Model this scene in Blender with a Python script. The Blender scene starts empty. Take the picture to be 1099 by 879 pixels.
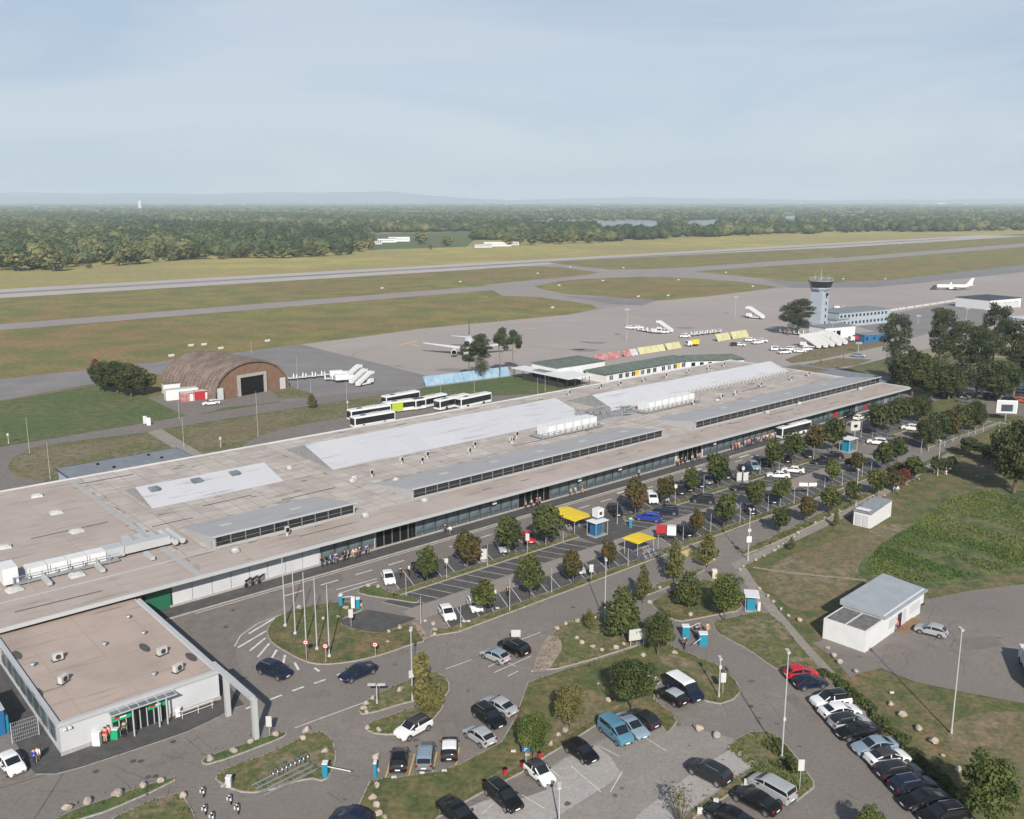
import bpy, bmesh, math, random
import numpy as np
from mathutils import Vector, Matrix
R = math.radians
random.seed(7)
NR = np.random.RandomState(11)

# ------------------------------------------------------------------ camera, sky, sun, exposure
F, CY, H = 1000.0, 420.0, 56.0
PIT = math.atan(.204); CC, SS = math.cos(PIT), math.sin(PIT)
sc = bpy.context.scene
cam = bpy.data.cameras.new("camera"); camo = bpy.data.objects.new("camera", cam)
sc.collection.objects.link(camo); sc.camera = camo
camo.location = (0, 0, H); camo.rotation_euler = (R(90) - PIT, 0, 0)
cam.sensor_fit = 'HORIZONTAL'; cam.sensor_width = 36; cam.lens = 36 * F / 1099
cam.shift_y = -(439.5 - CY) / 1099; cam.clip_start = .5; cam.clip_end = 60000
SUN_EL, SUN_RZ = 32.5, 4.45
w = bpy.data.worlds.new("World"); sc.world = w; w.use_nodes = True
nt = w.node_tree; N = nt.nodes; LK = nt.links
bg = N['Background']; bg.inputs[1].default_value = 0.076
sky = N.new('ShaderNodeTexSky'); sky.sky_type = 'NISHITA'; sky.sun_disc = False
sky.sun_elevation = R(SUN_EL); sky.sun_rotation = R(180 - SUN_RZ)
sky.air_density = 1.0; sky.dust_density = .6; sky.ozone_density = 2.0; sky.altitude = 100
tc = N.new('ShaderNodeTexCoord'); mp = N.new('ShaderNodeMapping'); mp.inputs['Scale'].default_value = (1.3, 1.3, 7)
nz = N.new('ShaderNodeTexNoise'); nz.inputs['Scale'].default_value = 1.5; nz.inputs['Detail'].default_value = 6
nz.inputs['Roughness'].default_value = .52; nz.inputs['Distortion'].default_value = .6
rp = N.new('ShaderNodeValToRGB'); rp.color_ramp.elements[0].position = .40; rp.color_ramp.elements[1].position = .60
rp.color_ramp.elements[0].color = (0, 0, 0, 1); rp.color_ramp.elements[1].color = (1, 1, 1, 1)
mx = N.new('ShaderNodeMixRGB'); mx.inputs[2].default_value = (6.35, 7.0, 7.9, 1)
LK.new(tc.outputs['Generated'], mp.inputs[0]); LK.new(mp.outputs[0], nz.inputs[0]); LK.new(nz.outputs[0], rp.inputs[0])
mx.inputs[1].default_value = (4.9, 6.0, 7.4, 1); LK.new(rp.outputs[0], mx.inputs[0])
my = N.new('ShaderNodeMixRGB'); el = N.new('ShaderNodeSeparateXYZ'); LK.new(tc.outputs['Generated'], el.inputs[0]); em = N.new('ShaderNodeMapRange'); em.inputs[1].default_value = .28; em.inputs[2].default_value = .62; em.inputs[3].default_value = .2; em.inputs[4].default_value = .9; LK.new(el.outputs['Z'], em.inputs[0]); LK.new(em.outputs[0], my.inputs[0]); LK.new(mx.outputs[0], my.inputs[1]); LK.new(sky.outputs[0], my.inputs[2]); LK.new(my.outputs[0], bg.inputs[0])
sun = bpy.data.lights.new("sun", 'SUN'); suno = bpy.data.objects.new("sun", sun); sc.collection.objects.link(suno)
sun.energy = 5.0; sun.angle = R(.8); sun.color = (1, .94, .84); suno.rotation_euler = (R(90 - SUN_EL), 0, R(SUN_RZ))
suno.location = (0, -50, 150)
vs = sc.view_settings; vs.view_transform = 'Standard'; vs.look = 'None'; vs.gamma = 1; vs.use_curve_mapping = False; vs.exposure = 0.34
sc.display_settings.display_device = 'sRGB'
cy_ = sc.cycles; cy_.max_bounces = 5; cy_.diffuse_bounces = 2; cy_.glossy_bounces = 2; cy_.transmission_bounces = 2
cy_.transparent_max_bounces = 6; cy_.volume_bounces = 2; cy_.use_denoising = True; cy_.caustics_reflective = False; cy_.caustics_refractive = False

# ------------------------------------------------------------------ frames and helpers
TH = math.atan(1180.5 / 1020.6)
UX, UY = math.sin(TH), math.cos(TH)
RZ = math.atan2(UY, UX)                       # heading of the terminal's long side
def P(px, py, z=0.0):
    u = (px - 549.5) / F; v = (py - CY) / F
    t = (z - H) / -(SS + v * CC)
    return Vector((u * t, (CC - v * SS) * t, z))
O0 = P(977, 416, 4.5)
def W(u, v, z=0.0): return Vector((O0.x + u * UX - v * UY, O0.y + u * UY + v * UX, z))
def L(px, py, z=0.0):
    a = P(px, py, z); x, y = a.x - O0.x, a.y - O0.y
    return (x * UX + y * UY, -x * UY + y * UX)
def Zp(ox, oy, s, pts): return [(ox + a / s, oy + b / s) for a, b in pts]
COL = sc.collection

def s2l(c):
    return tuple(((x / 12.92) if x <= .04045 else ((x + .055) / 1.055) ** 2.4) for x in c)
def hexc(h): return s2l(tuple(int(h[i:i + 2], 16) / 255 for i in (0, 2, 4)))

MATS = {}
def mat(name, col, rough=.8, metal=0.0, spec=None, var=None, scale=1.0, coord='Object', bump=0, detail=4, var2=None, scale2=.1, lo=.35, hi=.65, objcol=False, emit=0, coat=0, fine=None):
    """procedural principled material: base colour, broken up by up to two noises towards var / var2"""
    m = bpy.data.materials.new(name); m.use_nodes = True; n = m.node_tree.nodes; l = m.node_tree.links
    b = n['Principled BSDF']; b.inputs['Roughness'].default_value = rough; b.inputs['Metallic'].default_value = metal
    if spec is not None: b.inputs['Specular IOR Level'].default_value = spec
    if coat: b.inputs['Coat Weight'].default_value = coat; b.inputs['Coat Roughness'].default_value = .05
    rgb = n.new('ShaderNodeRGB'); rgb.outputs[0].default_value = (*col, 1); out = rgb.outputs[0]
    if objcol:
        oi = n.new('ShaderNodeObjectInfo'); out = oi.outputs['Color']
    if coord == 'World': g = n.new('ShaderNodeNewGeometry'); co = g.outputs['Position']
    else: t = n.new('ShaderNodeTexCoord'); co = t.outputs['Object']
    def layer(out, c2, scl, lo, hi, det):
        z = n.new('ShaderNodeTexNoise'); z.inputs['Scale'].default_value = scl; z.inputs['Detail'].default_value = det; z.inputs['Roughness'].default_value = .6
        l.new(co, z.inputs['Vector'])
        r = n.new('ShaderNodeMapRange'); r.inputs[1].default_value = lo; r.inputs[2].default_value = hi; l.new(z.outputs[0], r.inputs[0])
        x = n.new('ShaderNodeMixRGB'); l.new(r.outputs[0], x.inputs[0]); l.new(out, x.inputs[1])
        if isinstance(c2, (int, float)):
            q = n.new('ShaderNodeMixRGB'); q.blend_type = 'MULTIPLY'; q.inputs[0].default_value = 1; l.new(out, q.inputs[1]); q.inputs[2].default_value = (c2, c2, c2, 1); l.new(q.outputs[0], x.inputs[2])
        else: x.inputs[2].default_value = (*c2, 1)
        return x.outputs[0], z.outputs[0]
    zz = None
    if var2 is not None: out, _ = layer(out, var2, scale2, lo, hi, 5)
    if var is not None: out, zz = layer(out, var, scale, lo, hi, detail)
    if fine:
        z = n.new('ShaderNodeTexNoise'); z.inputs['Scale'].default_value = fine[0]; z.inputs['Detail'].default_value = 8; z.inputs['Roughness'].default_value = .7; l.new(co, z.inputs['Vector'])
        r = n.new('ShaderNodeMapRange'); r.inputs[1].default_value = .35; r.inputs[2].default_value = .65; r.inputs[3].default_value = fine[1]; r.inputs[4].default_value = fine[2]; l.new(z.outputs[0], r.inputs[0])
        x = n.new('ShaderNodeVectorMath'); x.operation = 'SCALE'; l.new(out, x.inputs[0]); l.new(r.outputs[0], x.inputs['Scale']); out = x.outputs[0]
    l.new(out, b.inputs['Base Color'])
    if bump and zz is not None:
        bu = n.new('ShaderNodeBump'); bu.inputs['Strength'].default_value = bump; bu.inputs['Distance'].default_value = .05; l.new(zz, bu.inputs['Height']); l.new(bu.outputs[0], b.inputs['Normal'])
    if emit: b.inputs['Emission Color'].default_value = (*col, 1); b.inputs['Emission Strength'].default_value = emit
    MATS[name] = m
    return m

class MB:
    def __init__(s): s.v = []; s.f = []; s.m = []; s.T = Matrix.Identity(4)
    def add(s, vs, fs, mi=0):
        b = len(s.v)
        s.v += [tuple(s.T @ Vector(a)) for a in vs]
        s.f += [tuple(b + i for i in q) for q in fs]; s.m += [mi] * len(fs); return s
    def box(s, c, d, rz=0, mi=0, tx=1, ty=1):
        x, y, z = d[0] / 2, d[1] / 2, d[2] / 2
        q = []
        for k, (a, b2) in ((-1, (1, 1)), (1, (tx, ty))):
            for sx, sy in ((-1, -1), (1, -1), (1, 1), (-1, 1)):
                X, Y = sx * x * a, sy * y * b2
                q.append((c[0] + X * math.cos(rz) - Y * math.sin(rz), c[1] + X * math.sin(rz) + Y * math.cos(rz), c[2] + k * z))
        return s.add(q, [(3, 2, 1, 0), (4, 5, 6, 7), (0, 1, 5, 4), (1, 2, 6, 5), (2, 3, 7, 6), (3, 0, 4, 7)], mi)
    def bx(s, x0, x1, y0, y1, z0, z1, mi=0): return s.box(((x0 + x1) / 2, (y0 + y1) / 2, (z0 + z1) / 2), (x1 - x0, y1 - y0, z1 - z0), 0, mi)
    def prism(s, pts, z0, z1, mi=0, mis=None):
        n = len(pts); a = area(pts)
        if a < 0: pts = pts[::-1]
        q = [(p[0], p[1], z0) for p in pts] + [(p[0], p[1], z1) for p in pts]
        s.add(q, [tuple(range(n, 2 * n)), tuple(range(n - 1, -1, -1))], mi)
        return s.add(q, [(i, (i + 1) % n, n + (i + 1) % n, n + i) for i in range(n)], mi if mis is None else mis)
    def sheet(s, pts, z, mi=0):
        if area(pts) < 0: pts = pts[::-1]
        return s.add([(p[0], p[1], z) for p in pts], [tuple(range(len(pts)))], mi)
    def poly(s, pts, mi=0): return s.add(pts, [tuple(range(len(pts)))], mi)
    def tube(s, p0, p1, r0, r1=None, n=8, mi=0, cap=True):
        r1 = r0 if r1 is None else r1
        p0, p1 = Vector(p0), Vector(p1); d = (p1 - p0).normalized()
        a = d.orthogonal().normalized(); b = d.cross(a)
        q = [tuple(p + (a * math.cos(t) + b * math.sin(t)) * r) for p, r in ((p0, r0), (p1, r1)) for t in [2 * math.pi * i / n for i in range(n)]]
        fs = [(i, (i + 1) % n, n + (i + 1) % n, n + i) for i in range(n)]
        if cap: fs += [tuple(range(n - 1, -1, -1)), tuple(range(n, 2 * n))]
        return s.add(q, fs, mi)
    def loft(s, rings, mi=0, closed=True, cap=True, caps=None):
        n = len(rings[0]); q = [p for r in rings for p in r]; fs = []
        for k in range(len(rings) - 1):
            for i in range(n if closed else n - 1):
                j = (i + 1) % n; fs.append((k * n + i, k * n + j, (k + 1) * n + j, (k + 1) * n + i))
        if cap: fs += [tuple(range(n - 1, -1, -1)), tuple(range((len(rings) - 1) * n, len(rings) * n))]
        return s.add(q, fs, mi)
    def mesh(s, name, mats, smooth=False):
        me = bpy.data.meshes.new(name); me.from_pydata(s.v, [], s.f)
        for m in (mats if isinstance(mats, (list, tuple)) else [mats]): me.materials.append(m)
        me.polygons.foreach_set('material_index', s.m)
        if smooth:
            me.polygons.foreach_set('use_smooth', [True] * len(s.f))
            try: me.set_sharp_from_angle(angle=R(smooth if smooth is not True else 40))
            except Exception: pass
        me.update(); return me
    def build(s, name, mats, parent=None, smooth=False, loc=(0, 0, 0), rz=0, label=None):
        o = bpy.data.objects.new(name, s.mesh(name, mats, smooth)); COL.objects.link(o)
        o.parent = parent; o.location = loc; o.rotation_euler.z = rz
        if label: o['label'] = label
        return o
def area(p): return sum(p[i][0] * p[(i + 1) % len(p)][1] - p[(i + 1) % len(p)][0] * p[i][1] for i in range(len(p))) / 2
def inset(pts, d):
    if area(pts) < 0: pts = pts[::-1]
    n = len(pts); r = []
    for i in range(n):
        a, b, c = (Vector(pts[(i - 1) % n][:2]), Vector(pts[i][:2]), Vector(pts[(i + 1) % n][:2]))
        e1 = (b - a).normalized(); e2 = (c - b).normalized()
        n1 = Vector((-e1.y, e1.x)); n2 = Vector((-e2.y, e2.x)); m = n1 + n2
        if m.length < .2: m = n1
        m.normalize(); k = d / max(.45, m.dot(n1)); r.append((b.x + m.x * k, b.y + m.y * k))
    return r
def smoothpoly(pts, it=1):
    for _ in range(it):
        q = []
        for i in range(len(pts)):
            a, b = pts[i], pts[(i + 1) % len(pts)]
            q.append((a[0] * .75 + b[0] * .25, a[1] * .75 + b[1] * .25)); q.append((a[0] * .25 + b[0] * .75, a[1] * .25 + b[1] * .75))
        pts = q
    return pts
def tag(o, label, cat, group=None):
    o['label'] = label; o['category'] = cat
    if group: o['group'] = group
    return o
def empty(name, loc=(0, 0, 0), rz=0, label=None, cat=None, group=None, scale=1):
    o = bpy.data.objects.new(name, None); COL.objects.link(o); o.location = loc; o.rotation_euler.z = rz
    o.scale = (scale,) * 3; o.empty_display_size = .3
    if label: tag(o, label, cat, group)
    return o
KIDS = {}
def children(o):
    if o.name not in KIDS: KIDS[o.name] = [c for c in o.children]
    return KIDS[o.name]
def copy_tree(o, parent=None):
    c = o.copy(); COL.objects.link(c); c.parent = parent
    for ch in children(o): copy_tree(ch, c)
    return c
USED = set()
def place(proto, loc, rz=0, label=None, group=None, scale=1, color=None, colparts=('body',)):
    if proto.name in USED: o = copy_tree(proto)
    else: USED.add(proto.name); o = proto; children(o)
    o.location = loc; o.rotation_euler.z = rz
    o.scale = (scale,) * 3 if isinstance(scale, (int, float)) else scale
    if label: o['label'] = label
    if group: o['group'] = group
    if color:
        for ch in o.children:
            if ch.name.split('.')[0] in colparts: ch.color = (*color, 1)
    return o
def unused(*ps):
    for p in ps:
        if p.name in USED: continue
        for ch in list(p.children_recursive): bpy.data.objects.remove(ch)
        bpy.data.objects.remove(p)
def struct(name, mb, mats, kind='structure', smooth=False):
    o = mb.build(name, mats, None, smooth); o['kind'] = kind; return o
ORD = ['first', 'second', 'third', 'fourth', 'fifth', 'sixth', 'seventh', 'eighth', 'ninth', 'tenth', 'eleventh', 'twelfth', 'thirteenth', 'fourteenth', 'fifteenth', 'sixteenth', 'seventeenth', 'eighteenth', 'nineteenth', 'twentieth', 'twenty-first', 'twenty-second', 'twenty-third', 'twenty-fourth', 'twenty-fifth', 'twenty-sixth', 'twenty-seventh', 'twenty-eighth', 'twenty-ninth', 'thirtieth', 'thirty-first', 'thirty-second', 'thirty-third', 'thirty-fourth', 'thirty-fifth', 'thirty-sixth', 'thirty-seventh', 'thirty-eighth', 'thirty-ninth', 'fortieth', 'forty-first', 'forty-second', 'forty-third', 'forty-fourth', 'forty-fifth', 'forty-sixth', 'forty-seventh', 'forty-eighth', 'forty-ninth', 'fiftieth']

# ------------------------------------------------------------------ materials
M = MATS
mat('grass', (.105, .105, .036), .95, fine=(1.6, .6, 1.35), var=(.065, .085, .024), scale=.35, var2=(.165, .12, .06), scale2=.035, coord='World', lo=.42, hi=.6, detail=8)
mat('airfield_grass', (.185, .16, .042), .95, fine=(.5, .72, 1.3), var=(.115, .12, .03), scale=.05, var2=(.20, .125, .052), scale2=.009, coord='World', lo=.42, hi=.6, detail=8)
mat('yellow_grass', (.34, .275, .08), .95, fine=(.2, .8, 1.2), var=(.24, .225, .065), scale=.02, var2=(.24, .18, .09), scale2=.005, coord='World', lo=.4, hi=.6, detail=6)
mat('lush_grass', (.07, .105, .026), .95, fine=(1.4, .65, 1.35), var=(.05, .08, .022), scale=.4, var2=(.12, .12, .045), scale2=.05, coord='World', lo=.4, hi=.62, detail=8)
mat('dry_grass', (.165, .12, .062), .95, fine=(1.6, .65, 1.35), var=(.10, .10, .045), scale=.6, var2=(.20, .15, .10), scale2=.08, coord='World', lo=.4, hi=.6, detail=8)
mat('verge', (.12, .11, .04), .95, fine=(1.8, .6, 1.4), var=(.075, .095, .03), scale=.8, var2=(.19, .145, .09), scale2=.16, coord='World', lo=.42, hi=.58, detail=8)
mat('far_land', (.12, .13, .055), .95, var=(.24, .21, .11), scale=.003, var2=(.07, .09, .04), scale2=.0009, coord='World', lo=.4, hi=.6, detail=8)
mat('gravel', (.33, .26, .22), .95, var=(.20, .16, .12), scale=1.2, coord='World', detail=8)
def asph(name, c, v, v2, s=.7, s2=.05): return mat(name, c, .85, var=v, scale=s, var2=v2, scale2=s2, coord='World', lo=.38, hi=.62, detail=8, bump=0, fine=(2.6, .84, 1.14))
asph('asphalt', (.205, .181, .164), (.172, .152, .138), (.15, .133, .121))
asph('asphalt_dark', (.072, .069, .068), (.058, .056, .056), (.09, .085, .083))
asph('asphalt_road', (.168, .147, .133), (.145, .127, .116), (.19, .166, .15))
asph('lane', (.25, .222, .203), (.235, .206, .184), (.225, .198, .178))
asph('concrete_pale', (.36, .34, .325), (.31, .29, .275), (.30, .285, .27), 1.2, .25)
asph('apron', (.33, .29, .27), (.30, .264, .245), (.275, .243, .226), .08, .012)
asph('taxi', (.275, .24, .228), (.245, .213, .203), (.23, .205, .197), .1, .02)
asph('taxi_dark', (.19, .18, .18), (.165, .157, .157), (.21, .195, .19), .08, .012)
asph('runway_c', (.40, .36, .345), (.36, .33, .315), (.34, .31, .30), .05, .01)
asph('rubber', (.17, .155, .155), (.20, .18, .18), (.25, .22, .21), .03, .01)
asph('path', (.29, .25, .21), (.22, .20, .175), (.225, .205, .18), 1, .2)
asph('kerb', (.36, .34, .32), (.28, .265, .25), (.31, .29, .27), 2, .3)
mat('paint_white', (.62, .61, .59), .7, var=(.36, .345, .33), scale=1.5, coord='World', lo=.45, hi=.75)
mat('paint_yellow', (.62, .46, .12), .7, var=(.42, .33, .14), scale=1.0, coord='World', lo=.4, hi=.6)
mat('water', (.10, .12, .12), .25)
mat('hill', (.11, .15, .18), .95)  # pale blue base colour carries part of the distance haze
mat('white_metal', (.64, .645, .65), .5, var=(.59, .595, .60), scale=.8)
mat('sign_white', (.50, .50, .49), .6, var=(.44, .44, .43), scale=2)
mat('white_dull', (.50, .50, .485), .6, var=(.38, .38, .365), scale=.7)
mat('grey_metal', (.36, .37, .38), .45, metal=.4, var=(.27, .28, .29), scale=1.3)
mat('wall_grey', (.50, .51, .53), .6, var=(.44, .45, .47), scale=.3)
mat('steel', (.42, .43, .44), .4, metal=.7)
mat('galv', (.5, .51, .52), .5, metal=.3)
mat('dark', (.008, .008, .009), .8, spec=.1)
mat('black_rubber', (.022, .022, .023), .85)
mat('plastic_dark', (.035, .036, .038), .6)
mat('rim', (.42, .43, .44), .3, metal=.8)
mat('glass_dark', (.012, .015, .018), .08, spec=.8)
mat('glass_front', (.07, .095, .11), .15, spec=.7, var=(.17, .21, .23), scale=.35, lo=.45, hi=.7)
mat('glass_green', (.02, .12, .07), .2)
mat('lamp_clear', (.75, .78, .80), .15)
mat('lamp_red', (.16, .008, .01), .25)
mat('plate', (.8, .8, .76), .5)
mat('car_paint', (.5, .5, .5), .5, spec=.15, objcol=True, coat=.5)
mat('leaf', (.06, .09, .03), .75)
mat('bark', (.13, .10, .075), .95, var=(.07, .055, .04), scale=4)
mat('pine_bark', (.20, .12, .08), .95, var=(.10, .07, .05), scale=3)
mat('boulder', (.40, .345, .29), .9, fine=(5, .7, 1.3), var=(.26, .21, .18), scale=2.2, bump=.4)
mat('blue', (.02, .13, .30), .5, var=(.015, .10, .24), scale=1.5)
mat('cyan', (.012, .20, .31), .45)
mat('green', (.01, .32, .14), .5)
mat('yellow', (.70, .50, .02), .7, var=(.60, .42, .02), scale=.8)
mat('red', (.36, .02, .028), .45)
mat('pink', (.33, .11, .12), .7, var=(.38, .21, .21), scale=.8, lo=.45, hi=.55)
mat('paleyellow', (.50, .47, .26), .7, var=(.42, .39, .22), scale=.5)
mat('paleblue', (.17, .29, .41), .7, var=(.27, .37, .46), scale=.5)
mat('green_roof', (.075, .10, .085), .9, var=(.11, .135, .115), scale=.6, lo=.4, hi=.6)
mat('slate', (.15, .165, .19), .8, var=(.19, .205, .225), scale=.5)
mat('navy_roof', (.03, .035, .055), .8, var=(.05, .055, .075), scale=.4)
mat('orange', (.6, .14, .02), .6)
mat('skin', (.50, .30, .21), .6)
mat('cloth', (.2, .2, .2), .9, objcol=True)
mat('hair', (.05, .03, .02), .9)
mat('concrete_old', (.165, .12, .10), .95, fine=(2.2, .6, 1.4), var=(.11, .078, .064), scale=.25, var2=(.215, .165, .145), scale2=.15)
mat('brick_brown', (.20, .115, .075), .9, var=(.14, .08, .055), scale=1.2)
mat('wood', (.25, .15, .08), .8, var=(.18, .10, .05), scale=3)
mat('skyblue_wall', (.33, .38, .43), .6, var=(.28, .33, .38), scale=.4)
mat('tower_wall', (.34, .38, .44), .6, var=(.29, .33, .385), scale=.5)

def seam_mat(name, c, c2, bw, bh, seam, stain, rough=.9, sw=.05, smooth=False, gap=.035):
    """flat roof: sheets with seams (brick pattern in the building's own axes), weathering blotches"""
    m = bpy.data.materials.new(name); m.use_nodes = True; n = m.node_tree.nodes; l = m.node_tree.links
    b = n['Principled BSDF']; b.inputs['Roughness'].default_value = rough
    t = n.new('ShaderNodeTexCoord')
    br = n.new('ShaderNodeTexBrick'); br.inputs['Scale'].default_value = 1; br.inputs['Brick Width'].default_value = bw; br.inputs['Row Height'].default_value = bh
    br.inputs['Mortar Size'].default_value = gap; br.inputs['Mortar Smooth'].default_value = .6; br.offset = .0
    br.inputs['Color1'].default_value = (*c, 1); br.inputs['Color2'].default_value = (*c2, 1); br.inputs['Mortar'].default_value = (*seam, 1)
    l.new(t.outputs['Object'], br.inputs['Vector'])
    z = n.new('ShaderNodeTexNoise'); z.inputs['Scale'].default_value = .12; z.inputs['Detail'].default_value = 9; z.inputs['Roughness'].default_value = .65; l.new(t.outputs['Object'], z.inputs['Vector'])
    r = n.new('ShaderNodeMapRange'); r.inputs[1].default_value = .45; r.inputs[2].default_value = .7; l.new(z.outputs[0], r.inputs[0])
    x = n.new('ShaderNodeMixRGB'); l.new(r.outputs[0], x.inputs[0]); l.new(br.outputs[0], x.inputs[1]); x.inputs[2].default_value = (*stain, 1)
    mp = n.new('ShaderNodeMapping'); mp.inputs['Scale'].default_value = (.12, 1.3, 1); l.new(t.outputs['Object'], mp.inputs[0])
    z2 = n.new('ShaderNodeTexNoise'); z2.inputs['Scale'].default_value = .9; z2.inputs['Detail'].default_value = 6; l.new(mp.outputs[0], z2.inputs['Vector'])
    r2 = n.new('ShaderNodeMapRange'); r2.inputs[1].default_value = .58; r2.inputs[2].default_value = .72; r2.inputs[4].default_value = .7; l.new(z2.outputs[0], r2.inputs[0])
    x2 = n.new('ShaderNodeMixRGB'); l.new(r2.outputs[0], x2.inputs[0]); l.new(x.outputs[0], x2.inputs[1]); x2.inputs[2].default_value = (*[a * .55 for a in stain], 1)
    l.new(x2.outputs[0], b.inputs['Base Color']); MATS[name] = m; return m
seam_mat('roof_beige', (.365, .31, .28), (.39, .33, .298), 9.0, 6.2, (.22, .18, .16), (.31, .26, .23))
seam_mat('roof_concrete', (.46, .415, .385), (.365, .325, .295), 3.1, 2.6, (.17, .145, .13), (.31, .26, .235), gap=.07)
seam_mat('roof_grey', (.33, .335, .34), (.355, .355, .365), 4.2, 30, (.25, .25, .26), (.34, .33, .325))
seam_mat('roof_white', (.42, .425, .455), (.45, .455, .48), 4.4, 40, (.38, .385, .41), (.44, .44, .47), gap=.05)
seam_mat('annex_roof', (.375, .30, .26), (.39, .315, .27), 6, 13, (.25, .19, .16), (.30, .24, .205))

def leaf_mat(name, a, b_, c, seedscale=.9, rough=.7):
    """foliage: hue differs from clump to clump (mesh attribute 'tone') and a little from tree to tree"""
    m = bpy.data.materials.new(name); m.use_nodes = True; n = m.node_tree.nodes; l = m.node_tree.links
    p = n['Principled BSDF']; p.inputs['Roughness'].default_value = rough; p.inputs['Specular IOR Level'].default_value = .25
    at = n.new('ShaderNodeAttribute'); at.attribute_name = 'tone'
    oi = n.new('ShaderNodeObjectInfo')
    ad = n.new('ShaderNodeMath'); ad.operation = 'MULTIPLY_ADD'; l.new(oi.outputs['Random'], ad.inputs[0]); ad.inputs[1].default_value = .3; l.new(at.outputs['Fac'], ad.inputs[2])
    sb = n.new('ShaderNodeMath'); sb.operation = 'SUBTRACT'; l.new(ad.outputs[0], sb.inputs[0]); sb.inputs[1].default_value = .15
    r = n.new('ShaderNodeValToRGB'); e = r.color_ramp.elements; e[0].color = (*a, 1); e[0].position = 0; e[1].color = (*c, 1); e[1].position = 1
    q = e.new(.5); q.color = (*b_, 1); l.new(sb.outputs[0], r.inputs[0]); l.new(r.outputs[0], p.inputs['Base Color'])
    tr = n.new('ShaderNodeBsdfTranslucent'); l.new(r.outputs[0], tr.inputs[0])
    ms = n.new('ShaderNodeMixShader'); ms.inputs[0].default_value = .25; l.new(p.outputs[0], ms.inputs[1]); l.new(tr.outputs[0], ms.inputs[2])
    l.new(ms.outputs[0], n['Material Output'].inputs[0]); MATS[name] = m; return m
leaf_mat('leaf_green', (.035, .055, .018), (.065, .085, .026), (.11, .12, .035))
leaf_mat('leaf_turning', (.05, .055, .018), (.085, .075, .026), (.13, .075, .03))
leaf_mat('leaf_olive', (.075, .08, .025), (.13, .125, .04), (.19, .165, .06))
leaf_mat('leaf_bright', (.045, .07, .018), (.08, .11, .028), (.13, .15, .04))
leaf_mat('leaf_pine', (.028, .046, .024), (.052, .072, .034), (.085, .10, .042))
leaf_mat('leaf_dark', (.03, .048, .02), (.055, .074, .026), (.09, .095, .033))
leaf_mat('leaf_red', (.12, .03, .025), (.18, .04, .035), (.22, .07, .04))
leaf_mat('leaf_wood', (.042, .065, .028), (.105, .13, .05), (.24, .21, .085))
leaf_mat('weeds', (.05, .095, .022), (.08, .13, .03), (.16, .165, .055))
mat('wet_grass', (.085, .125, .032), .95, fine=(1.2, .6, 1.4), var=(.045, .07, .02), scale=.25, var2=(.14, .115, .05), scale2=.07, coord='World', lo=.42, hi=.6, detail=8)
mat('bluegrey', (.30, .33, .36), .6, var=(.26, .285, .31), scale=.5)

# ------------------------------------------------------------------ ground and pavements
def px(pts): return [P(a, b).xy[:] for a, b in pts]
def sheet(name, pts, z, m, kind='structure'):
    return struct(name, MB().sheet([(p[0], p[1]) for p in pts], z), M[m], kind)
g = MB()
xs = [-17200 + i * 1720 for i in range(21)]; ys = [-400, 0, 200, 500, 1000, 2000, 4000, 6000, 8000, 10000, 12000, 14000, 16000, 17300]
for i in range(20):
    for j in range(13): g.add([(xs[i], ys[j], -.10), (xs[i + 1], ys[j], -.10), (xs[i + 1], ys[j + 1], -.10), (xs[i], ys[j + 1], -.10)], [(0, 1, 2, 3)])
struct('ground', g, M['far_land'])
WL = lambda *q: [W(a, b).xy[:] for a, b in q]
sheet('airfield_grass', WL((-800, 58), (2600, 58), (2600, 560), (-800, 560)), -.07, 'airfield_grass')
sheet('runway_strip_grass', WL((-800, 548), (3000, 548), (3000, 1100), (600, 960), (-800, 860)), -.05, 'yellow_grass')
sheet('meadow', [(-150, 20), (400, 20), (500, 300), (W(60, 60).x, W(60, 60).y), (W(-10, 40).x, W(-10, 40).y), (W(-300, 40).x, W(-300, 40).y)], -.06, 'grass')
sheet('runway', WL((-800, 491), (1395, 496), (1395, 568), (-800, 548)), -.02, 'runway_c')
sheet('runway_wear', WL((-800, 516), (1200, 524), (1200, 539), (-800, 526)), .0, 'rubber')
tl = lambda u: 337 + .0135 * (u + 152); tu = lambda u: 360 + .026 * (u + 152)
sheet('taxiway', WL((-800, tl(-800)), (1700, tl(1700)), (1700, tu(1700)), (-800, tu(-800))), -.02, 'taxi')
sheet('taxiway_junction', px([(548, 286.5), (700, 275.5), (880, 266.5), (905, 283), (880, 303), (850, 311), (650, 332), (616, 338), (540, 318), (520, 306), (520, 288)]), -.01, 'taxi')
A = 'airfield_grass'
sheet('grass_island', px([(587, 281.5), (700, 275.4), (880, 266.4), (906, 275.2), (745, 286.5), (700, 288.8), (655, 289), (625, 286.5)]), .015, A)
sheet('grass_island', px([(519, 288.5), (560, 285.8), (600, 286.5), (644, 292.5), (620, 296), (545, 303), (519, 306)]), .015, A)
sheet('grass_island', px([(574, 307), (600, 302), (624, 299.6), (660, 298), (693, 297), (740, 298.5), (790, 302), (835, 308), (800, 313), (760, 318), (723, 321.5), (703, 322.5), (655, 318.7), (604, 315), (580, 310)]), .015, A)
sheet('grass_island', px([(519, 317), (540, 317.4), (580, 319), (604, 322.5), (635, 327), (642, 331), (616, 336.5), (540, 344.5), (519, 346.5)]), .015, A)
sheet('grass_island', px([(745, 291.5), (762, 290), (820, 286), (906, 280.5), (906, 302.5), (870, 304), (820, 299), (780, 295)]), .015, A)
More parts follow.
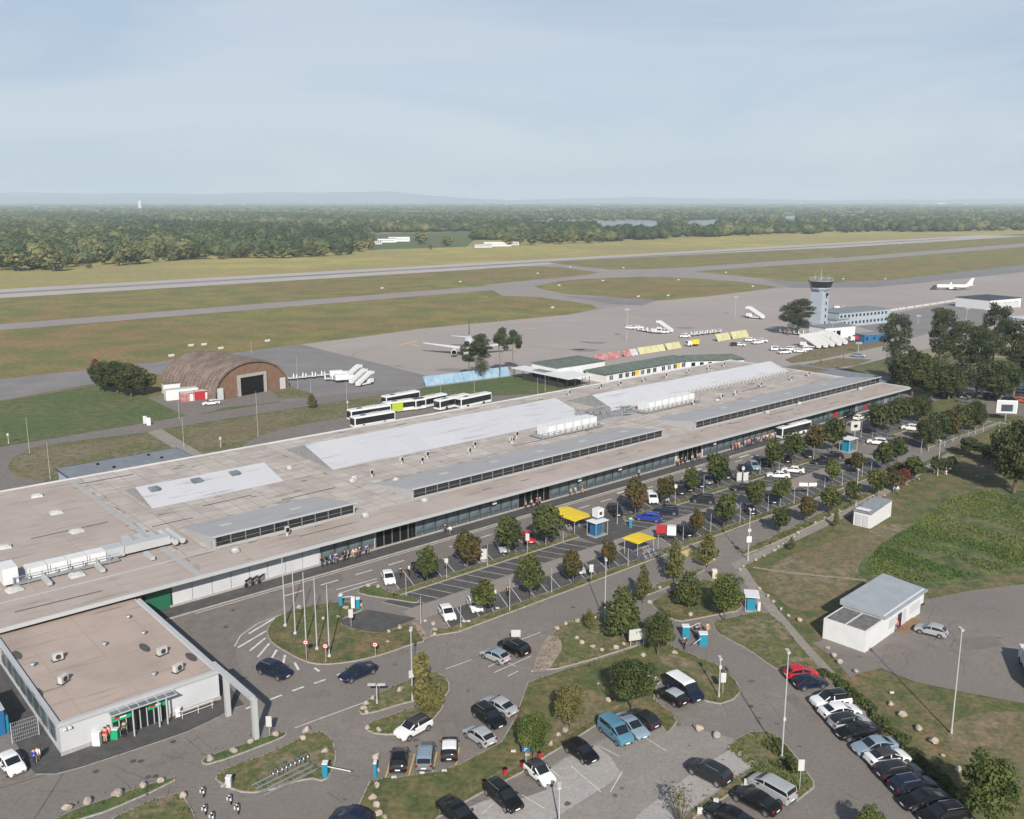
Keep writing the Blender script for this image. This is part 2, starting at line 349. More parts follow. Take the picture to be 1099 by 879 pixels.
sheet('apron', px([(323, 369.6), (385, 362), (450, 353), (540, 344.3), (616, 337), (650, 331), (703, 323.5), (835, 309.5), (935, 303), (1099, 288), (1300, 270), (1400, 300), (1200, 345), (1050, 362), (950, 385), (880, 402), (799, 390), (640, 420), (600, 415), (548, 406), (456, 417), (456, 402.7)]), .0, 'apron')
sheet('taxiway', px([(819, 299.5), (855, 302), (890, 303.5), (960, 300), (1099, 284), (1250, 270), (1250, 280), (1099, 292), (980, 304.5), (935, 308.5), (850, 309)]), .03, 'taxi_dark')
sheet('taxiway', px([(606, 318), (650, 318.9), (703, 322.8), (690, 328), (655, 326)]), .03, 'taxi_dark')
sheet('apron_extension', px([(-80, 418), (0, 407), (200, 385), (323, 369.6), (456, 402.7), (458, 417), (420, 421), (340, 433), (300, 431), (300, 418), (235, 415), (170, 402), (95, 413), (0, 430), (-80, 442)]), .01, 'taxi_dark')
sheet('lush_lawn', px([(0, 431), (60, 421), (100, 414), (140, 415), (203, 446), (102, 463), (0, 479)]), .0, 'lush_grass')
sheet('service_road', px([(-150, 520), (-60, 490), (0, 479.6), (102, 463), (201, 446.4), (280, 434.5), (333, 427), (372, 422), (430, 418), (430, 421), (376, 429), (280, 444), (176, 460.4), (153, 465), (69, 474.5), (33, 481), (14, 492), (8, 502), (18, 511), (38, 516), (66, 519), (60, 540), (-150, 560)]), .012, 'asphalt_road')
sheet('hangar_forecourt', px([(158, 427), (172, 424), (235, 430), (305, 416), (322, 423), (300, 431), (240, 440), (201, 447)]), .016, 'asphalt_road')
sheet('grass_patch', px([(216, 444), (245, 437), (276, 434), (276, 435.5), (240, 440.5), (217, 444.6)]), .03, 'lush_grass')
sheet('grass_patch', px([(289, 418), (306.6, 413), (336, 422.6), (333, 427.7), (301, 427.7)]), .03, 'verge')
sheet('footpath', px([(158, 464), (173, 460.4), (219, 488), (204, 492)]), .02, 'path')
sheet('brown_patch', px([(195, 463), (250, 452), (300, 447), (330, 441), (300, 456), (270, 468), (240, 478), (215, 484)]), -.03, 'dry_grass')
sheet('brown_patch', px([(15, 500), (30, 484), (120, 472), (160, 468), (130, 480), (60, 500), (50, 515), (30, 513)]), -.03, 'dry_grass')
sheet('side_lawn', px([(8, 502), (14, 492), (33, 481), (69, 474), (153, 465), (176, 460), (280, 443), (376, 428), (432, 420), (445, 432), (420, 438), (375, 448), (304, 461), (260, 480), (100, 518), (38, 518)]), -.05, 'verge')
sheet('bus_yard', px([(258, 480), (277, 468), (304, 460), (347, 451.5), (375, 447), (420, 437), (480, 428.5), (545, 424), (600, 421), (650, 412), (720, 402)]) + WL((0, 60.5), (-190, 60.5)), .0, 'asphalt_road')
sheet('lawn_bank', px([(427, 422), (456, 416), (548, 404), (572, 402), (640, 418), (600, 421), (545, 423.5), (480, 427.5), (440, 431)]), .02, 'lush_grass')
sheet('dark_lot', px([(905, 346), (1037, 322), (1062, 335), (1070, 348), (1000, 366), (940, 356)]), .02, 'taxi_dark')
sheet('gravel_bed', px([(842, 386), (905, 364), (948, 366), (952, 372), (880, 386), (850, 390)]), .025, 'dry_grass')
sheet('service_road', px([(845, 392), (880, 386), (950, 371), (1000, 357), (1010, 362), (955, 378), (885, 392), (860, 398)]), .03, 'apron')
sheet('roundabout_grass', px([(860, 392), (900, 384), (936, 386), (920, 392), (880, 397)]), .04, 'dry_grass')
sheet('forecourt', WL((-300, 3.2), (6, 3.2)) + px([(961, 419), (1000, 423), (1099, 432), (1200, 436), (1200, 458), (1099, 450), (1075, 454), (1020, 481), (990, 497), (965, 513), (900, 548), (850, 578), (800, 603), (790, 612), (800, 627), (840, 670), (870, 707), (905, 744), (960, 801), (1010, 856), (1060, 912), (1000, 1000), (300, 1080), (-150, 950)]) + WL((-300, -40)), .0, 'asphalt')
sheet('far_car_park', px([(985, 412), (1060, 405), (1200, 412), (1200, 432), (1099, 431), (1040, 431), (1000, 421)]), .005, 'asphalt_road')
# paths and yard on the right
sheet('yard', px([(1250, 610), (1099, 627), (1040, 634), (1000, 642), (960, 650), (905, 680), (872, 690), (893, 705), (912, 727), (925, 722), (945, 717), (983, 732), (1041, 744), (1099, 755), (1250, 790)]), .0, 'asphalt')
sheet('footpath', WL((-137, -39.3), (-100, -37.4), (-58, -33.0), (-45, -31.5), (-45, -33.3), (-58, -34.9), (-100, -39.3), (-137, -41.2)), .008, 'path')
sheet('footpath', px([(786, 606), (801, 610), (811, 625), (836, 655), (866, 690), (893, 719), (915, 741), (965, 795), (1023, 858), (1075, 912), (1060, 915), (1009, 860), (952, 797), (905, 742), (868, 703), (829, 661), (800, 627)]), .009, 'path')
sheet('bare_ground', px([(1000, 495), (1099, 485), (1200, 480), (1200, 515), (1099, 513), (1040, 508)]), -.04, 'dry_grass')
sheet('bare_ground', smoothpoly(px([(820, 610), (860, 590), (915, 575), (960, 560), (1000, 565), (960, 590), (920, 615), (900, 640), (860, 660), (830, 640)]), 2), -.035, 'dry_grass')
sheet('wet_meadow', smoothpoly(px([(915, 612), (940, 585), (985, 560), (1010, 530), (1060, 522), (1200, 530), (1200, 590), (1099, 612), (1040, 622), (1000, 632), (940, 628)]), 2), -.03, 'wet_grass')
sheet('bare_ground', smoothpoly(px([(1010, 780), (1060, 760), (1200, 770), (1200, 860), (1080, 850), (1030, 820)]), 2), -.035, 'dry_grass')
sheet('trodden_line', px([(808, 608), (850, 614), (930, 622), (930, 623.5), (850, 615.5), (808, 609.5)]), -.02, 'gravel')
asph('stain', (.10, .09, .082), (.13, .115, .105), (.08, .073, .068))
# pedestrian strip along the terminal
sw = MB(); sw.prism(WL((-216.5, -.9), (2, -.9), (2, 2.4), (-216.5, 2.4)), -.05, .12, 0, 1)
struct('terminal_pavement', sw, [M['asphalt_dark'], M['kerb']])
kb = MB(); kb.prism(WL((-212, -1.15), (2, -1.15), (2, -.9), (-212, -.9)), -.05, .14); struct('kerb', kb, M['kerb'])
# dark apron round the annexe
sw = MB(); sw.prism(px([(6, 782), (20, 804), (27, 820), (38, 831), (60, 831), (90, 823), (150, 803), (200, 786), (236, 769), (246, 762), (262, 757)]) + WL((-213, -24), (-213.3, -5), (-212.5, -.9), (-240, 0)), -.05, .06, 0, 1)
struct('annexe_pavement', sw, [M['asphalt_dark'], M['kerb']])
# curved dark lane beside annexe
def ring(u0, v0, pts): return WL(*pts)
sheet('turning_circle', smoothpoly(px([(193, 672), (210, 640), (280, 640), (330, 610), (380, 620), (330, 640), (262, 672), (250, 700), (262, 725), (250, 735), (215, 705)]), 1), .004, 'asphalt_road')
# parking bays in the three rows
bays = MB(); lines = MB()
def bay_row(u0, u1, v0, v1, sk, step=2.55, z=.005, dash=False):
    s0 = 0; bays.sheet(WL((u0, v0), (u1, v0), (u1 + sk, v1), (u0 + sk, v1)), z)
    u = u0
    while u < u1 - .5:
        lines.sheet(WL((u - .05, v0), (u + .05, v0), (u + .05 + sk, v1), (u - .05 + sk, v1)), z + .004); u += step
bay_row(-180, -147, -7.6, -13.4, -2.0); bay_row(-131, -64, -7.6, -13.4, -2.0); bay_row(-52, -14, -7.6, -13.4, -2)
bay_row(-184.5, -146.5, -19.7, -15.4, -1.9); bay_row(-134, -66, -19.7, -15.4, -1.9)
bay_row(-182, -144, -23.9, -28.2, -1.9); bay_row(-136, -62, -23.9, -28.2, -1.9); bay_row(-44, -8, -20, -25, -1.9)
struct('parking_bays', bays, M['asphalt_dark'])
sheet('parking_bays', px([(361, 668), (394, 655), (446, 664), (410, 680), (383, 676)]), .130, 'asphalt_dark')
sheet('forecourt_plaza', WL((-146.5, -8), (-133, -8), (-134, -20), (-146.5, -20)), .006, 'asphalt_dark')
sheet('aisle', WL((-186, -19.9), (-60, -19.9), (-60, -23.7), (-186, -23.7)), .004, 'lane')
# pale bays bottom centre
asph('lot_pale', (.265, .24, .222), (.225, .203, .187), (.20, .182, .168), 1.0, .12)
sheet('lower_lot', px([(490, 880), (546, 846), (607, 812), (643, 795), (700, 769), (727, 777), (745, 781), (800, 796), (781, 802), (740, 850), (700, 900), (620, 980), (480, 940)]), .0045, 'lot_pale')
sheet('pale_bays', px([(500, 868), (546, 847), (570, 838), (607, 814), (640, 800), (655, 812), (668, 832), (600, 875), (560, 900), (490, 920)]), .006, 'concrete_pale')
sheet('pale_bays', px([(790, 800), (812, 818), (795, 832), (770, 850), (735, 872), (715, 900), (650, 910), (690, 870), (742, 830)]), .006, 'concrete_pale')
def line(a, b, w=.12, z=.012, m=lines):
    a, b = P(*a), P(*b); d = (b - a).normalized() * w / 2
    m.sheet([(a.x - d.y, a.y + d.x), (a.x + d.y, a.y - d.x), (b.x + d.y, b.y - d.x), (b.x - d.y, b.y + d.x)], z)
z3 = lambda a, b: (230 + a / 3.925, 560 + b / 3.925)
for a, b in [((145, 472), (255, 405)), ((100, 530), (218, 460)), ((150, 543), (215, 490)), ((183, 570), (232, 512)), ((229, 595), (263, 540)), ((286, 615), (298, 562)), ((338, 592), (355, 624)), ((422, 616), (442, 630))]: line(z3(*a), z3(*b), .3)
line(z3(85, 525), z3(110, 480), .12); line(z3(110, 480), z3(180, 430), .12); line(z3(180, 430), z3(270, 395), .12); line(z3(270, 395), z3(330, 375), .12)
z4 = lambda a, b: (230 + a / 3.925, 720 + b / 3.925)
for a, b in [((133, 160), (160, 148)), ((232, 122), (285, 102)), ((328, 85), (377, 67)), ((421, 53), (470, 36)), ((515, 18), (560, 3))]: line(z4(*a), z4(*b), .28)
line(z4(340, 240), z4(640, 130), .12)
line((478, 718), (506, 708), .12); line((540, 694), (580, 678.6), .12)
for a, b in [((524, 716), (543, 706)), ((530, 722), (570, 704)), ((545, 726), (556, 720)), ((541, 709), (553, 715))]: line(a, b, .12)
for u in range(-196, -10, 6): lines.sheet(WL((u, -4.55), (u + 3, -4.55), (u + 3, -4.3), (u, -4.3)), .012)
for u in (-123.8, -112, -101, -84, -72): lines.sheet(WL((u, -3.1), (u + 3.6, -3.1), (u + 3.6, -2.6), (u, -2.6)), .013)
lines.sheet(WL((-208, -1.75), (-5, -1.75), (-5, -1.6), (-208, -1.6)), .012)
for a, b in [((361, 633), (376, 629)), ((364, 637), (405, 624)), ((376, 629), (405, 621))]: line(a, b, .2)
for a, b in [((517, 874), (530, 862)), ((560, 853), (585, 868)), ((613, 822), (645, 850)), ((642, 800), (665, 812)), ((690, 790), (715, 806)), ((655, 850), (668, 828)), ((600, 800), (630, 815)), ((575, 812), (600, 833))]: line(a, b, .08)
struct('road_marking', lines, M['paint_white'])
yl = MB()
for a, b in [((414, 834), (419, 816)), ((439, 832), (445, 809)), ((464, 829), (469, 807)), ((489, 822), (493, 802))]: line(a, b, .14, .013, yl)
struct('bay_marking', yl, M['paint_yellow'])
sheet('yellow_crossing', px([(729, 593), (742, 588), (769, 600.5), (757, 607)]), .013, 'paint_yellow')
rt = MB(); rt.sheet(px([(146, 717 + 76), (160, 790), (175, 803), (160, 806)]), .004)
# repaired trench strips, oil stains and manholes
mk = MB(); RR = random.Random(3)
for a, b, wd in [((0, 846), (60, 828), .12), ((37, 879), (68, 830), .1), ((200, 800), (212, 792), .08), ((199, 792), (216, 806), .05), ((210, 789), (228, 804), .05), ((364, 837), (378, 832), .06), ((378, 832), (386, 834), .06), ((351, 850), (366, 860), .08), ((466, 633), (420, 650), .06), ((640, 690), (655, 720), .05), ((820, 745), (850, 790), .05), ((360, 615), (470, 578), .07), ((392, 640), (440, 625), .05), ((800, 735), (770, 728), .07), ((470, 720), (620, 666), .06)]: line(a, b, wd, .008, mk)
for a, b in [(186, 796), (250, 655), (242, 673), (143, 817), (151, 817), (103, 828), (159, 834), (167, 833), (520, 640), (806, 758), (615, 652)]:
    c = P(a, b); mk.sheet([(c.x + .33 * math.cos(t * .785), c.y + .33 * math.sin(t * .785)) for t in range(8)], .014)
for k in range(46):
    a = RR.choice([(RR.uniform(150, 500), RR.uniform(640, 870)), (RR.uniform(480, 1000), RR.uniform(560, 870)), (RR.uniform(880, 1090), RR.uniform(650, 740)), (RR.uniform(0, 250), RR.uniform(800, 870))])
    t = RR.random() * 6.28
    for j in range(RR.randint(3, 8)):
        t += RR.uniform(-.5, .5); b2 = (a[0] + 9 * math.cos(t), a[1] + 5 * math.sin(t)); line(a, b2, RR.uniform(.03, .07), .0075, mk); a = b2
struct('patched_seams', mk, M['asphalt_dark'])
sn = MB()
for k in range(105):
    if k < 60: c = W(RR.uniform(-182, -66), RR.choice([RR.uniform(-13, -9), RR.uniform(-19, -16), RR.uniform(-27.5, -24.5)]))
    else: a_ = RR.choice([(RR.uniform(500, 680), RR.uniform(790, 870)), (RR.uniform(420, 560), RR.uniform(700, 820)), (RR.uniform(690, 860), RR.uniform(700, 860)), (RR.uniform(900, 1090), RR.uniform(650, 730)), (RR.uniform(0, 500), RR.uniform(700, 870))]); c = P(*a_)
    r = RR.uniform(.1, .38); e_ = RR.uniform(.5, 1.6); ph = RR.random() * 6
    sn.sheet([(c.x + r * e_ * math.cos(t) * (1 + .25 * math.sin(2 * t + ph)), c.y + r * math.sin(t) * (1 + .2 * math.cos(3 * t + ph))) for t in [i * .628 for i in range(10)]], .0158 if k < 60 else .0152)
struct('oil_stains', sn, M['stain'])
pt = MB()
for cx, cy2, sx, sy, t in [(430, 700, 5, 1.6, .7), (620, 665, 7, 1.4, .7), (340, 745, 3, 1.5, .2), (720, 760, 4, 2, .4), (860, 760, 1.5, 6, .2), (960, 700, 5, 4, .3), (180, 815, 4, 1.2, .8), (560, 845, 4, 3, .5), (480, 780, 1.6, 3, .3), (300, 700, 3, 1.2, 1.0), (900, 530, 6, 1.2, .8), (1050, 690, 6, 3, .2), (700, 640, 5, 1.2, .7)]:
    c = P(cx, cy2); pt.sheet([(c.x + (a_ * sx * math.cos(t) - b_ * sy * math.sin(t)) / 2, c.y + (a_ * sx * math.sin(t) + b_ * sy * math.cos(t)) / 2) for a_, b_ in ((-1, -1), (1, -1), (1, 1), (-1, 1))], .0065)
struct('asphalt_patches', pt, M['asphalt_road'])

# raised grass islands with kerbs
ISL = []
def island(pts, m='verge', kerb=True, h=.12, sm=1):
    q = px(pts) if not isinstance(pts[0], Vector) else [(p.x, p.y) for p in pts]
    if area(q) < 0: q = q[::-1]
    if sm: q = smoothpoly(q, sm)
    ISL.append((inset(q, .22), m))
    mb = MB(); mb.prism(q, -.05, h - .02 if kerb else .02, 0)
    i = inset(q, .14 if kerb else .03)
    mb.prism(i, -.04, h + .02 if kerb else h * .6, 1)
    struct('planted_island', mb, [M['kerb' if kerb else m], M[m]])
island([z3(*q) for q in [(220, 480), (225, 440), (270, 397), (330, 375), (400, 355), (500, 342), (590, 342), (640, 365), (560, 400), (520, 430), (600, 462), (690, 472), (750, 457), (830, 425), (905, 500), (820, 522), (760, 545), (660, 575), (560, 595), (450, 605), (380, 592), (300, 550), (240, 512)]], 'grass')
sheet('trodden_path', [P(*z3(*q)).xy[:] for q in [(830, 425), (860, 430), (910, 495), (880, 505)]], .145, 'gravel')
island([(384, 633), (392, 628.5), (408, 629), (418, 637), (451, 643), (448, 648), (430, 645), (384, 638)], 'lush_grass')
for a, b in [(-183.5, -146), (-134, -64), (-52, -14)]: island([W(a, -13.7), W(b, -13.7), W(b - .5, -15.2), W(a - 1, -15.2)], 'verge', sm=0)
island([W(-186, -27), W(-183.5, -28.5), W(-60, -28.5), W(-60, -30), W(-184, -30.1), W(-187.5, -28.6)], 'verge', sm=0)
island([W(-44, -25.2), W(-6, -25.2), W(-6, -26.6), W(-44, -26.6)], 'verge', sm=0)
island([(384, 766.6), (389, 755), (409, 743), (438, 730), (464, 720), (482, 728.7), (482.6, 746), (467, 749.5), (445, 752), (396, 767)], 'verge')
island([(391.6, 777), (424, 766.6), (445, 758), (473, 756), (477.5, 758), (461.5, 777), (438, 784), (422, 790), (394.6, 787)], 'verge')
island([(214, 819), (222, 812), (280, 793), (306, 785), (309, 789), (292, 797), (225, 822)], 'lush_grass')
island([(38, 884), (188, 832), (188, 840), (85, 884)], 'lush_grass')
island([(95, 890), (188, 848), (203, 862), (215, 890)], 'verge')
island([(224, 832), (280, 812), (317, 796), (332, 786), (352, 787), (361, 804), (360, 822), (350, 840), (330, 835), (280, 852), (250, 850)], 'verge')
island([(566, 733), (600, 721), (633, 711), (660, 703), (684, 694), (705, 686), (728, 697), (748, 705), (770, 714), (783, 724), (791, 733), (795, 743), (788, 751), (773, 756), (757, 753), (745, 745), (735, 732), (720, 725), (706, 735), (702, 751), (722, 766), (727, 776), (716, 788), (700, 768), (672, 765), (640, 779), (607, 800), (590, 810), (560, 830), (520, 850), (500, 861), (470, 878), (450, 920), (375, 910), (383, 868), (396, 840), (413, 835), (424, 835), (473, 828), (495, 820), (538, 797), (553.5, 769)], 'grass', sm=0)
sheet('soil_strip', px([(727, 772), (700, 762), (672, 760), (640, 772), (600, 796), (560, 822), (500, 855), (500, 850), (556, 817), (598, 788), (640, 765), (680, 752), (700, 754), (720, 765)]), .145, 'dry_grass')
sheet('soil_strip', smoothpoly(px([(640, 740), (655, 752), (645, 768), (610, 790), (590, 795), (600, 770), (620, 745)]), 2), .142, 'dry_grass')
sheet('soil_strip', smoothpoly(px([(705, 700), (735, 706), (765, 722), (775, 745), (760, 740), (740, 722), (710, 715)]), 2), .142, 'dry_grass')
island([(570, 721), (584, 700), (592, 682), (597, 675), (618, 665), (640, 659), (655, 666), (684, 690), (684, 693), (640, 707), (600, 718)], 'verge', sm=0)
sheet('gravel_patch', smoothpoly(px([(568, 723), (588, 680), (601, 686), (604, 697), (598, 706), (588, 722)]), 1), .16, 'gravel')
island([(696, 648), (710, 640), (735, 628), (762, 621), (790, 640), (800, 655), (765, 661), (745, 665), (728, 668), (712, 660)], 'grass')
island([(764, 667), (792, 662), (811, 656), (832, 660), (868, 704), (900, 740), (950, 795), (1005, 858), (1050, 908), (1030, 905), (1010, 872), (978, 838), (930, 785), (900, 745), (876, 716), (840, 722), (825, 714), (804, 698), (782, 687), (767, 678)], 'verge')
island([(781, 802), (791, 793), (804, 786), (821, 785), (833, 789), (845, 801), (856, 814), (874, 840), (874, 846), (856, 860), (850, 858), (830, 838), (812, 832), (795, 845), (770, 862), (745, 879), (735, 900), (715, 900), (740, 870), (770, 850), (788, 835), (812, 821), (795, 808)], 'verge', sm=0)
island([W(-161, -37.0), W(-142, -37.0), W(-142, -38.6), W(-158, -38.9)], 'verge')
island([W(-132, -37.0), W(-60, -32.6), W(-60, -33.6), W(-100, -37.5), W(-132, -39.0)], 'verge')
island([(1000, 430), (1040, 425), (1060, 434), (1030, 448), (990, 470), (975, 470), (990, 445)], 'grass')
island([(1085, 446), (1099, 448), (1160, 452), (1130, 452), (1060, 455), (1062, 445)], 'grass')

# ------------------------------------------------------------------ terminal
T = empty('terminal_building', W(0, 0), RZ, 'very long flat roofed airport terminal with pale sawtooth rooflights and a dark glazed front', 'building')
b = MB(); b.bx(-262, -206, .15, 61, 4.1, 4.5); b.build('roof', [M['roof_beige']], T)
b = MB(); b.bx(-206, -.2, .15, 61, 4.1, 4.497); b.build('roof', [M['roof_concrete']], T)
b = MB(); b.bx(-206, -.1, .3, 8.3, 4.5, 4.53); b.build('roof_strip', [M['roof_beige']], T)
b = MB(); b.bx(-262, 0, -.12, .15, 4.08, 4.6); b.build('fascia', [M['galv']], T)
b = MB(); b.bx(-262, 0, 60.9, 61.2, 3.9, 4.75); b.bx(-.2, .05, .2, 60.9, 3.9, 4.7); b.build('parapet', [M['wall_grey']], T)
b = MB(); b.bx(-262, -1, 2.5, 60.6, -.1, 4.1); b.build('wall', [M['wall_grey']], T)
b = MB(); b.bx(-206.6, -205.7, .4, 60.5, 4.5, 4.58); b.bx(-262, -3, 8.2, 8.5, 4.5, 4.6)
b.build('roof_joint', [M['roof_grey']], T)
gp = MB()
for i in range(8): gp.bx(-209.5 + i * 2.9, -209.5 + i * 2.9 + 2.8, 2.32, 2.5, .15, 4.05)
gp.build('wall_panels', [M['wall_grey']], T)
bs = MB(); bs.bx(-210, -1, 2.16, 2.32, .12, .40); bs.build('plinth', [M['concrete_pale']], T)
wn = MB(); wn.box((1.22, 0, 2.23), (2.3, .08, 3.64), 0, 0); wn.box((0, -.06, 2.23), (.1, .12, 3.64), 0, 1); wn.box((1.22, -.04, 2.9), (2.36, .1, .08), 0, 1); wn.box((1.22, -.04, 1.0), (2.36, .1, .06), 0, 1)
wo = wn.build('window', [M['glass_front'], M['plastic_dark']], T, loc=(-186, 2.42, .0))
doors = [(-176, -168), (-145, -137), (-99, -91), (-60, -54), (-30, -24)]
for i in range(75):
    u = -186 + i * 2.46
    if i == 0: continue
    if any(a < u + 1 < b2 for a, b2 in doors): continue
    c = wo.copy(); COL.objects.link(c); c.location.x = u
for a, b2 in doors:
    d = MB(); d.bx(a, b2, 2.35, 2.48, .12, 3.9, 0)
    for k in range(6): u = a + (b2 - a) * k / 5; d.bx(u - .06, u + .06, 2.24, 2.35, .12, 3.9, 1)
    d.build('entrance_door', [M['dark'], M['steel']], T)
for a in (-163.5, -152, -148.5, -136, -133.5, -89, -64.5): MB().bx(a, a + 2.6, 1.6, 1.75, 3.3, 4.0).build('sign_panel', [M['yellow']], T)
for u in (-152, -130.5, -119, -88): MB().bx(u, u + .9, 1.2, 1.3, 2.8, 3.6).build('round_sign', [M['white_metal']], T)
rd = MB(); rd.bx(-216.5, -209.6, 2.35, 2.5, .1, 4.0, 0); rd.bx(-214.6, -213.6, 2.3, 2.36, .3, 3.6, 1); rd.bx(-213.3, -209.8, 2.28, 2.36, .1, 3.9, 2); rd.build('glazed_porch', [M['glass_dark'], M['red'], M['glass_green']], T)
for i in range(6): MB().bx(-36 + i * 5.2, -34.6 + i * 5.2, 2.2, 2.3, .9, 2.7).build('poster', [M[('red', 'glass_green', 'grey_metal')[i % 3]]], T)
def shed(name, u0, u1, vf, vr, vb, z0, zf, zr, m, face=None, skl=True):
    """monopitch / ridge rooflight: front edge (vf, zf), ridge (vr, zr), back foot vb"""
    s = MB(); a = [(vf, z0), (vf, zf), (vr, zr), (vb, z0)]
    if zf <= z0 + .01: a = [(vf, z0), (vr, zr), (vb, z0)]
    n = len(a); q = [(u0, v, z) for v, z in a] + [(u1, v, z) for v, z in a]
    s.add(q, [(i, (i + 1) % n, n + (i + 1) % n, n + i) for i in range(n)] + [tuple(range(n - 1, -1, -1)), tuple(range(n, 2 * n))])
    o = s.build(name, [M[m]], T)
    for u, k in ((u0, -1), (u1, 1)):
        e = MB(); e.add([(u + .02 * k, v, z) for v, z in a], [tuple(range(n)) if k > 0 else tuple(range(n - 1, -1, -1))]); e.build('end_wall', [M['grey_metal']], o)  # darker end faces: the gable shade is put into their colour
    return o
Z0 = 4.5
r1 = shed('rooflight', -200.6, -176, 33.8, 41.6, 47.5, Z0, Z0, 6.45, 'roof_white')
for u in (-198, -190.3, -183):
    MB().box((u, 39.6, 6.15), (1.7, 1.6, .5)).build('glass_hatch', [M['glass_front']], r1)
for u in [-199.6 + 1.57 * i for i in range(15)]: MB().add([(u - .05, 33.9, 4.56), (u + .05, 33.9, 4.56), (u + .05, 41.5, 6.46), (u - .05, 41.5, 6.46)], [(0, 1, 2, 3)]).build('seam', [M['wall_grey']], r1)
r2 = shed('rooflight', -165.2, -94.5, 34.3, 45.6, 54, Z0, Z0, 7.3, 'roof_white')
r3 = shed('rooflight', -85.6, -6.8, 35, 41.6, 51, Z0, 5.3, 7.5, 'roof_white')
for k in range(34): pass
fin = MB(); fin.bx(-60, -9, 34.8, 34.9, 5.0, 5.1)
for k in range(30): fin.bx(-60 + k * 1.75, -59.8 + k * 1.75, 34.7, 34.95, 4.5, 5.9)
fin.build('snow_guard', [M['white_dull']], r3)
MB().bx(-60, -6.8, 34.9, 34.98, 4.5, 5.2).build('upstand', [M['grey_metal']], r3)
for u0, u1, nw in ((-200.6, -176, 10), (-164.4, -97, 26), (-85.6, -1.2, 32)):
    s = MB(); q = []
    for u in (u0, u1): q += [(u, 8.5, 4.5), (u, 8.5, 6.5), (u, 21.5, 4.52)]
    s.add(q, [(0, 3, 4, 1), (1, 4, 5, 2), (2, 5, 3, 0), (0, 1, 2), (5, 4, 3)])
    r = s.build('clerestory', [M['roof_grey']], T)
    s = MB(); s.bx(u0 - .15, u1 + .15, 8.1, 8.6, 6.45, 6.62); s.build('eaves_trim', [M['galv']], r)
    pw = (u1 - u0 - .6) / nw; pane = MB(); pane.box((pw / 2, 0, 0), (pw - .12, .06, 1.35), 0, 0); pane.box((0, -.05, 0), (.12, .1, 1.5), 0, 1); pane.box((pw / 2, -.03, -.1), (pw, .06, .05), 0, 1)
    po = pane.build('window', [M['glass_dark'], M['steel']], r, loc=(u0 + .3, 8.44, 5.62))
    for k in range(1, nw):
        c = po.copy(); COL.objects.link(c); c.location.x = u0 + .3 + k * pw
def onroof(a, b2, z=4.5): u, v = L(a, b2, z); return u, v
# vents, domes and fans
vent = MB(); vent.tube((0, 0, 0), (0, 0, 1.2), .2, .2, 8, 0); vent.box((0, 0, 1.0), (.62, .5, .95), 0, 0); vent.box((0, -.26, 1.0), (.5, .03, .7), 0, 1)
fan = MB(); fan.box((0, 0, .25), (.9, .8, .5), 0, 0); fan.tube((0, 0, .5), (0, 0, .75), .55, .5, 10, 0); fan.box((0, 0, .05), (1.3, 1.1, .1), 0, 1)
dome = MB(); dome.box((0, 0, .18), (2.0, 1.7, .36), 0, 0, .85, .85); dome.box((0, 0, .42), (1.5, 1.2, .16), 0, 0, .6, .6)
pv = vent.build('roof_vent', [M['white_dull'], M['dark']], T); pf = fan.build('roof_fan', [M['white_dull'], M['grey_metal']], T); pd = dome.build('skylight_dome', [M['white_dull']], T)
def put(proto, lst, z=4.5, dz=None):
    for k, (a, b2) in enumerate(lst):
        o = proto if not proto.get('_u') else proto.copy()
        if o is not proto: COL.objects.link(o); del o['_u']
        proto['_u'] = 1
        u, v = L(a, b2, z); zz = z
        o.location = (u, v, zz + .03); o.rotation_euler.z = (k * 37 % 11) * .04 - .2
    if '_u' in proto: pass
put(pv, [(399, 512), (308.3, 575), (431, 498), (453, 498), (458.5, 492), (503.6, 488), (509.5, 481), (548.5, 476), (550.4, 476), (554.5, 470), (610.6, 424.5), (644.7, 417.5), (665.4, 414.5), (691, 410), (714.5, 405.5), (738.5, 401), (760.4, 396.5), (776.7, 393.5), (774.4, 428.8), (789.4, 424.5), (816.2, 415.5), (744.3, 435), (849, 408.7), (867.4, 404)])
put(pf, [(310.5, 504), (378, 518), (252.8, 593), (392, 555), (455.5, 539), (425, 517), (923, 418.6), (893, 424), (858, 434.5), (823.3, 444), (770, 431), (380, 515)])
put(pd, [(40, 533), (60.5, 551), (82.5, 571), (5, 588), (82.5, 618), (15.6, 634)])
for k in (pv, pf, pd):
    if '_u' in k: del k['_u']
flats = MB(); 
for a, b2 in [(242, 563), (317, 546), (476, 508), (530, 495), (579.5, 484), (625, 473), (668.7, 463), (777, 437), (808.8, 430), (845, 422), (885, 412)]:
    u, v = L(a, b2, 5.4); zz = 6.5 - (v - 8.5) * (1.98 / 13)
    o = MB().add([(-.9, -.6, .1), (.9, -.6, .1), (.9, .6, -.08), (-.9, .6, -.08), (-.9, -.6, 0), (.9, -.6, 0), (.9, .6, -.18), (-.9, .6, -.18)], [(0, 1, 2, 3), (4, 5, 1, 0), (5, 6, 2, 1), (6, 7, 3, 2), (7, 4, 0, 3)]).build('roof_hatch', [M['white_dull']], T, loc=(u, v, zz + .06))
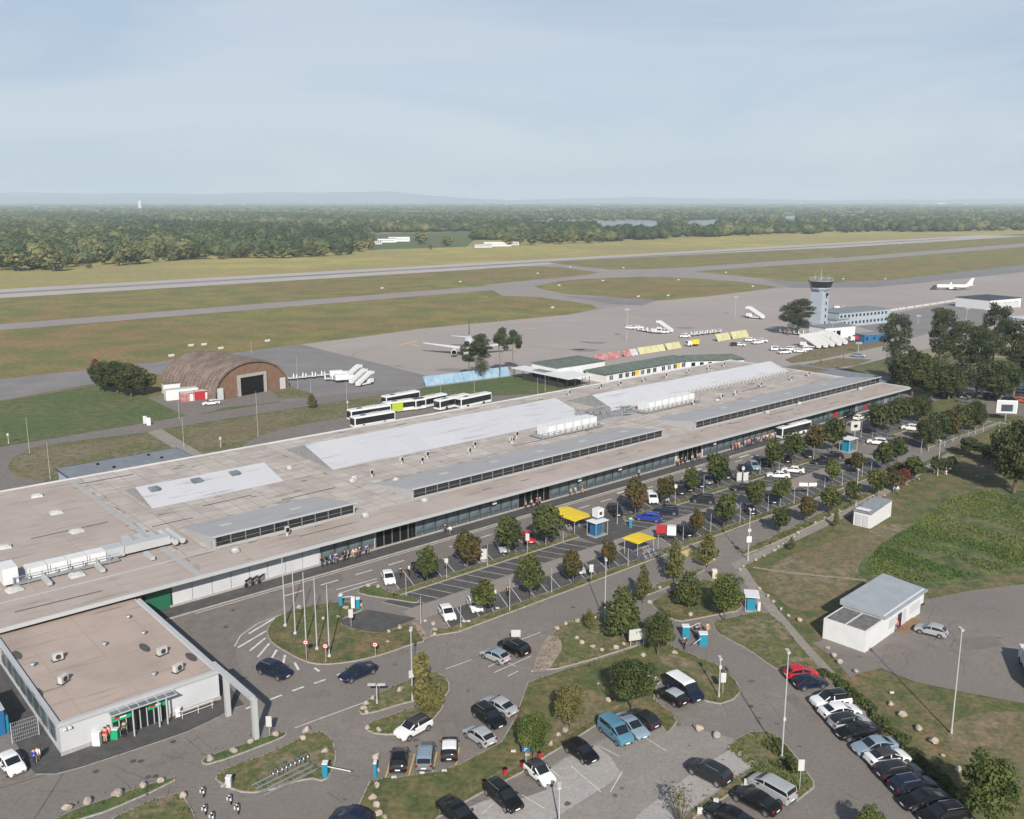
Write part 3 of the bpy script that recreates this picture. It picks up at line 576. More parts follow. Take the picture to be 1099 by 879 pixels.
# air handling units
def ahu(u0, u1, v0, h, d, plat, name='air_handler'):
    f = MB(); f.bx(u0 - 2, u1 + 1.5, v0 - .9, v0 + d + .3, 4.75, 4.95)
    u = u0 - 2
    while u <= u1 + 1.5: f.bx(u, u + .14, v0 - .85, v0 - .7, 4.5, 5.9); u += 1.8
    f.bx(u0 - 2, u1 + 1.5, v0 - .85, v0 - .79, 5.82, 5.9)
    a = f.build(name, [M['grey_metal']], T)
    n = int((u1 - u0) / 2.6); c = MB()
    for i in range(n):
        w_ = (u1 - u0) / n; c.bx(u0 + i * w_ + .05, u0 + (i + 1) * w_ - .05, v0, v0 + d, 4.95, 4.95 + h * .88)
    c.build('casing', [M['white_metal']], a)
    c = MB()
    for i in range(n): c.bx(u0 + i * (u1 - u0) / n + .3, u0 + i * (u1 - u0) / n + .36, v0 - .02, v0, 5.2, 4.7 + h)
    c.build('grille', [M['plastic_dark']], a); return a
ua, va = L(27, 622, 5.2); ub, vb2 = L(112, 597, 5.2)
a1 = ahu(ua + .5, ub, 13.6, 1.55, 2.2, 1)
MB().bx(ua - 2.6, ua - .7, 13.2, 16.6, 4.9, 7.2).build('inlet_box', [M['white_metal']], a1)
d = MB(); d.bx(ub, ub + 2.6, 13.8, 16, 4.9, 6.4); d.bx(ub + 2.6, ub + 9.5, 14, 15.8, 5.0, 6.2)
for k in range(3): d.bx(ub + 4 + k * 1.7, ub + 4.9 + k * 1.7, 15.8, 19.4 - k * .4, 5.0, 6.0)
d.tube((ub + 9.9, 13, 5.4), (ub + 9.9, 19, 5.4), .45); d.tube((ub + 11, 13, 5.4), (ub + 11, 19, 5.4), .45)
for k in (2, 9, 16): d.bx(ua + k, ua + k + .6, 9.8, 12.8, 4.7, 5.2)
d.build('duct', [M['galv']], a1)
ahu(-116.5, -100.5, 25.3, 2.3, 3.2, 1); ahu(-80.5, -62, 27.3, 2.3, 3.2, 1)
pg = MB(); pg.bx(-97, -82, 29, 33, 4.5, 4.75)
for k in range(22): u = -97 + RR.random() * 15; v = 28 + RR.random() * 12; pg.tube((u, v, 5.0), (u + RR.uniform(1, 4), v + RR.uniform(-.6, .6), 5.0), .16, n=6); pg.tube((u, v, 4.5), (u, v, 5.6), .14, n=6)
for k in range(5): pg.tube((-97 + k * 3, 36 + k * .5, 5.1), (-94.2 + k * 3, 36.4 + k * .5, 5.1), .5, n=8)
for k in range(6): pg.box((-95 + k * 1.1, 37.5 - k * 1.2, 5.2), (.9, .9, 1.0))
pg.tube((-98, 47, 5.0), (-93.5, 40, 5.0), .45)
pg.build('pipework', [M['grey_metal']], T)
st = MB()
for k in range(60):
    u = RR.uniform(-205, -5); v = RR.choice([RR.uniform(22, 33), RR.uniform(3, 8), RR.uniform(51, 60)]); st.sheet([(u, v), (u + RR.uniform(.6, 3), v + .05), (u + RR.uniform(.6, 2.5), v + RR.uniform(.1, .35)), (u + .1, v + .3)], 4.537)
st.build('standing_puddles', [M['plastic_dark']], T)
mat('roof_stain', (.13, .11, .10), .95, var=(.22, .18, .16), scale=1.5, lo=.4, hi=.6)
mat('roof_moss', (.20, .12, .095), .95, var=(.33, .27, .24), scale=.8, lo=.4, hi=.6)
for nm, mt, n_, zz in (('gutter_stain', 'roof_stain', 260, 4.541), ('moss_stain', 'roof_moss', 120, 4.545)):
    st = MB()
    for k in range(n_):
        q_ = RR.random()
        if q_ < .6: v = RR.choice([21.9, 22.2, 33.0, 8.0, 54.3, 47.7, 7.6]) + RR.gauss(0, .25); u = RR.uniform(-208, -4); l_ = RR.uniform(.6, 5); h_ = RR.uniform(.05, .28); a_, c_ = l_, h_
        elif q_ < .8: u = RR.choice([-206.3, -205.2, -168, -96, -90]) + RR.gauss(0, .5); v = RR.uniform(3, 60); a_, c_ = RR.uniform(.06, .35), RR.uniform(.6, 4)
        else: u = RR.uniform(-262, -4); v = RR.uniform(1, 60); a_, c_ = RR.uniform(.3, 1.6), RR.uniform(.1, .5)
        if 34 < v < 47 and u > -200: continue
        if 8.3 < v < 21.4 and u > -201: continue
        st.sheet([(u + a_ * .5 * math.cos(t) * RR.uniform(.7, 1.1), v + c_ * .5 * math.sin(t) * RR.uniform(.6, 1.1)) for t in [i * .785 for i in range(8)]], zz)
    st.build(nm, [M[mt]], T)
for k in range(20):
    u = RR.uniform(-258, -8); v = RR.choice([RR.uniform(1.5, 7), RR.uniform(23, 32), RR.uniform(55, 60)]); l_ = RR.uniform(3, 12); st = MB(); st.tube((u, v, 4.58), (u + l_, v + RR.uniform(-.4, .4), 4.58), .05, n=5); st.build('cable_run', [M['plastic_dark']], T)

# annexe
AN = empty('annexe_building', W(-223.5, -25.7), RZ, 'low square grey annexe with a beige flat roof and a green signed entrance', 'building')
b = MB(); b.bx(-8.5, 8.5, 0, 26.5, .0, 3.42); b.build('wall', [M['wall_grey']], AN)
b = MB(); b.bx(-8.1, 8.1, .4, 26.5, 3.42, 3.5); b.build('roof', [M['annex_roof']], AN)
b = MB(); b.bx(-8.75, 8.75, -.2, .25, 3.3, 3.75); b.bx(-8.75, -8.35, .25, 25.5, 3.3, 3.75); b.bx(8.35, 8.75, .25, 25.5, 3.3, 3.75); b.build('parapet', [M['galv']], AN)
b = MB(); b.bx(-8.6, 8.6, -.12, 0, .05, .45); b.build('plinth', [M['concrete_pale']], AN)
for k in range(8):
    b = MB(); b.bx(-8.6, -8.5, 1.5 + k * 2.9, 3.9 + k * 2.9, 1.0, 2.8, 0); b.bx(-8.64, -8.56, 2.65 + k * 2.9, 2.75 + k * 2.9, 1.0, 2.8, 1); b.build('window', [M['glass_front'], M['plastic_dark']], AN)
for a, b2, kx in [(62, 705, 0), (174, 699, 1), (191, 717, 2), (68, 729, 3)]:
    u, v = L(a, b2, 3.9); q = MB(); q.box((0, 0, .5), (1.1, .5, .8), 0, 0); q.tube((0, -.26, .5), (0, -.3, .5), .3, n=12, mi=1); q.box((0, 0, .05), (1.3, .8, .08), 0, 1); q.build('condenser', [M['white_dull'], M['plastic_dark']], AN, loc=(u + 223.5, v + 25.7, 3.5), rz=.2 * kx)
for a, b2 in [(137.6, 661), (154, 678), (30, 655), (112, 690), (165, 722), (35, 712)]:
    u, v = L(a, b2, 3.9); q = MB(); q.tube((0, 0, 0), (0, 0, .35), .22, n=8); q.tube((0, 0, .35), (0, 0, .5), .35, .3, n=8); q.build('roof_vent', [M['grey_metal']], AN, loc=(u + 223.5, v + 25.7, 3.5))
for (a, b2) in [(155, 692), (205, 702), (40, 740), (18, 700)]:
    u, v = L(a, b2, 3.87); MB().sheet([(u + 223.5 + .5 * math.cos(t), v + 25.7 + 1.4 * math.sin(t * 1.0)) for t in [i * .628 for i in range(10)]], 3.508).build('puddle', [M['asphalt_dark']], AN)
ex0 = L(127, 800, 0)[0] + 223.5; ex1 = L(188, 780, 0)[0] + 223.5
e = MB(); e.bx(ex0, ex1, -.14, -.02, .06, 2.9, 0)
for k in range(9): u = ex0 + (ex1 - ex0) * k / 8; e.bx(u - .05, u + .05, -.24, -.14, .06, 2.9, 1)
e.build('entrance_front', [M['glass_dark'], M['galv']], AN)
for k, (q0, q1) in enumerate(((ex0, ex0 + 2.0), (ex1 - 2.1, ex1 - .1))):
    s = MB(); s.bx(q0, q1, -.34, -.26, 1.9, 2.9, 0); s.bx(q0 + .15, q1 - .5, -.37, -.34, 2.15, 2.4, 1); s.bx(q0 + .15, q0 + .8, -.39, -.37, 2.17, 2.38, 2); s.build('sign_panel', [M['green'], M['white_metal'], M['red']], AN)
c = MB()
for k in range(8): u = ex0 - .3 + (ex1 - ex0 + 1) * k / 7; c.bx(u - .05, u + .05, -1.4, -.2, 3.2, 3.3)
c.bx(ex0 - .4, ex1 + .8, -1.45, -1.35, 3.2, 3.32); c.bx(ex0 - .4, ex1 + .8, -.45, -.35, 3.2, 3.32); cn = c.build('entrance_canopy', [M['galv']], AN)
MB().bx(ex0 - .3, ex1 + .7, -1.35, -.45, 3.24, 3.27).build('canopy_glass', [M['glass_front']], cn)
for u in (ex0 + 1.9, ex0 + 4.6, ex1 - .4): MB().tube((u, -1.25, .06), (u, -1.25, 3.2), .09).build('post', [M['galv']], AN)
h = MB(); 
for u in (ex1 + 1.2, ex1 + 3.0, ex1 + 4.6): h.tube((u, -1.3, .06), (u, -1.3, 1.0), .03)
h.tube((ex1 + .4, -1.3, 1.0), (ex1 + 4.8, -1.3, 1.0), .035); h.tube((ex1 + .4, -1.3, .5), (ex1 + 4.8, -1.3, .5), .03); h.build('handrail', [M['white_metal']], AN)
for u in (-7.6, -8.1): MB().box((u, -.25, 3.0), (.35, .35, .22)).build('wall_lamp', [M['white_metal']], AN)
# steel portal
g0 = L(245, 768); g1 = L(275, 794)
PT = empty('steel_portal', W(g0[0], g0[1]), RZ, 'grey steel portal frame standing at the corner of the square annexe', 'portal')
dd = (g1[0] - g0[0], g1[1] - g0[1])
MB().box((0, 0, 2.4), (.55, .48, 4.8), 0).build('leg', [M['galv']], PT)
MB().box((dd[0], dd[1], 2.4), (.55, .48, 4.8), 0).build('leg', [M['galv']], PT)
MB().bx(-.3, .3, dd[1] - .24, .5, 4.8, 5.15).build('beam', [M['galv']], PT)
MB().bx(-.28, .28, .5, 3.4, 4.8, 5.12).build('beam', [M['galv']], PT)

# low dark-roofed building behind the terminal's left part
CB = empty('store_building', W(-192.3, 71.5), RZ, 'low store building with a slate blue flat roof behind the terminal', 'building')
MB().bx(-12, 12, -4.4, 4.4, -.1, 2.85).build('wall', [M['skyblue_wall']], CB)
MB().bx(-12.3, 12.3, -4.7, 4.7, 2.85, 3.05).build('roof', [M['slate']], CB)
e = MB(); e.bx(-12.35, 12.35, -4.8, -4.7, 2.8, 3.1); e.bx(-12.35, 12.35, 4.7, 4.8, 2.8, 3.1); e.bx(-12.42, -12.3, -4.8, 4.8, 2.8, 3.1); e.bx(12.3, 12.42, -4.8, 4.8, 2.8, 3.1); e.build('roof_edge', [M['navy_roof']], CB)
for u, v in ((-5, 2), (-3.2, -2.4), (5.5, 2.4), (6.8, -1.6)): MB().tube((u, v, 3.05), (u, v, 3.35), .3, .3, 8).build('roof_vent', [M['dark']], CB)

# hardened aircraft shelter (hangar)
HG = empty('aircraft_shelter', W(-134.6, 133.5), RZ + R(9), 'rounded concrete aircraft shelter streaked brown, with a dark square opening', 'hangar')
Rw, Hh, D = 13.0, 10.0, 29
def arc(y, s=1.0, n=20): return [(Rw * s * math.cos(t), y, Hh * s * math.sin(t) ** .85) for t in [math.pi * i / n for i in range(n + 1)]]
s = MB(); rings = []
nk = 30
for k in range(nk + 1):
    y = D * k / nk; sc_ = 1.0 + .014 * (k % 2)
    rings.append(arc(y, sc_))
s.loft(rings, closed=False, cap=False); s.loft([arc(0, 1.0), arc(0, .955)], closed=False, cap=False)
s.build('shell', [M['concrete_old']], HG)
s = MB(); aa = arc(.55, .955)
s.add([p for p in aa] , [tuple(range(len(aa) - 1, -1, -1))]); s.loft([arc(0, .955), arc(.55, .955)], closed=False, cap=False); s.add([p for p in arc(D)], [tuple(range(21))]); s.build('end_wall', [M['brick_brown']], HG)
f = MB(); f.bx(-4.9, -4.1, -.15, .5, 0, 6.2); f.bx(4.1, 4.9, -.15, .5, 0, 6.2); f.bx(-4.1, 4.1, -.15, .5, 5.4, 6.2); f.build('door_frame', [M['concrete_pale']], HG)
MB().bx(-4.1, 4.1, .35, .52, 0, 5.4).build('opening', [M['dark']], HG)  # black slab, the unlit interior painted as a flat dark face
for u in (-11, 10.6): MB().bx(u - .9, u + .9, -.3, .1, 0, 3.4).build('side_door', [M['wall_grey']], HG)

# control tower
tb = P(877.5, 353)
TW = empty('control_tower', tb, RZ, 'pale blue control tower with a dark glazed octagonal cab and roof aerials', 'tower')
MB().box((0, 0, 8.6), (5.6, 5.6, 17.2), 0).build('shaft', [M['tower_wall']], TW)
MB().box((3.3, -.6, 8.2), (1.1, 3.2, 16.4)).build('stair_shaft', [M['wall_grey']], TW)
for k in range(5): MB().box((.9, -2.83, 3 + k * 2.9), (.9, .1, 1.3)).build('window', [M['glass_dark']], TW)
MB().box((1.2, -2.85, 15.6), (2.2, .12, 1.2)).build('window', [M['glass_dark']], TW)
o8 = lambda r, z: [(r * math.cos(t), r * math.sin(t), z) for t in [math.pi / 8 + math.pi / 4 * i for i in range(8)]]
MB().loft([o8(3.2, 16.8), o8(4.3, 18.0), o8(4.4, 18.9)]).build('cab_base', [M['tower_wall']], TW)
MB().loft([o8(4.5, 18.7), o8(5.4, 21.4)]).build('cab_glazing', [M['glass_dark']], TW)
MB().loft([o8(5.5, 21.4), o8(5.4, 21.8)]).build('cab_roof', [M['slate']], TW)
r = MB()
for i in range(8):
    a = o8(4.9, 21.8)[i]; b3 = o8(4.9, 21.8)[(i + 1) % 8]; r.tube(a, (a[0], a[1], 22.9), .06); r.tube((a[0], a[1], 22.9), (b3[0], b3[1], 22.9), .05)
r.build('roof_railing', [M['white_dull']], TW)
for i, (x, y, h_) in enumerate([(0, 0, 5.5), (2, 1, 3), (-2, 1.5, 3.4), (-3, -2, 2.4), (3, -2, 2.8)]): MB().tube((x, y, 21.8), (x, y, 21.8 + h_), .07, .04).build('aerial', [M['white_dull']], TW)

# gate building with green roofs
def hiproof(s, x0, x1, y0, y1, z, h, ov=.5, mi=0):
    x0 -= ov; x1 += ov; y0 -= ov; y1 += ov; ym = (y0 + y1) / 2; k = (y1 - y0) / 2 * .8
    q = [(x0, y0, z), (x1, y0, z), (x1, y1, z), (x0, y1, z), (x0 + k, ym, z + h), (x1 - k, ym, z + h)]
    s.add(q, [(0, 1, 5, 4), (1, 2, 5), (2, 3, 4, 5), (3, 0, 4), (3, 2, 1, 0)], mi)
GB = empty('gate_building', W(-24, 80.5), RZ, 'long white single-storey building with a shallow green roof behind the terminal', 'building')
MB().bx(-19.5, 22, -4.2, 4.8, -.1, 3.0).build('wall', [M['white_metal']], GB)
s = MB(); hiproof(s, -19.5, 22, -4.2, 4.8, 3.0, 1.5, .7); s.build('roof', [M['green_roof']], GB)
x = -18; k = 0
while x < 21:
    q = MB(); q.bx(x, x + 1.5, -4.28, -4.2, .9, 2.3, 0); q.bx(x + .7, x + .78, -4.32, -4.28, .9, 2.3, 1); q.build('window', [M['glass_dark'] if k % 4 else M['glass_front'], M['white_metal']], GB)
    if k % 6 == 3: MB().bx(x + 1.7, x + 3.3, -4.3, -4.2, .9, 2.4).build('poster', [M['yellow']], GB)
    x += 3.0 if k % 3 else 4.4; k += 1
GW = empty('gate_wing', W(6.5, 73.5), RZ - R(31), 'green roofed white wing bent off the right end of the long gate building', 'building')
MB().bx(-11, 10, -3.8, 3.8, -.1, 2.9).build('wall', [M['white_metal']], GW)
s = MB(); hiproof(s, -13, 10, -3.8, 3.8, 2.95, 1.4, .7); s.build('roof', [M['green_roof']], GW)
for k in range(6): MB().bx(-9 + k * 3, -7.6 + k * 3, -3.88, -3.8, .9, 2.3).build('window', [M['glass_dark']], GW)
GC = empty('waiting_hall', W(-46, 90), RZ, 'white hall with a green roof and a flat white canopy over dark posts', 'building')
MB().bx(-8.5, 12.5, -3.5, 9, -.1, 4.9).build('wall', [M['white_metal']], GC)
s = MB(); hiproof(s, -8.5, 12.5, -3.5, 9, 4.9, .9, .5); s.build('roof', [M['green_roof']], GC)
MB().bx(-14.5, -8.7, -14, 12, 3.3, 3.6).build('canopy', [M['white_metal']], GC); MB().bx(-8.7, -4, -14, -3.7, 3.3, 3.6).build('canopy', [M['white_metal']], GC)
MB().bx(-13, -9.6, -2, 4, 3.6, 3.68).build('solar_panel', [M['slate']], GC)
for y in range(-13, 12, 4): MB().tube((-14, y, 0), (-14, y, 3.3), .12, n=6).build('post', [M['plastic_dark']], GC)
for xx in (-11, -8, -5): MB().tube((xx, -13.6, 0), (xx, -13.6, 3.3), .12, n=6).build('post', [M['plastic_dark']], GC)
MB().bx(-13, -5, -10, 8, .0, 1.6).build('screen', [M['plastic_dark']], GC)

# coloured slanted blast screens
def screen(a, b2, h, mats, label, n=8, lean=1.6, group='slanted coloured screens by the apron'):
    p0, p1 = P(*a), P(*b2); d = p1 - p0; ln = d.length; rz = math.atan2(d.y, d.x)
    E = empty('blast_screen', p0, rz, label, 'screen', group)
    npn = max(2, int(ln / 3.2)); w_ = ln / npn
    for i in range(npn):
        s = MB(); x0 = i * w_; x1 = x0 + w_ - .12
        s.add([(x0, 0, .1), (x1, 0, .1), (x1, lean, h), (x0, lean, h), (x0, .12, .1), (x1, .12, .1), (x1, lean + .12, h), (x0, lean + .12, h)], [(0, 1, 2, 3), (7, 6, 5, 4), (0, 3, 7, 4), (1, 5, 6, 2), (3, 2, 6, 7), (0, 4, 5, 1)])
        s.build('panel', [M[mats[i % len(mats)]]], E)
        s = MB(); s.tube((x0 + .1, .2, 0), (x0 + .1, lean + .1, h - .1), .06, n=5); s.tube((x0 + .1, lean + .9, 0), (x0 + .1, lean + .1, h - .2), .06, n=5); s.build('strut', [M['grey_metal']], E)
screen((457, 415), (548, 403.5), 2.9, ['paleblue'], 'pale blue slanted screen wall in front of the pine trees')
screen((640, 388.5), (668, 384), 2.3, ['pink'], 'deep pink slanted screen behind the long green roof')
screen((671, 383.5), (686, 381), 2.3, ['pink', 'white_dull'], 'pink and white striped slanted screen next to the deep pink one')
screen((687, 380.8), (715, 376.5), 2.4, ['paleyellow'], 'longest pale yellow slanted screen behind the green roof')
screen((717, 376), (732, 373.5), 2.4, ['paleyellow'], 'short pale yellow slanted screen at the right end behind the green roof')
screen((771, 367), (785, 364.5), 2.9, ['paleyellow'], 'left one of the two pale yellow screens standing alone on the apron')
screen((787, 364.2), (804, 361.5), 2.9, ['paleyellow'], 'right one of the two pale yellow screens standing alone on the apron')

# far right: administration block, halls
def block(name, at, rz, dims, wallm, roofm, label, cat, rows=1, ww=1.2, step=2.6, wallz=None, flat=True, sides=('s',)):
    E = empty(name, at, rz, label, cat); x, y, z = dims
    MB().bx(-x / 2, x / 2, -y / 2, y / 2, -.1, z).build('wall', [M[wallm]], E)
    MB().bx(-x / 2 - .25, x / 2 + .25, -y / 2 - .25, y / 2 + .25, z, z + .28).build('roof', [M[roofm]], E)
    for r_ in range(rows):
        zz = z * (r_ + .55) / rows; n_ = int((x - 1) / step)
        for i in range(n_):
            MB().bx(-x / 2 + .9 + i * step, -x / 2 + .9 + i * step + ww, -y / 2 - .06, -y / 2, zz - .6, zz + .6).build('window', [M['glass_dark']], E)
    return E
a = P(905, 353); b2 = P(950, 346)
block('office_building', (a + b2) / 2 + Vector((-3, 8, 0)), math.atan2((b2 - a).y, (b2 - a).x) - R(8), (36, 14, 6.4), 'skyblue_wall', 'slate', 'two-storey pale blue office block with rows of small square windows beside the tower', 'office block', 2)
block('office_building', P(896, 352) + Vector((1, 4, 0)), RZ, (10, 8, 3.6), 'skyblue_wall', 'slate', 'small single-storey pale blue annex between the tower and the office block', 'building', 1)
e = block('fire_station', P(888, 362) + Vector((2.5, 2, 0)), RZ + R(-14), (17, 9, 4.6), 'white_metal', 'slate', 'small white shed with a dark gabled roof and arched doors near the tower', 'shed', 1, 1.0, 6)
for x in (-4, -1): MB().bx(x - 1.1, x + 1.1, -4.62, -4.5, 0, 3.2).build('arched_door', [M['dark']], e)
block('blue_container', P(935, 366), RZ - R(15), (13, 5, 3.0), 'blue', 'slate', 'deep blue container hut beside the white shed near the tower', 'container', 1, 1.0, 4)
h1 = P(1040, 330); h2 = P(1093, 332)
e = block('maintenance_hall', P(1068, 331) + Vector((0, 8, 0)), R(30), (27, 20, 5), 'white_metal', 'navy_roof', 'large white hall with a dark flat roof at the far right of the apron', 'hall', 1, 3.6, 5)
MB().bx(-9, 12, -10.2, -10.05, .2, 3.2).build('hall_doors', [M['wall_grey']], e)
block('parcel_building', P(1096, 350) + Vector((8, 4, 0)), R(25), (24, 10, 3.6), 'white_metal', 'wall_grey', 'low white building among the pines at the right edge', 'building', 1)
bar = MB(); a = P(955, 334); b2 = P(1033, 322)
BW = empty('concrete_barriers', a, math.atan2((b2 - a).y, (b2 - a).x), 'long row of low white barriers along the edge of the apron', 'barrier')
ln = (b2 - a).length
for k in range(int(ln / 9)): MB().box((k * 9 + 4, 0, .5), (7.6, .6, 1.0), 0, 0, 1, .5).build('segment', [M['white_dull']], BW)
# terminal's low right wing behind the roof
WG = empty('side_wing', W(10, 34), RZ, 'low dark grey wing at the right end of the terminal, brown planted roof', 'building')
MB().bx(-9.6, 6, -22, 12, -.1, 3.2).build('wall', [M['slate']], WG); MB().bx(-9.6, 6.2, -22.2, 12.2, 3.2, 3.45).build('roof', [M['slate']], WG); MB().bx(-8, 3, -1, 10, 3.45, 3.6).build('planted_roof', [M['dry_grass']], WG)

mat('skyl', (.10, .095, .09), .7, var=(.17, .16, .15), scale=1.5)
# small buildings on the right
S0 = P(868, 694); S1 = P(928, 700.5); SW = P(990, 656)
rz = math.atan2((SW - S1).y, (SW - S1).x)
SH = empty('site_office', S1, rz, 'long white site office with a blue-grey roof and a lower end with two skylights', 'building')
d0 = Matrix.Rotation(-rz, 3, 'Z') @ (S0 - S1); dep = d0.y; ln = (SW - S1).length
yl_ = dep
MB().bx(5.2, ln, .0, dep, -.1, 3.3).build('wall', [M['white_metal']], SH)
s = MB(); s.add([(4.9, -.4, 3.25), (ln + .3, -.4, 3.25), (ln + .3, dep + .3, 3.75), (4.9, dep + .3, 3.75), (4.9, -.4, 3.05), (ln + .3, -.4, 3.05), (ln + .3, dep + .3, 3.05), (4.9, dep + .3, 3.05)], [(0, 1, 2, 3), (7, 6, 5, 4), (0, 4, 5, 1), (1, 5, 6, 2), (2, 6, 7, 3), (3, 7, 4, 0)]); s.build('roof', [M['bluegrey']], SH)
lo = MB(); lo.bx(0, 5.2, 0, dep, -.1, 2.75); le = lo.build('end_block', [M['white_metal']], SH)
MB().bx(.3, 4.9, .3, dep / 2 - .15, 2.75, 2.82).build('skylight', [M['skyl']], SH); MB().bx(.3, 4.9, dep / 2 + .15, dep - .3, 2.75, 2.82).build('skylight', [M['skyl']], SH)
for x, w_ in ((6.5, 2.6), (12.8, 3.4)): MB().bx(x, x + w_, -.06, 0, 1.0, 2.2).build('window', [M['wall_grey']], SH)
MB().bx(9.3, 10.4, -.07, 0, .1, 2.2).build('door', [M['glass_dark']], SH); MB().bx(10.8, 11.8, -.07, 0, .1, 2.3).build('door', [M['wall_grey']], SH)
MB().bx(8.8, 14, -1.1, -.1, -.05, .25).build('step', [M['wood']], SH)
q0 = P(934, 567.5); q1 = P(956, 554); q2 = P(919, 561)
rz = math.atan2((q1 - q0).y, (q1 - q0).x); dep = (Matrix.Rotation(-rz, 3, 'Z') @ (q2 - q0)).y
SB = empty('transformer_hut', q0, rz, 'small white hut with grey double doors in the dry meadow', 'hut'); ln = (q1 - q0).length
s = MB(); s.add([(0, 0, 0), (ln, 0, 0), (ln, dep, 0), (0, dep, 0), (0, 0, 2.6), (ln, 0, 3.0), (ln, dep, 3.0), (0, dep, 2.6)], [(0, 1, 5, 4), (1, 2, 6, 5), (2, 3, 7, 6), (3, 0, 4, 7), (4, 5, 6, 7)]); s.build('wall', [M['white_metal']], SB)
s = MB(); s.add([(-.2, -.1, 2.62), (ln, -.1, 3.02), (ln, dep + .1, 3.02), (-.2, dep + .1, 2.62), (-.2, -.1, 2.7), (ln, -.1, 3.1), (ln, dep + .1, 3.1), (-.2, dep + .1, 2.7)], [(0, 1, 5, 4), (1, 2, 6, 5), (2, 3, 7, 6), (3, 0, 4, 7), (4, 5, 6, 7)]); s.build('roof', [M['grey_metal']], SB)
for y in (dep * .14, dep * .54): MB().bx(-.07, 0, y, y + dep * .33, .2, 2.2).build('door', [M['wall_grey']], SB)
for y in (dep * .2, dep * .6): MB().bx(.3, 1.5, y, y + 1.1, 2.9, 3.02).build('roof_panel', [M['white_metal']], SB)

# containers beside the shelter
for i, (a, b2, dims, m_, lab) in enumerate([((187, 422), 0, (6, 2.6, 3.0), 'white_metal', 'white container with a dark edged roof closest to the round tree clump'), ((194, 427), 0, (7, 3, 3.2), 'white_metal', 'larger white container in front, between the tree clump and the red ones'), ((200, 430.5), 0, (3.6, 2.6, 2.6), 'pink', 'pink container with a white door facing the road'), ((216, 428), 0, (3.8, 2.6, 2.6), 'red', 'red container next to the white van at the aircraft shelter')]):
    p = P(a, b2 if b2 else 0) if b2 else P(*((a, 0))) if False else P(187, 422)
del p
for a, b2, dims, m_, lab in [(188, 421, (7, 3, 2.8), 'white_metal', 'white container with a dark edged roof nearest the round tree clump'), (195, 427.5, (9, 3, 2.9), 'white_metal', 'larger white container between the tree clump and the pink container'), (201, 430, (3.9, 2.6, 2.5), 'pink', 'pink container with a white door facing the road'), (217, 428, (4.4, 2.6, 2.5), 'red', 'red container just left of the aircraft shelter and its white van')]:
    E = empty('container', P(a, b2), RZ - R(10), lab, 'container', 'containers beside the aircraft shelter')
    MB().box((0, 0, dims[2] / 2), dims).build('body', [M[m_]], E)
    MB().box((0, 0, dims[2] + .05), (dims[0] * .96, dims[1] * .9, .1)).build('roof', [M['green_roof'] if a == 188 else M['white_dull']], E)
    MB().box((dims[0] * .25, -dims[1] / 2 - .03, 1.05), (.9, .06, 2.0)).build('door', [M['white_metal'] if m_ != 'white_metal' else M['dark']], E)
E = empty('kiosk_container', P(1, 790), RZ, 'bright blue kiosk container with steel frame at the left edge', 'container')
MB().bx(-2.5, .5, 0, 6, .0, 2.9).build('body', [M['blue']], E); MB().bx(-2.6, .6, -.1, 6.1, 2.9, 3.05).build('roof', [M['galv']], E); MB().bx(.5, .9, .2, 1.2, 0, 2.0).build('cabinet', [M['cyan']], E)
E = empty('mesh_gate', W(-235.3, -20), RZ, 'tall wire mesh gate between the blue kiosk and the annexe', 'gate')
s = MB()
for x in (0, 2.6): s.tube((x, 0, 0), (x, 0, 2.4), .05)
for k in range(6): s.tube((0, 0, .2 + k * .43), (2.6, 0, .2 + k * .43), .015, n=4)
for k in range(12): s.tube((.2 + k * .2, 0, .1), (.2 + k * .2, 0, 2.4), .012, n=4)
s.build('frame', [M['galv']], E)

# ------------------------------------------------------------------ vegetation
def quads_mesh(name, pts, nor, size, tone, m, extra=None, aspect=.8):
    n = len(pts); a = NR.normal(size=(n, 3)); nor = nor / np.linalg.norm(nor, axis=1)[:, None]
    t = np.cross(nor, a); t /= np.linalg.norm(t, axis=1)[:, None]; b = np.cross(nor, t)
    s = size[:, None] * .5
    v = np.stack([pts - t * s - b * s * aspect, pts + t * s - b * s * aspect * .6, pts + t * s * .8 + b * s * aspect, pts - t * s * .7 + b * s * aspect], 1).reshape(-1, 3)
    f = np.arange(4 * n).reshape(-1, 4); tn = np.repeat(tone, 4)
    return v, f, tn
def np_mesh(name, v, quads, tn, mats, tris=None):
    me = bpy.data.meshes.new(name); nq = len(quads); nt_ = 0 if tris is None else len(tris)
    me.vertices.add(len(v)); me.vertices.foreach_set('co', np.ascontiguousarray(v, dtype=np.float32).ravel())
    li = quads.ravel() if tris is None else np.concatenate([quads.ravel(), tris.ravel()])
    me.loops.add(len(li)); me.loops.foreach_set('vertex_index', li.astype(np.int32))
    me.polygons.add(nq + nt_)
    st = np.arange(nq) * 4
    if nt_: st = np.concatenate([st, nq * 4 + np.arange(nt_) * 3])
    me.polygons.foreach_set('loop_start', st.astype(np.int32))
    at = me.attributes.new('tone', 'FLOAT', 'POINT'); at.data.foreach_set('value', tn.astype(np.float32))
    for m in mats: me.materials.append(m)
    me.update(calc_edges=True); me.validate(); return me
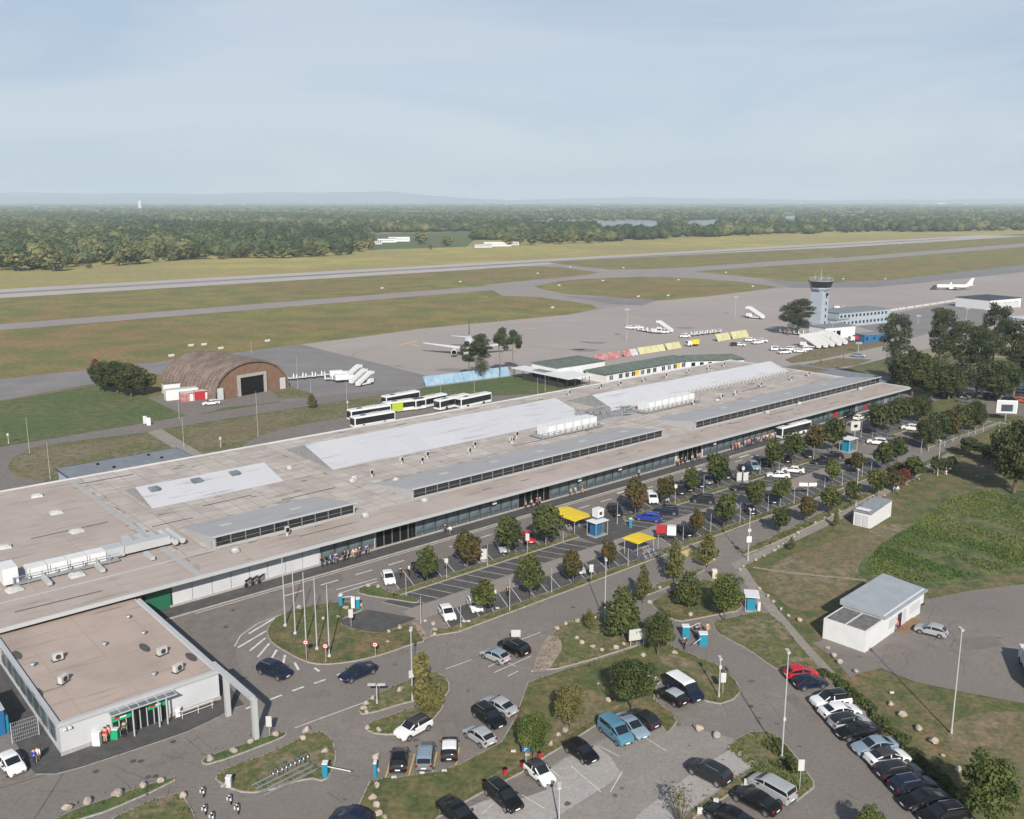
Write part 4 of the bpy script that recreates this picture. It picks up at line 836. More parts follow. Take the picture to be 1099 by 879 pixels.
def crown(name, lobes, n, leaf, m, parent, seed=0, shell=.55, up=.25, aspect=.8, jit=.6):
    rs = np.random.RandomState(seed); L_ = np.array(lobes, float)
    if L_.shape[1] == 4: L_ = np.column_stack([L_, L_[:, 3]])
    wgt = (L_[:, 3] ** 2); wgt /= wgt.sum(); k = rs.choice(len(L_), n, p=wgt)
    d = rs.normal(size=(n, 3)); d /= np.linalg.norm(d, axis=1)[:, None]
    rr = shell + (1 - shell) * rs.rand(n) ** .6
    rr *= 1 + .12 * np.sin(d[:, 0] * 5 + k) * np.cos(d[:, 2] * 6 + k * 2)
    p = L_[k, :3] + d * rr[:, None] * np.stack([L_[k, 3], L_[k, 3], L_[k, 4]], 1)
    nor = d + rs.normal(size=(n, 3)) * jit + np.array([0, 0, up])
    lt = rs.rand(len(L_)); tone = np.clip(lt[k] * .68 + rs.rand(n) * .32 + .06, 0, 1)
    v, f, tn = quads_mesh(name, p, nor, leaf * (.55 + .9 * rs.rand(n)), tone, m, aspect=aspect)
    o = bpy.data.objects.new(name, np_mesh(name, v, f, tn, [M[m]])); COL.objects.link(o); o.parent = parent; return o
def trunk(parent, h, r, lobes, m='bark', seed=0, lean=0, br=7):
    rr = random.Random(seed); s = MB(); pts = [Vector((lean * (k / 5) ** 2 * h + rr.uniform(-.03, .03) * h * (k > 0), rr.uniform(-.03, .03) * h * (k > 0), h * k / 5)) for k in range(6)]
    for k in range(5): s.tube(pts[k], pts[k + 1], r * (1 - .13 * k), r * (1 - .13 * (k + 1)), 7, cap=k in (0, 4))
    for k in range(min(br, len(lobes))):
        l = lobes[k]; a = pts[3 + (k % 3)] ; e = Vector(l[:3]); mid = a.lerp(e, .5) + Vector((0, 0, -.08 * h))
        s.tube(a, mid, r * .42, r * .25, 5, cap=False); s.tube(mid, e, r * .25, r * .07, 5, cap=False)
    return s.build('trunk', M[m], parent)
def round_lobes(seed, R_=2.0, Hc=2.2, zc=3.6, n=9, rl=.55):
    rr = random.Random(seed); out = [(0, 0, zc, R_ * .60, Hc * .66)]
    for i in range(n):
        t = i * 2.399 + rr.random(); z = (i + .5) / n * 2 - 1; q = math.sqrt(max(0, 1 - z * z)) * .62
        out.append((math.cos(t) * q * R_, math.sin(t) * q * R_, zc + z * Hc * .62, R_ * rl * rr.uniform(.55, 1.2), R_ * rl * rr.uniform(.55, 1.15)))
    for i in range(3): t = rr.random() * 6.28; out.append((math.cos(t) * R_ * .78, math.sin(t) * R_ * .78, zc + rr.uniform(-.6, .75) * Hc, R_ * rl * .5, R_ * rl * .5))
    return out
CENTRE = Vector((0, 0, -500))
def tree_proto(kind, leafm, seed, n=1500, leaf=.34, lobes=None, th=3.4, tr=.13, bark='bark', label='', cat='tree', **k):
    E = empty(kind, CENTRE, 0, label, cat); lb = lobes or round_lobes(seed)
    trunk(E, th, tr, lb[1:], bark, seed); crown('crown', lb, n, leaf, leafm, E, seed, **k); return E
# prototype crown 4.1 m wide, total height 5.9 m
def taper_lobes(seed, n=10):
    rr = random.Random(seed); out = []
    for i in range(n):
        z = 1.5 + 4.1 * i / n; q = 1.5 * (1 - (i / n) ** 1.6 * .8); t = i * 2.4
        out.append((math.cos(t) * q * .5, math.sin(t) * q * .5, z, q * .75 + .15, .85))
    return out
T_ = {}
for nm, lm in (('g', 'leaf_green'), ('t', 'leaf_turning'), ('o', 'leaf_olive'), ('b', 'leaf_bright'), ('d', 'leaf_dark'), ('r', 'leaf_red')):
    T_[nm] = [tree_proto('broadleaf_tree', lm, 20 + i * 7 + ord(nm), 1900 if nm in 'gt' else 1700, .33, round_lobes(30 + i * 5 + ord(nm), 2.0, 2.25, 3.65, 9 + i)) for i in range(3 if nm in 'gt' else 1)]
T_['c'] = [tree_proto('slender_tree', 'leaf_olive', 91, 1100, .3, taper_lobes(5), 4.8, .1)]
T_['e'] = [tree_proto('broadleaf_tree', 'leaf_green', 92, 2600, .26, taper_lobes(6, 14), 4.4, .13)]
T_['G'] = [tree_proto('broadleaf_tree', 'leaf_green', 93, 5200, .17, round_lobes(77, 2.05, 2.3, 3.6, 16, .5), 3.4, .12)]
T_['O'] = [tree_proto('broadleaf_tree', 'leaf_olive', 94, 4200, .15, round_lobes(78, 2.0, 2.6, 3.2, 14, .5), 3.2, .08)]
T_['B'] = [tree_proto('broadleaf_tree', 'leaf_bright', 95, 5200, .18, round_lobes(79, 2.05, 2.3, 3.6, 16, .5), 3.4, .12)]
T_['S'] = [tree_proto('shrub', 'leaf_olive', 96, 2600, .22, [(0, 0, 1.4, 1.3, 1.4), (.8, .3, 2.2, .9, 1.2), (-.7, .2, 1.2, 1.1, 1.1), (.2, -.5, 3.6, .9, 1.5), (.9, .4, 4.3, .7, 1.2)], 3.2, .07)]
def pine_lobes(seed, n=13):
    rr = random.Random(seed); out = []
    for i in range(n):
        z = 3.0 + 3.0 * (i / n) ** .9; q = (1.5 - abs(i / n - .35) * 1.2) * rr.uniform(.35, 1.05); t = i * 2.4 + rr.random()
        out.append((math.cos(t) * q, math.sin(t) * q, z, rr.uniform(.45, .85), rr.uniform(.22, .42)))
    return out
T_['p'] = [tree_proto('pine_tree', 'leaf_pine', 100 + i, 9000, .085, pine_lobes(50 + i, 18), 5.4, .12, 'pine_bark', shell=.4, jit=.9) for i in range(3)]
T_['P'] = [tree_proto('pine_tree', 'leaf_pine', 110 + i, 11000, .085, pine_lobes(60 + i, 26) + [(0, 0, 2.2, 1.0, .8), (.5, .5, 1.5, .9, .7), (-.6, .1, 1.7, .8, .7)], 5.0, .12, 'pine_bark', shell=.4, jit=.9) for i in range(2)]
T_['k'] = [tree_proto('tall_pine_tree', 'leaf_pine', 120, 3600, .11, [(.3, 0, 5.0, 1.1, .6), (-.6, .3, 4.5, .9, .45), (.8, -.2, 4.3, .7, .4), (.2, .4, 5.6, .7, .45), (1.1, .3, 3.7, .5, .3)], 5.2, .07, 'pine_bark', shell=.3, jit=.9)]
T_['q'] = [tree_proto('broadleaf_tree', 'leaf_dark', 130, 8500, .15, round_lobes(80, 2.1, 2.5, 3.2, 26, .38), 3.0, .14)]
tb_ = empty('bare_shrub', CENTRE, 0, 'x', 'shrub'); s = MB(); rr = random.Random(8)
for k in range(34):
    a = rr.random() * 6.28; q = rr.uniform(.3, 1.6); e = Vector((math.cos(a) * q, math.sin(a) * q, rr.uniform(1.4, 4.4))); s.tube((0, 0, 0), e * .6, .03, .02, 4, cap=False); s.tube(e * .6, e, .02, .006, 4, cap=False)
s.build('trunk', M['bark'], tb_); crown('crown', [(0, 0, 3, 1.5, 1.7)], 260, .16, 'leaf_olive', tb_, 4, shell=.1); T_['n'] = [tb_]
def zc(p): return p.y * CC + (H - p.z) * SS
def height_at(base, ytop):
    lo, hi = 0, 80
    for _ in range(40):
        m = (lo + hi) / 2; f = base.y * CC - (m - H) * SS; up = base.y * SS + (m - H) * CC
        if CY - F * up / f > ytop: lo = m
        else: hi = m
    return lo
RT = random.Random(5)
def tree(kind, bx, by, wpx, ytop, label, group=None, z=.1):
    base = P(bx, by); wm = wpx * zc(base) / F; h = height_at(base, ytop); ps = T_[kind]; pr = ps[RT.randrange(len(ps))]
    full = {'p': 6.1, 'P': 6.1, 'k': 6.0, 'S': 5.0, 'n': 4.5}.get(kind, 5.95); wid = {'p': 3.8, 'P': 4.0, 'k': 3.4, 'S': 3.2, 'n': 3, 'c': 3.4, 'e': 3.4}.get(kind, 4.3)
    return place(pr, (base.x, base.y, z), RT.random() * 6.28, label, group, (wm / wid, wm / wid, h / full))
G1 = 'young trees in the strip beside the terminal road'
row = [('g', 459, 629, 24, 588), ('t', 502, 611, 31, 571), ('g', 546, 597, 29, 555), ('g', 586, 587, 36, 543), ('t', 682, 554, 25, 513), ('t', 714, 541, 21, 511), ('g', 742, 531, 18, 502), ('g', 770, 523, 27, 485), ('g', 829, 505, 23, 470), ('g', 850, 498, 25, 464), ('t', 874, 490, 24, 455), ('g', 893, 486, 27, 447)]
desc = ['small olive green tree beside the white hatchback', 'round tree with red tinged leaves', 'round green tree', 'largest round dark green tree, left of the yellow shelter', 'round rusty brown tree right of the blue kiosk', 'small tree with reddish top', 'small upright green tree', 'tall round green tree', 'round green tree in front of the parked bus', 'green tree in front of the bus side', 'reddish tree behind the bus', 'tall green tree left of the far blue kiosk']
for i, (k, a, b2, w_, t) in enumerate(row): tree(k, a, b2, w_, t, f'{desc[i]}, {ORD[i]} in the upper tree row', G1)
row = [('g', 520, 662, 29, 620), ('g', 569, 643, 31, 597), ('t', 615, 628, 22, 590), ('t', 654, 611, 18, 579), ('t', 748, 577, 17, 546), ('g', 777, 568, 27, 530), ('g', 809, 550, 23, 515), ('g', 838, 539, 22, 513), ('b', 893, 520, 19, 493), ('t', 920, 509, 18, 485), ('g', 946, 505, 23, 474), ('g', 962, 499, 20, 470)]
desc = ['round brown-topped green tree over a white car', 'broad green tree', 'small brown-green tree', 'small sparse brown tree left of the bicycle shelter', 'slim green and rust tree right of the yellow roof', 'dark green egg-shaped tree', 'round green tree', 'small dark round tree', 'small bright green tree', 'small rusty red tree', 'green tree beside the white car', 'dense green tree at the right end']
for i, (k, a, b2, w_, t) in enumerate(row): tree(k, a, b2, w_, t, f'{desc[i]}, {ORD[i]} in the middle tree row', 'young trees in the strip beside the lower car park road')
row = [('c', 690, 648, 18, 605), ('c', 724, 625, 21, 577), ('c', 759, 609, 23, 569), ('d', 837, 573, 22, 545), ('t', 866, 562, 20, 532), ('g', 891, 553, 23, 523), ('d', 914, 543, 19, 517), ('g', 941, 533, 23, 503), ('t', 959, 527, 22, 505), ('g', 981, 517, 26, 490), ('d', 1005, 510, 17, 490), ('d', 1019, 507, 15, 490)]
desc = ['slim tree with a thin reddish leader', 'slim two-tiered light green tree', 'light green tree beside the yellow crossing', 'dark small round tree behind the lamp', 'rusty brown young tree', 'round green tree', 'small dark green tree behind the hut lamp', 'green oval tree', 'small tree', 'broad light green tree', 'dark bush-like tree', 'small dark tree']
for i, (k, a, b2, w_, t) in enumerate(row): tree(k, a, b2, w_, t, f'{desc[i]}, {ORD[i]} in the footpath row', 'young trees along the footpath')
tree('r', 968, 522, 18, 502, 'bright crimson leaved young tree beside the footpath', 'young trees along the footpath')
for k, a, b2, w_, t, d in [('e', 668, 686, 38, 628, 'dense conical green tree at the lower road edge, beside the tall lamp post'), ('G', 706, 704, 36, 657, 'dense round dark green tree in front of the white panel'), ('e', 739, 652, 30, 613, 'dark green conical tree between the two footpaths'), ('B', 778, 667, 37, 616, 'large round yellow-green tree left of the blue shelter'), ('G', 678, 764, 52, 707, 'widest dark green round tree on the grass behind the light blue van'), ('O', 612, 784, 40, 730, 'bushy olive yellow tree in the middle of the grass'), ('B', 573, 817, 40, 766, 'bright green round tree behind the small white car with a black roof'), ('B', 1058, 893, 66, 812, 'big yellow-green tree at the bottom right corner'), ('B', 932, 905, 32, 867, 'top of a light green tree cut by the lower edge, below the parked row'), ('S', 458, 764, 34, 703, 'tall straggly olive shrub leaning on the small island'), ('c', 632, 676, 12, 654, 'tiny brown-green sapling among the boulders'), ('n', 730, 886, 34, 842, 'leafless twiggy shrub at the bottom by the pale parking bays')]: tree(k, a, b2, w_, t, d)
# right end groups
row = [('d', 941, 468, 27, 432), ('d', 955, 464, 27, 430), ('d', 968, 457, 24, 426), ('q', 987, 453, 27, 421)]
for i, (k, a, b2, w_, t) in enumerate(row): tree(k, a, b2, w_, t, f'dark round tree, {ORD[i]} of four from the left in front of the terminal end', 'dark trees at the right end of the terminal front')
row = [('q', 995, 483, 26, 445), ('d', 1007, 479, 24, 440), ('t', 1019, 475, 23, 438), ('d', 1031, 470, 24, 434), ('q', 1046, 463, 28, 428)]
for i, (k, a, b2, w_, t) in enumerate(row): tree(k, a, b2, w_, t, f'dark round tree, {ORD[i]} from the left in the close row towards the billboard', 'dark trees in the close row by the billboard')
for k, a, b2, w_, t, d in [('q', 1088, 530, 62, 445, 'huge dark green tree cut by the right edge above the meadow'), ('q', 1118, 520, 60, 440, 'dark tree mostly beyond the right edge above the meadow'), ('P', 957, 418, 42, 337, 'tall pine at the left end of the pine wood, right of the office block'), ('q', 979, 425, 50, 371, 'big round dark leafy tree in front of the pines'), ('P', 1006, 424, 42, 331, 'tall pine directly right of the big round leafy tree'), ('P', 1030, 425, 40, 345, 'dense pine, third of the wood from the left'), ('p', 1062, 414, 36, 325, 'tallest flat topped pine in front of the white hall'), ('P', 1048, 428, 44, 352, 'broad dark pine in the middle of the pine wood'), ('P', 1087, 428, 46, 343, 'dense pine near the right edge of the wood'), ('P', 1110, 430, 44, 338, 'dense pine at the right picture edge'), ('q', 1072, 432, 46, 384, 'low dark leafy tree under the pines behind the billboard'), ('q', 1018, 430, 40, 388, 'low dark leafy tree under the pines behind the parked cars'), ('q', 1112, 425, 44, 372, 'low dark leafy tree at the right end under the pines'), ('q', 999, 428, 34, 392, 'low dark bush between the round tree and the pines'), ('P', 857, 359, 40, 321, 'broad dark pine beside the control tower'), ('p', 846, 360, 28, 327, 'smaller pine on the left of the broad pine at the tower'), ('p', 503, 408, 24, 366, 'left low pine of the group behind the blue screen'), ('P', 516, 407, 30, 359, 'dense middle pine in front of the airliner'), ('k', 536, 406, 24, 352, 'tall thin stemmed pine right of the airliner'), ('k', 551, 402, 24, 355, 'rightmost tall thin stemmed pine before the white canopy'), ('q', 111, 421, 30, 385, 'left tree of the round clump near the aircraft shelter'), ('q', 126, 422, 40, 385, 'middle tree of the round clump near the aircraft shelter'), ('q', 141, 426, 40, 388, 'front right tree of the round clump near the aircraft shelter'), ('o', 156, 424, 26, 398, 'yellowish tree at the right end of the round clump'), ('r', 105, 411, 12, 384, 'small red-orange tree at the back of the round clump'), ('c', 335, 438, 11, 422, 'small lone conifer by the service road'), ('b', 986, 470, 10, 452, 'small shrub between the two dark tree groups'), ('d', 912, 503, 12, 492, 'small bush in front of the far blue kiosk'), ('c', 849, 590, 9, 577, 'tiny sapling in the dry meadow near the hut'), ('c', 897, 566, 7, 548, 'thin sapling left of the white hut'), ('c', 965, 507, 20, 496, 'low shrub behind the crimson tree'), ('d', 1062, 497, 30, 478, 'low dark bush beyond the meadow path'), ('d', 1040, 490, 26, 470, 'low dark thicket at the bend of the lower road')]: tree(k, a, b2, w_, t, d)
# hedge behind the parked row
hp = [P(*q) for q in [(884, 722), (912, 744), (938, 768), (965, 796), (990, 822), (1015, 848), (1036, 872)]]
for i in range(len(hp) - 1):
    E = empty('hedge', hp[i], 0, f'dark low hedge piece, {ORD[i]} from the top behind the parked row', 'hedge', 'hedge behind the parked row')
    d = hp[i + 1] - hp[i]; lb = [(d.x * k / 9 + random.uniform(-.5, .5), d.y * k / 9 + random.uniform(-.5, .5), .3, random.uniform(.35, .95), random.uniform(.3, .6)) for k in range(10)]
    trunk(E, .5, .04, lb, br=7, seed=i); crown('crown', lb, 1300, .2, 'leaf_green', E, i)
# meadow weeds and grass tufts (nobody could count them)
def tufts(name, poly, n, size, m, hgt=.5, kind='stuff', z=0):
    q = np.array(poly); x0, y0 = q.min(0); x1, y1 = q.max(0); pts = []
    from mathutils.geometry import intersect_point_line
    def inside(x, y):
        c = False
        for i in range(len(poly)):
            a, b2 = poly[i], poly[i - 1]
            if (a[1] > y) != (b2[1] > y) and x < (b2[0] - a[0]) * (y - a[1]) / (b2[1] - a[1]) + a[0]: c = not c
        return c
    while len(pts) < n:
        for x, y in NR.rand(n, 2) * [x1 - x0, y1 - y0] + [x0, y0]:
            if inside(x, y) and random.random() < .55 + .6 * math.sin(x * .23 + 1) * math.sin(y * .19) + .35 * math.sin(x * .7 + y * .5): pts.append((x, y, z + hgt * .4 * random.random()))
            if len(pts) >= n: break
    pts = np.array(pts); nor = NR.normal(size=(n, 3)) * [1, 1, .6] + [0, -.3, .4]
    tone = np.clip(.45 + .25 * np.sin(pts[:, 0] * .35) * np.cos(pts[:, 1] * .28) + .25 * np.sin(pts[:, 0] * .11 + pts[:, 1] * .07) + NR.normal(size=n) * .18, 0, 1)
    v, f, tn = quads_mesh(name, pts, nor, size * (.5 + NR.rand(n)), tone, m, aspect=.6)
    o = bpy.data.objects.new(name, np_mesh(name, v, f, tn, [M[m]])); COL.objects.link(o); o['kind'] = kind; return o
wm_ = smoothpoly(px([(925, 608), (950, 580), (990, 560), (1015, 535), (1060, 525), (1200, 532), (1200, 588), (1099, 608), (1040, 618), (1000, 626), (950, 622)]), 2)
tag(tufts('meadow_weeds', wm_, 22000, .3, 'weeds', .28), 'dense dark green weeds in the wet part of the meadow', 'weeds')
tag(tufts('verge_tufts', px([(781, 805), (804, 790), (833, 793), (852, 815), (868, 842), (852, 855), (830, 838), (812, 828)]), 900, .22, 'weeds', .3, z=.14), 'rough green tufts on the triangular island', 'grass')
tag(tufts('shrub_cover', px([(818, 800), (836, 796), (848, 812), (860, 830), (850, 832), (826, 822)]), 1400, .3, 'leaf_green', .7, z=.2), 'low green ground cover round the lamp post on the triangular island', 'ground cover')
tag(tufts('boulder_verge_tufts', WL((-132, -37.2), (-100, -36.6), (-60, -32.8), (-60, -33.5), (-100, -37.4), (-132, -38.9)), 700, .3, 'leaf_olive', .25, z=.13), 'rough green and brown planting between the boulders of the long verge', 'ground cover')
tag(tufts('strip_planting', WL((-186, -28.6), (-60, -28.6), (-60, -29.9), (-184, -29.9)), 1500, .25, 'leaf_olive', .25, z=.13), 'low grass growing in the long narrow strip below the parking bays', 'grass')
tag(tufts('strip_planting', WL((-183, -13.8), (-146, -13.8), (-147, -15.1), (-184, -15.1)) , 500, .25, 'leaf_olive', .25, z=.13), 'low grass growing in the left narrow strip between parking rows', 'grass')
tag(tufts('strip_planting', WL((-134, -13.8), (-64, -13.8), (-65, -15.1), (-134, -15.1)), 800, .25, 'leaf_olive', .25, z=.13), 'low grass growing in the right narrow strip between parking rows', 'grass')

# rough grass fraying the island edges
def fray(n=11000):
    P_, T0 = [], []
    ar = [abs(area(q)) ** .75 for q, m in ISL]; tot = sum(ar)
    for (q, m), a_ in zip(ISL, ar):
        k = int(n * a_ / tot); c = Vector((sum(p[0] for p in q) / len(q), sum(p[1] for p in q) / len(q)))
        per = [(Vector(q[i]), Vector(q[(i + 1) % len(q)])) for i in range(len(q))]; ln = [(b - a).length for a, b in per]
        for _ in range(k):
            a, b = random.choices(per, ln)[0]; e = a.lerp(b, random.random()); nrm = Vector((-(b - a).y, (b - a).x)).normalized()
            e = e + nrm * (random.expovariate(1.6) - .12); P_.append((e.x, e.y, .13 + .1 * random.random())); T0.append(random.random() * .6 + (.3 if m != 'lush_grass' else 0))
    pts = np.array(P_); k = len(pts); nor = NR.normal(size=(k, 3)) * [1, 1, .5] + [0, -.2, .7]
    v, f, tn = quads_mesh('kerb_grass', pts, nor, .24 * (.4 + NR.rand(k)), np.array(T0), None, aspect=.5)
    o = bpy.data.objects.new('kerb_grass', np_mesh('kerb_grass', v, f, tn, [M['leaf_rough']])); COL.objects.link(o); o['kind'] = 'stuff'; tag(o, 'rough grass fraying over the edges of the kerbed islands', 'grass')
leaf_mat('leaf_rough', (.07, .085, .024), (.12, .11, .04), (.19, .15, .07))
fray()

# distant woodland
edge = [(-150, 291), (0, 289), (60, 288.5), (105, 284), (160, 280), (230, 277.5), (300, 276.5), (375, 272), (400, 266), (470, 262), (540, 266), (600, 262), (650, 259.5), (740, 256.5), (820, 252.5), (950, 249.5), (1260, 247)]
ex = [e[0] for e in edge]; ed = [P(*e).y for e in edge]
clear = [px([(545, 246), (700, 246), (712, 236.9), (552, 236.9)]), px([(735, 244), (850, 241), (860, 234.6), (735, 236.6)]), px([(640, 253), (770, 250), (770, 243), (640, 245)]), px([(395, 268), (500, 265), (520, 248), (395, 250)]), px([(500, 268), (570, 266), (580, 257), (500, 258)]), px([(840, 236), (930, 235), (930, 230.5), (840, 231.5)])]
def inpoly(poly, X, Y):
    c = np.zeros(len(X), bool)
    for i in range(len(poly)):
        a, b2 = poly[i], poly[i - 1]
        if a[1] == b2[1]: continue
        k = ((a[1] > Y) != (b2[1] > Y)) & (X < (b2[0] - a[0]) * (Y - a[1]) / (b2[1] - a[1]) + a[0]); c ^= k
    return c
ico = bmesh.new(); bmesh.ops.create_icosphere(ico, subdivisions=1, radius=1); ico.verts.ensure_lookup_table()
IV = np.array([v.co[:] for v in ico.verts]); IF = np.array([[v.index for v in f.verts] for f in ico.faces]); ico.free()
def woods(name, d0, d1, n, wr, hr, nq, qs, label, dens=.85):
    U = NR.rand(n * 2, 2); py_ = (1 / (d0 + U[:, 0] * (d1 - d0)) if False else None)
    D = np.sqrt(d0 ** 2 + U[:, 0] * (d1 ** 2 - d0 ** 2)); pxx = -120 + U[:, 1] * 1340
    X = (pxx - 549.5) / 1020.6 * D; keep = D > np.interp(pxx, ex, ed) + 6 + 70 * NR.rand(len(pxx)) ** 3 * (1 + np.sin(X * .02)) + 30 * (np.sin(X * .03) > .5)
    for c in clear: keep &= ~inpoly(c, X, D)
    nn = np.sin(X * .0045 + 1) * np.cos(D * .0031) + .5 * np.sin(X * .013 + D * .009); keep &= (nn > -1.0 * dens) | (NR.rand(len(X)) < .25)
    X, D = X[keep][:n], D[keep][:n]; k = len(X); w_ = wr[0] + NR.rand(k) * (wr[1] - wr[0]); h_ = hr[0] + NR.rand(k) * (hr[1] - hr[0])
    tone = np.clip(.40 + .2 * np.sin(X * .01 + D * .006) + NR.normal(size=k) * .27, 0, 1)
    V, Fq, TN = [], [], []
    # leafy faces over each crown
    kk = np.repeat(np.arange(k), nq); d = NR.normal(size=(k * nq, 3)); d[:, 2] = np.abs(d[:, 2]) * 1.0 - .25; d /= np.linalg.norm(d, axis=1)[:, None]
    rad = .85 + .25 * NR.rand(k * nq); 
    p = np.stack([X[kk] + d[:, 0] * w_[kk] * .5 * rad, D[kk] + d[:, 1] * w_[kk] * .5 * rad, h_[kk] * .5 + d[:, 2] * h_[kk] * .5 * rad], 1)
    v, f, tn = quads_mesh(name, p, d + NR.normal(size=d.shape) * .28, qs * (.6 + .8 * NR.rand(len(p))), np.clip(tone[kk] + NR.normal(size=len(p)) * .08, 0, 1), None)
    # solid inner mass of each crown
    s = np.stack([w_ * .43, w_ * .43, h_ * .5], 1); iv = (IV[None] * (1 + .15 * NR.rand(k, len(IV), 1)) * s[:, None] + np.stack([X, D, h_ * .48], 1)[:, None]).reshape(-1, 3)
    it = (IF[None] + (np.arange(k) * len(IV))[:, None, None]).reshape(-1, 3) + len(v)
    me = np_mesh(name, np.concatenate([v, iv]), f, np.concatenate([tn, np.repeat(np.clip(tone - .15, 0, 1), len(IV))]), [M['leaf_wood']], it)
    o = bpy.data.objects.new(name, me); COL.objects.link(o); o['kind'] = 'stuff'; tag(o, label, 'woodland'); return o
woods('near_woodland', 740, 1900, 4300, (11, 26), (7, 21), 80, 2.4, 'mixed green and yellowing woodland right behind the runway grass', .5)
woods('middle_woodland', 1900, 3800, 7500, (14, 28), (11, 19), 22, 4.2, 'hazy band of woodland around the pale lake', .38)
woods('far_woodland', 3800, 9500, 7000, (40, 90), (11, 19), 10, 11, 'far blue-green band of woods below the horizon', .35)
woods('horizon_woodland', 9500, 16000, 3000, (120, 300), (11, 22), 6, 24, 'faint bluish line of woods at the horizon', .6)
# single trees one can tell apart along the wood's edge
T_['w'] = [tree_proto('broadleaf_tree', 'leaf_wood', 140 + i, 420, .75, round_lobes(90 + i, 2.1, 2.5, 3.1, 8, .6), 3.2, .14) for i in range(4)]
EDT = [(4, 290, 26, 264), (20, 291, 20, 270), (33, 289, 18, 268), (45, 290, 18, 271), (60, 291, 20, 270), (72, 287, 14, 272), (82, 285, 13, 273), (113, 284, 18, 262), (128, 285, 14, 270), (140, 284, 24, 263), (150, 283, 18, 265), (166, 281, 8, 274), (181, 280, 14, 271), (190, 279, 20, 262), (203, 278.5, 22, 260), (217, 278, 14, 266), (238, 278, 10, 273), (249, 277, 16, 268), (260, 277, 16, 262), (276, 277, 14, 266), (290, 276.5, 15, 267), (304, 277, 16, 265), (318, 276, 16, 266), (333, 275.5, 14, 268), (347, 275, 13, 264), (362, 274, 12, 267), (373, 273, 12, 266), (386, 270, 12, 256), (397, 268, 11, 254), (452, 262, 14, 247), (480, 264, 12, 252), (545, 264, 12, 252), (556, 262, 13, 250), (570, 263, 12, 251), (585, 261, 13, 250), (600, 262, 12, 251), (616, 261, 12, 250), (632, 261, 12, 250), (645, 260, 11, 249), (672, 256.5, 12, 246), (690, 256, 10, 249), (715, 256, 10, 248), (738, 254.5, 11, 246), (752, 254, 11, 245), (462, 268, 4, 262), (95, 288, 7, 282), (64, 291, 7, 284), (340, 275, 8, 271)]
for i, (a, b2, w_, t) in enumerate(EDT):
    o = tree('w', a, b2, w_, t, f'rounded wood-edge tree beyond the runway grass, {ORD[i] if i < 48 else "last"} in order from the left', 'single trees along the edge of the wood', z=-.1)
for i, q in enumerate(sorted([o for o in sc.objects if o.get('group') == 'single trees along the edge of the wood'], key=lambda o: o.location.x / o.location.y)):
    q['label'] = f'rounded tree at the edge of the wood beyond the runway, {ORD[i]} from the left'

# water and fields seen through the woodland
sheet('lake', px([(548, 245), (698, 245), (710, 237.2), (555, 237.2)]), -.03, 'water')
sheet('lake', px([(738, 243), (848, 240.5), (858, 234.8), (738, 236.8)]), -.03, 'water')
sheet('lake', px([(842, 235.5), (928, 234.5), (928, 230.7), (842, 231.7)]), -.03, 'water')
sheet('field', px([(640, 252.5), (770, 249.5), (770, 243), (640, 245)]), .0, 'gravel')
sheet('field', px([(395, 268), (500, 265), (520, 249), (395, 251)]), .0, 'lush_grass')
# small buildings at the wood's edge and on the plain
for i, (a, b2, dims, wm2, rm, lab) in enumerate([(415, 260, (26, 12, 5), 'white_metal', 'slate', 'left white farm building at the edge of the wood'), (428, 259, (30, 12, 6), 'white_metal', 'wall_grey', 'long white farm building in the clearing'), (404, 262, (14, 10, 4), 'wall_grey', 'slate', 'small grey shed left of the white farm buildings'), (533, 264, (36, 14, 5), 'white_metal', 'white_dull', 'white greenhouse-like hall at the wood edge'), (518, 265.5, (22, 10, 4), 'wall_grey', 'slate', 'grey flat hall left of the white greenhouse'), (548, 263, (20, 12, 4), 'white_dull', 'white_dull', 'pale small hall right of the white greenhouse')]):
    block('farm_building', P(a, b2), RZ * .3, dims, wm2, rm, lab, 'building')
e = empty('water_tower', P(151, 226.0), 0, 'lone white tower rising above the distant woods on the left', 'tower')
MB().bx(-9, 9, -9, 9, 0, 50).build('shaft', [M['white_dull']], e); MB().bx(-7, 7, -7, 7, 50, 58).build('head', [M['white_metal']], e)
for i, (a, b2, w_, h_) in enumerate([(235, 221.5, 60, 26), (260, 221.5, 60, 22), (330, 222, 60, 20), (520, 222, 100, 20), (545, 221, 90, 22), (640, 221.5, 70, 18), (905, 222.5, 90, 16), (990, 220.5, 120, 26), (1010, 220.5, 160, 34), (1035, 220.8, 90, 22), (1065, 220.5, 150, 26)]):
    block('distant_building', P(a, b2), .3, (w_, 40, h_), 'white_metal', 'wall_grey', f'tiny pale building on the horizon plain, {ORD[i]} of them from the left', 'building', 1, 8, 30)
# airfield masts by the runway threshold
# hills
def hills(name, d, x0, x1, hmax, seed, n=90):
    rr = np.random.RandomState(seed); s = MB(); xs_ = np.linspace(x0, x1, n); hh = sum(np.sin(xs_ * f_ + rr.rand() * 6) * a for f_, a in ((.0004, .35), (.0011, .25), (.0031, .12), (.007, .06))); hh = (hh - hh.min()) / (hh.max() - hh.min()) * .45 + .55
    tp = np.clip(np.minimum(xs_ - x0, x1 - xs_) / 3500, 0, 1); hh = hh * tp * hmax + 4
    prof = [(-900, 0), (-450, .55), (0, 1), (500, .6), (1000, 0)]
    for q, k in prof: pass
    V = [(x, d + q, -1 + h * k) for q, k in prof for x, h in zip(xs_, hh)]
    s.add(V, [(j * n + i, j * n + i + 1, (j + 1) * n + i + 1, (j + 1) * n + i) for j in range(4) for i in range(n - 1)])
    struct(name, s, M['hill'], smooth=60)
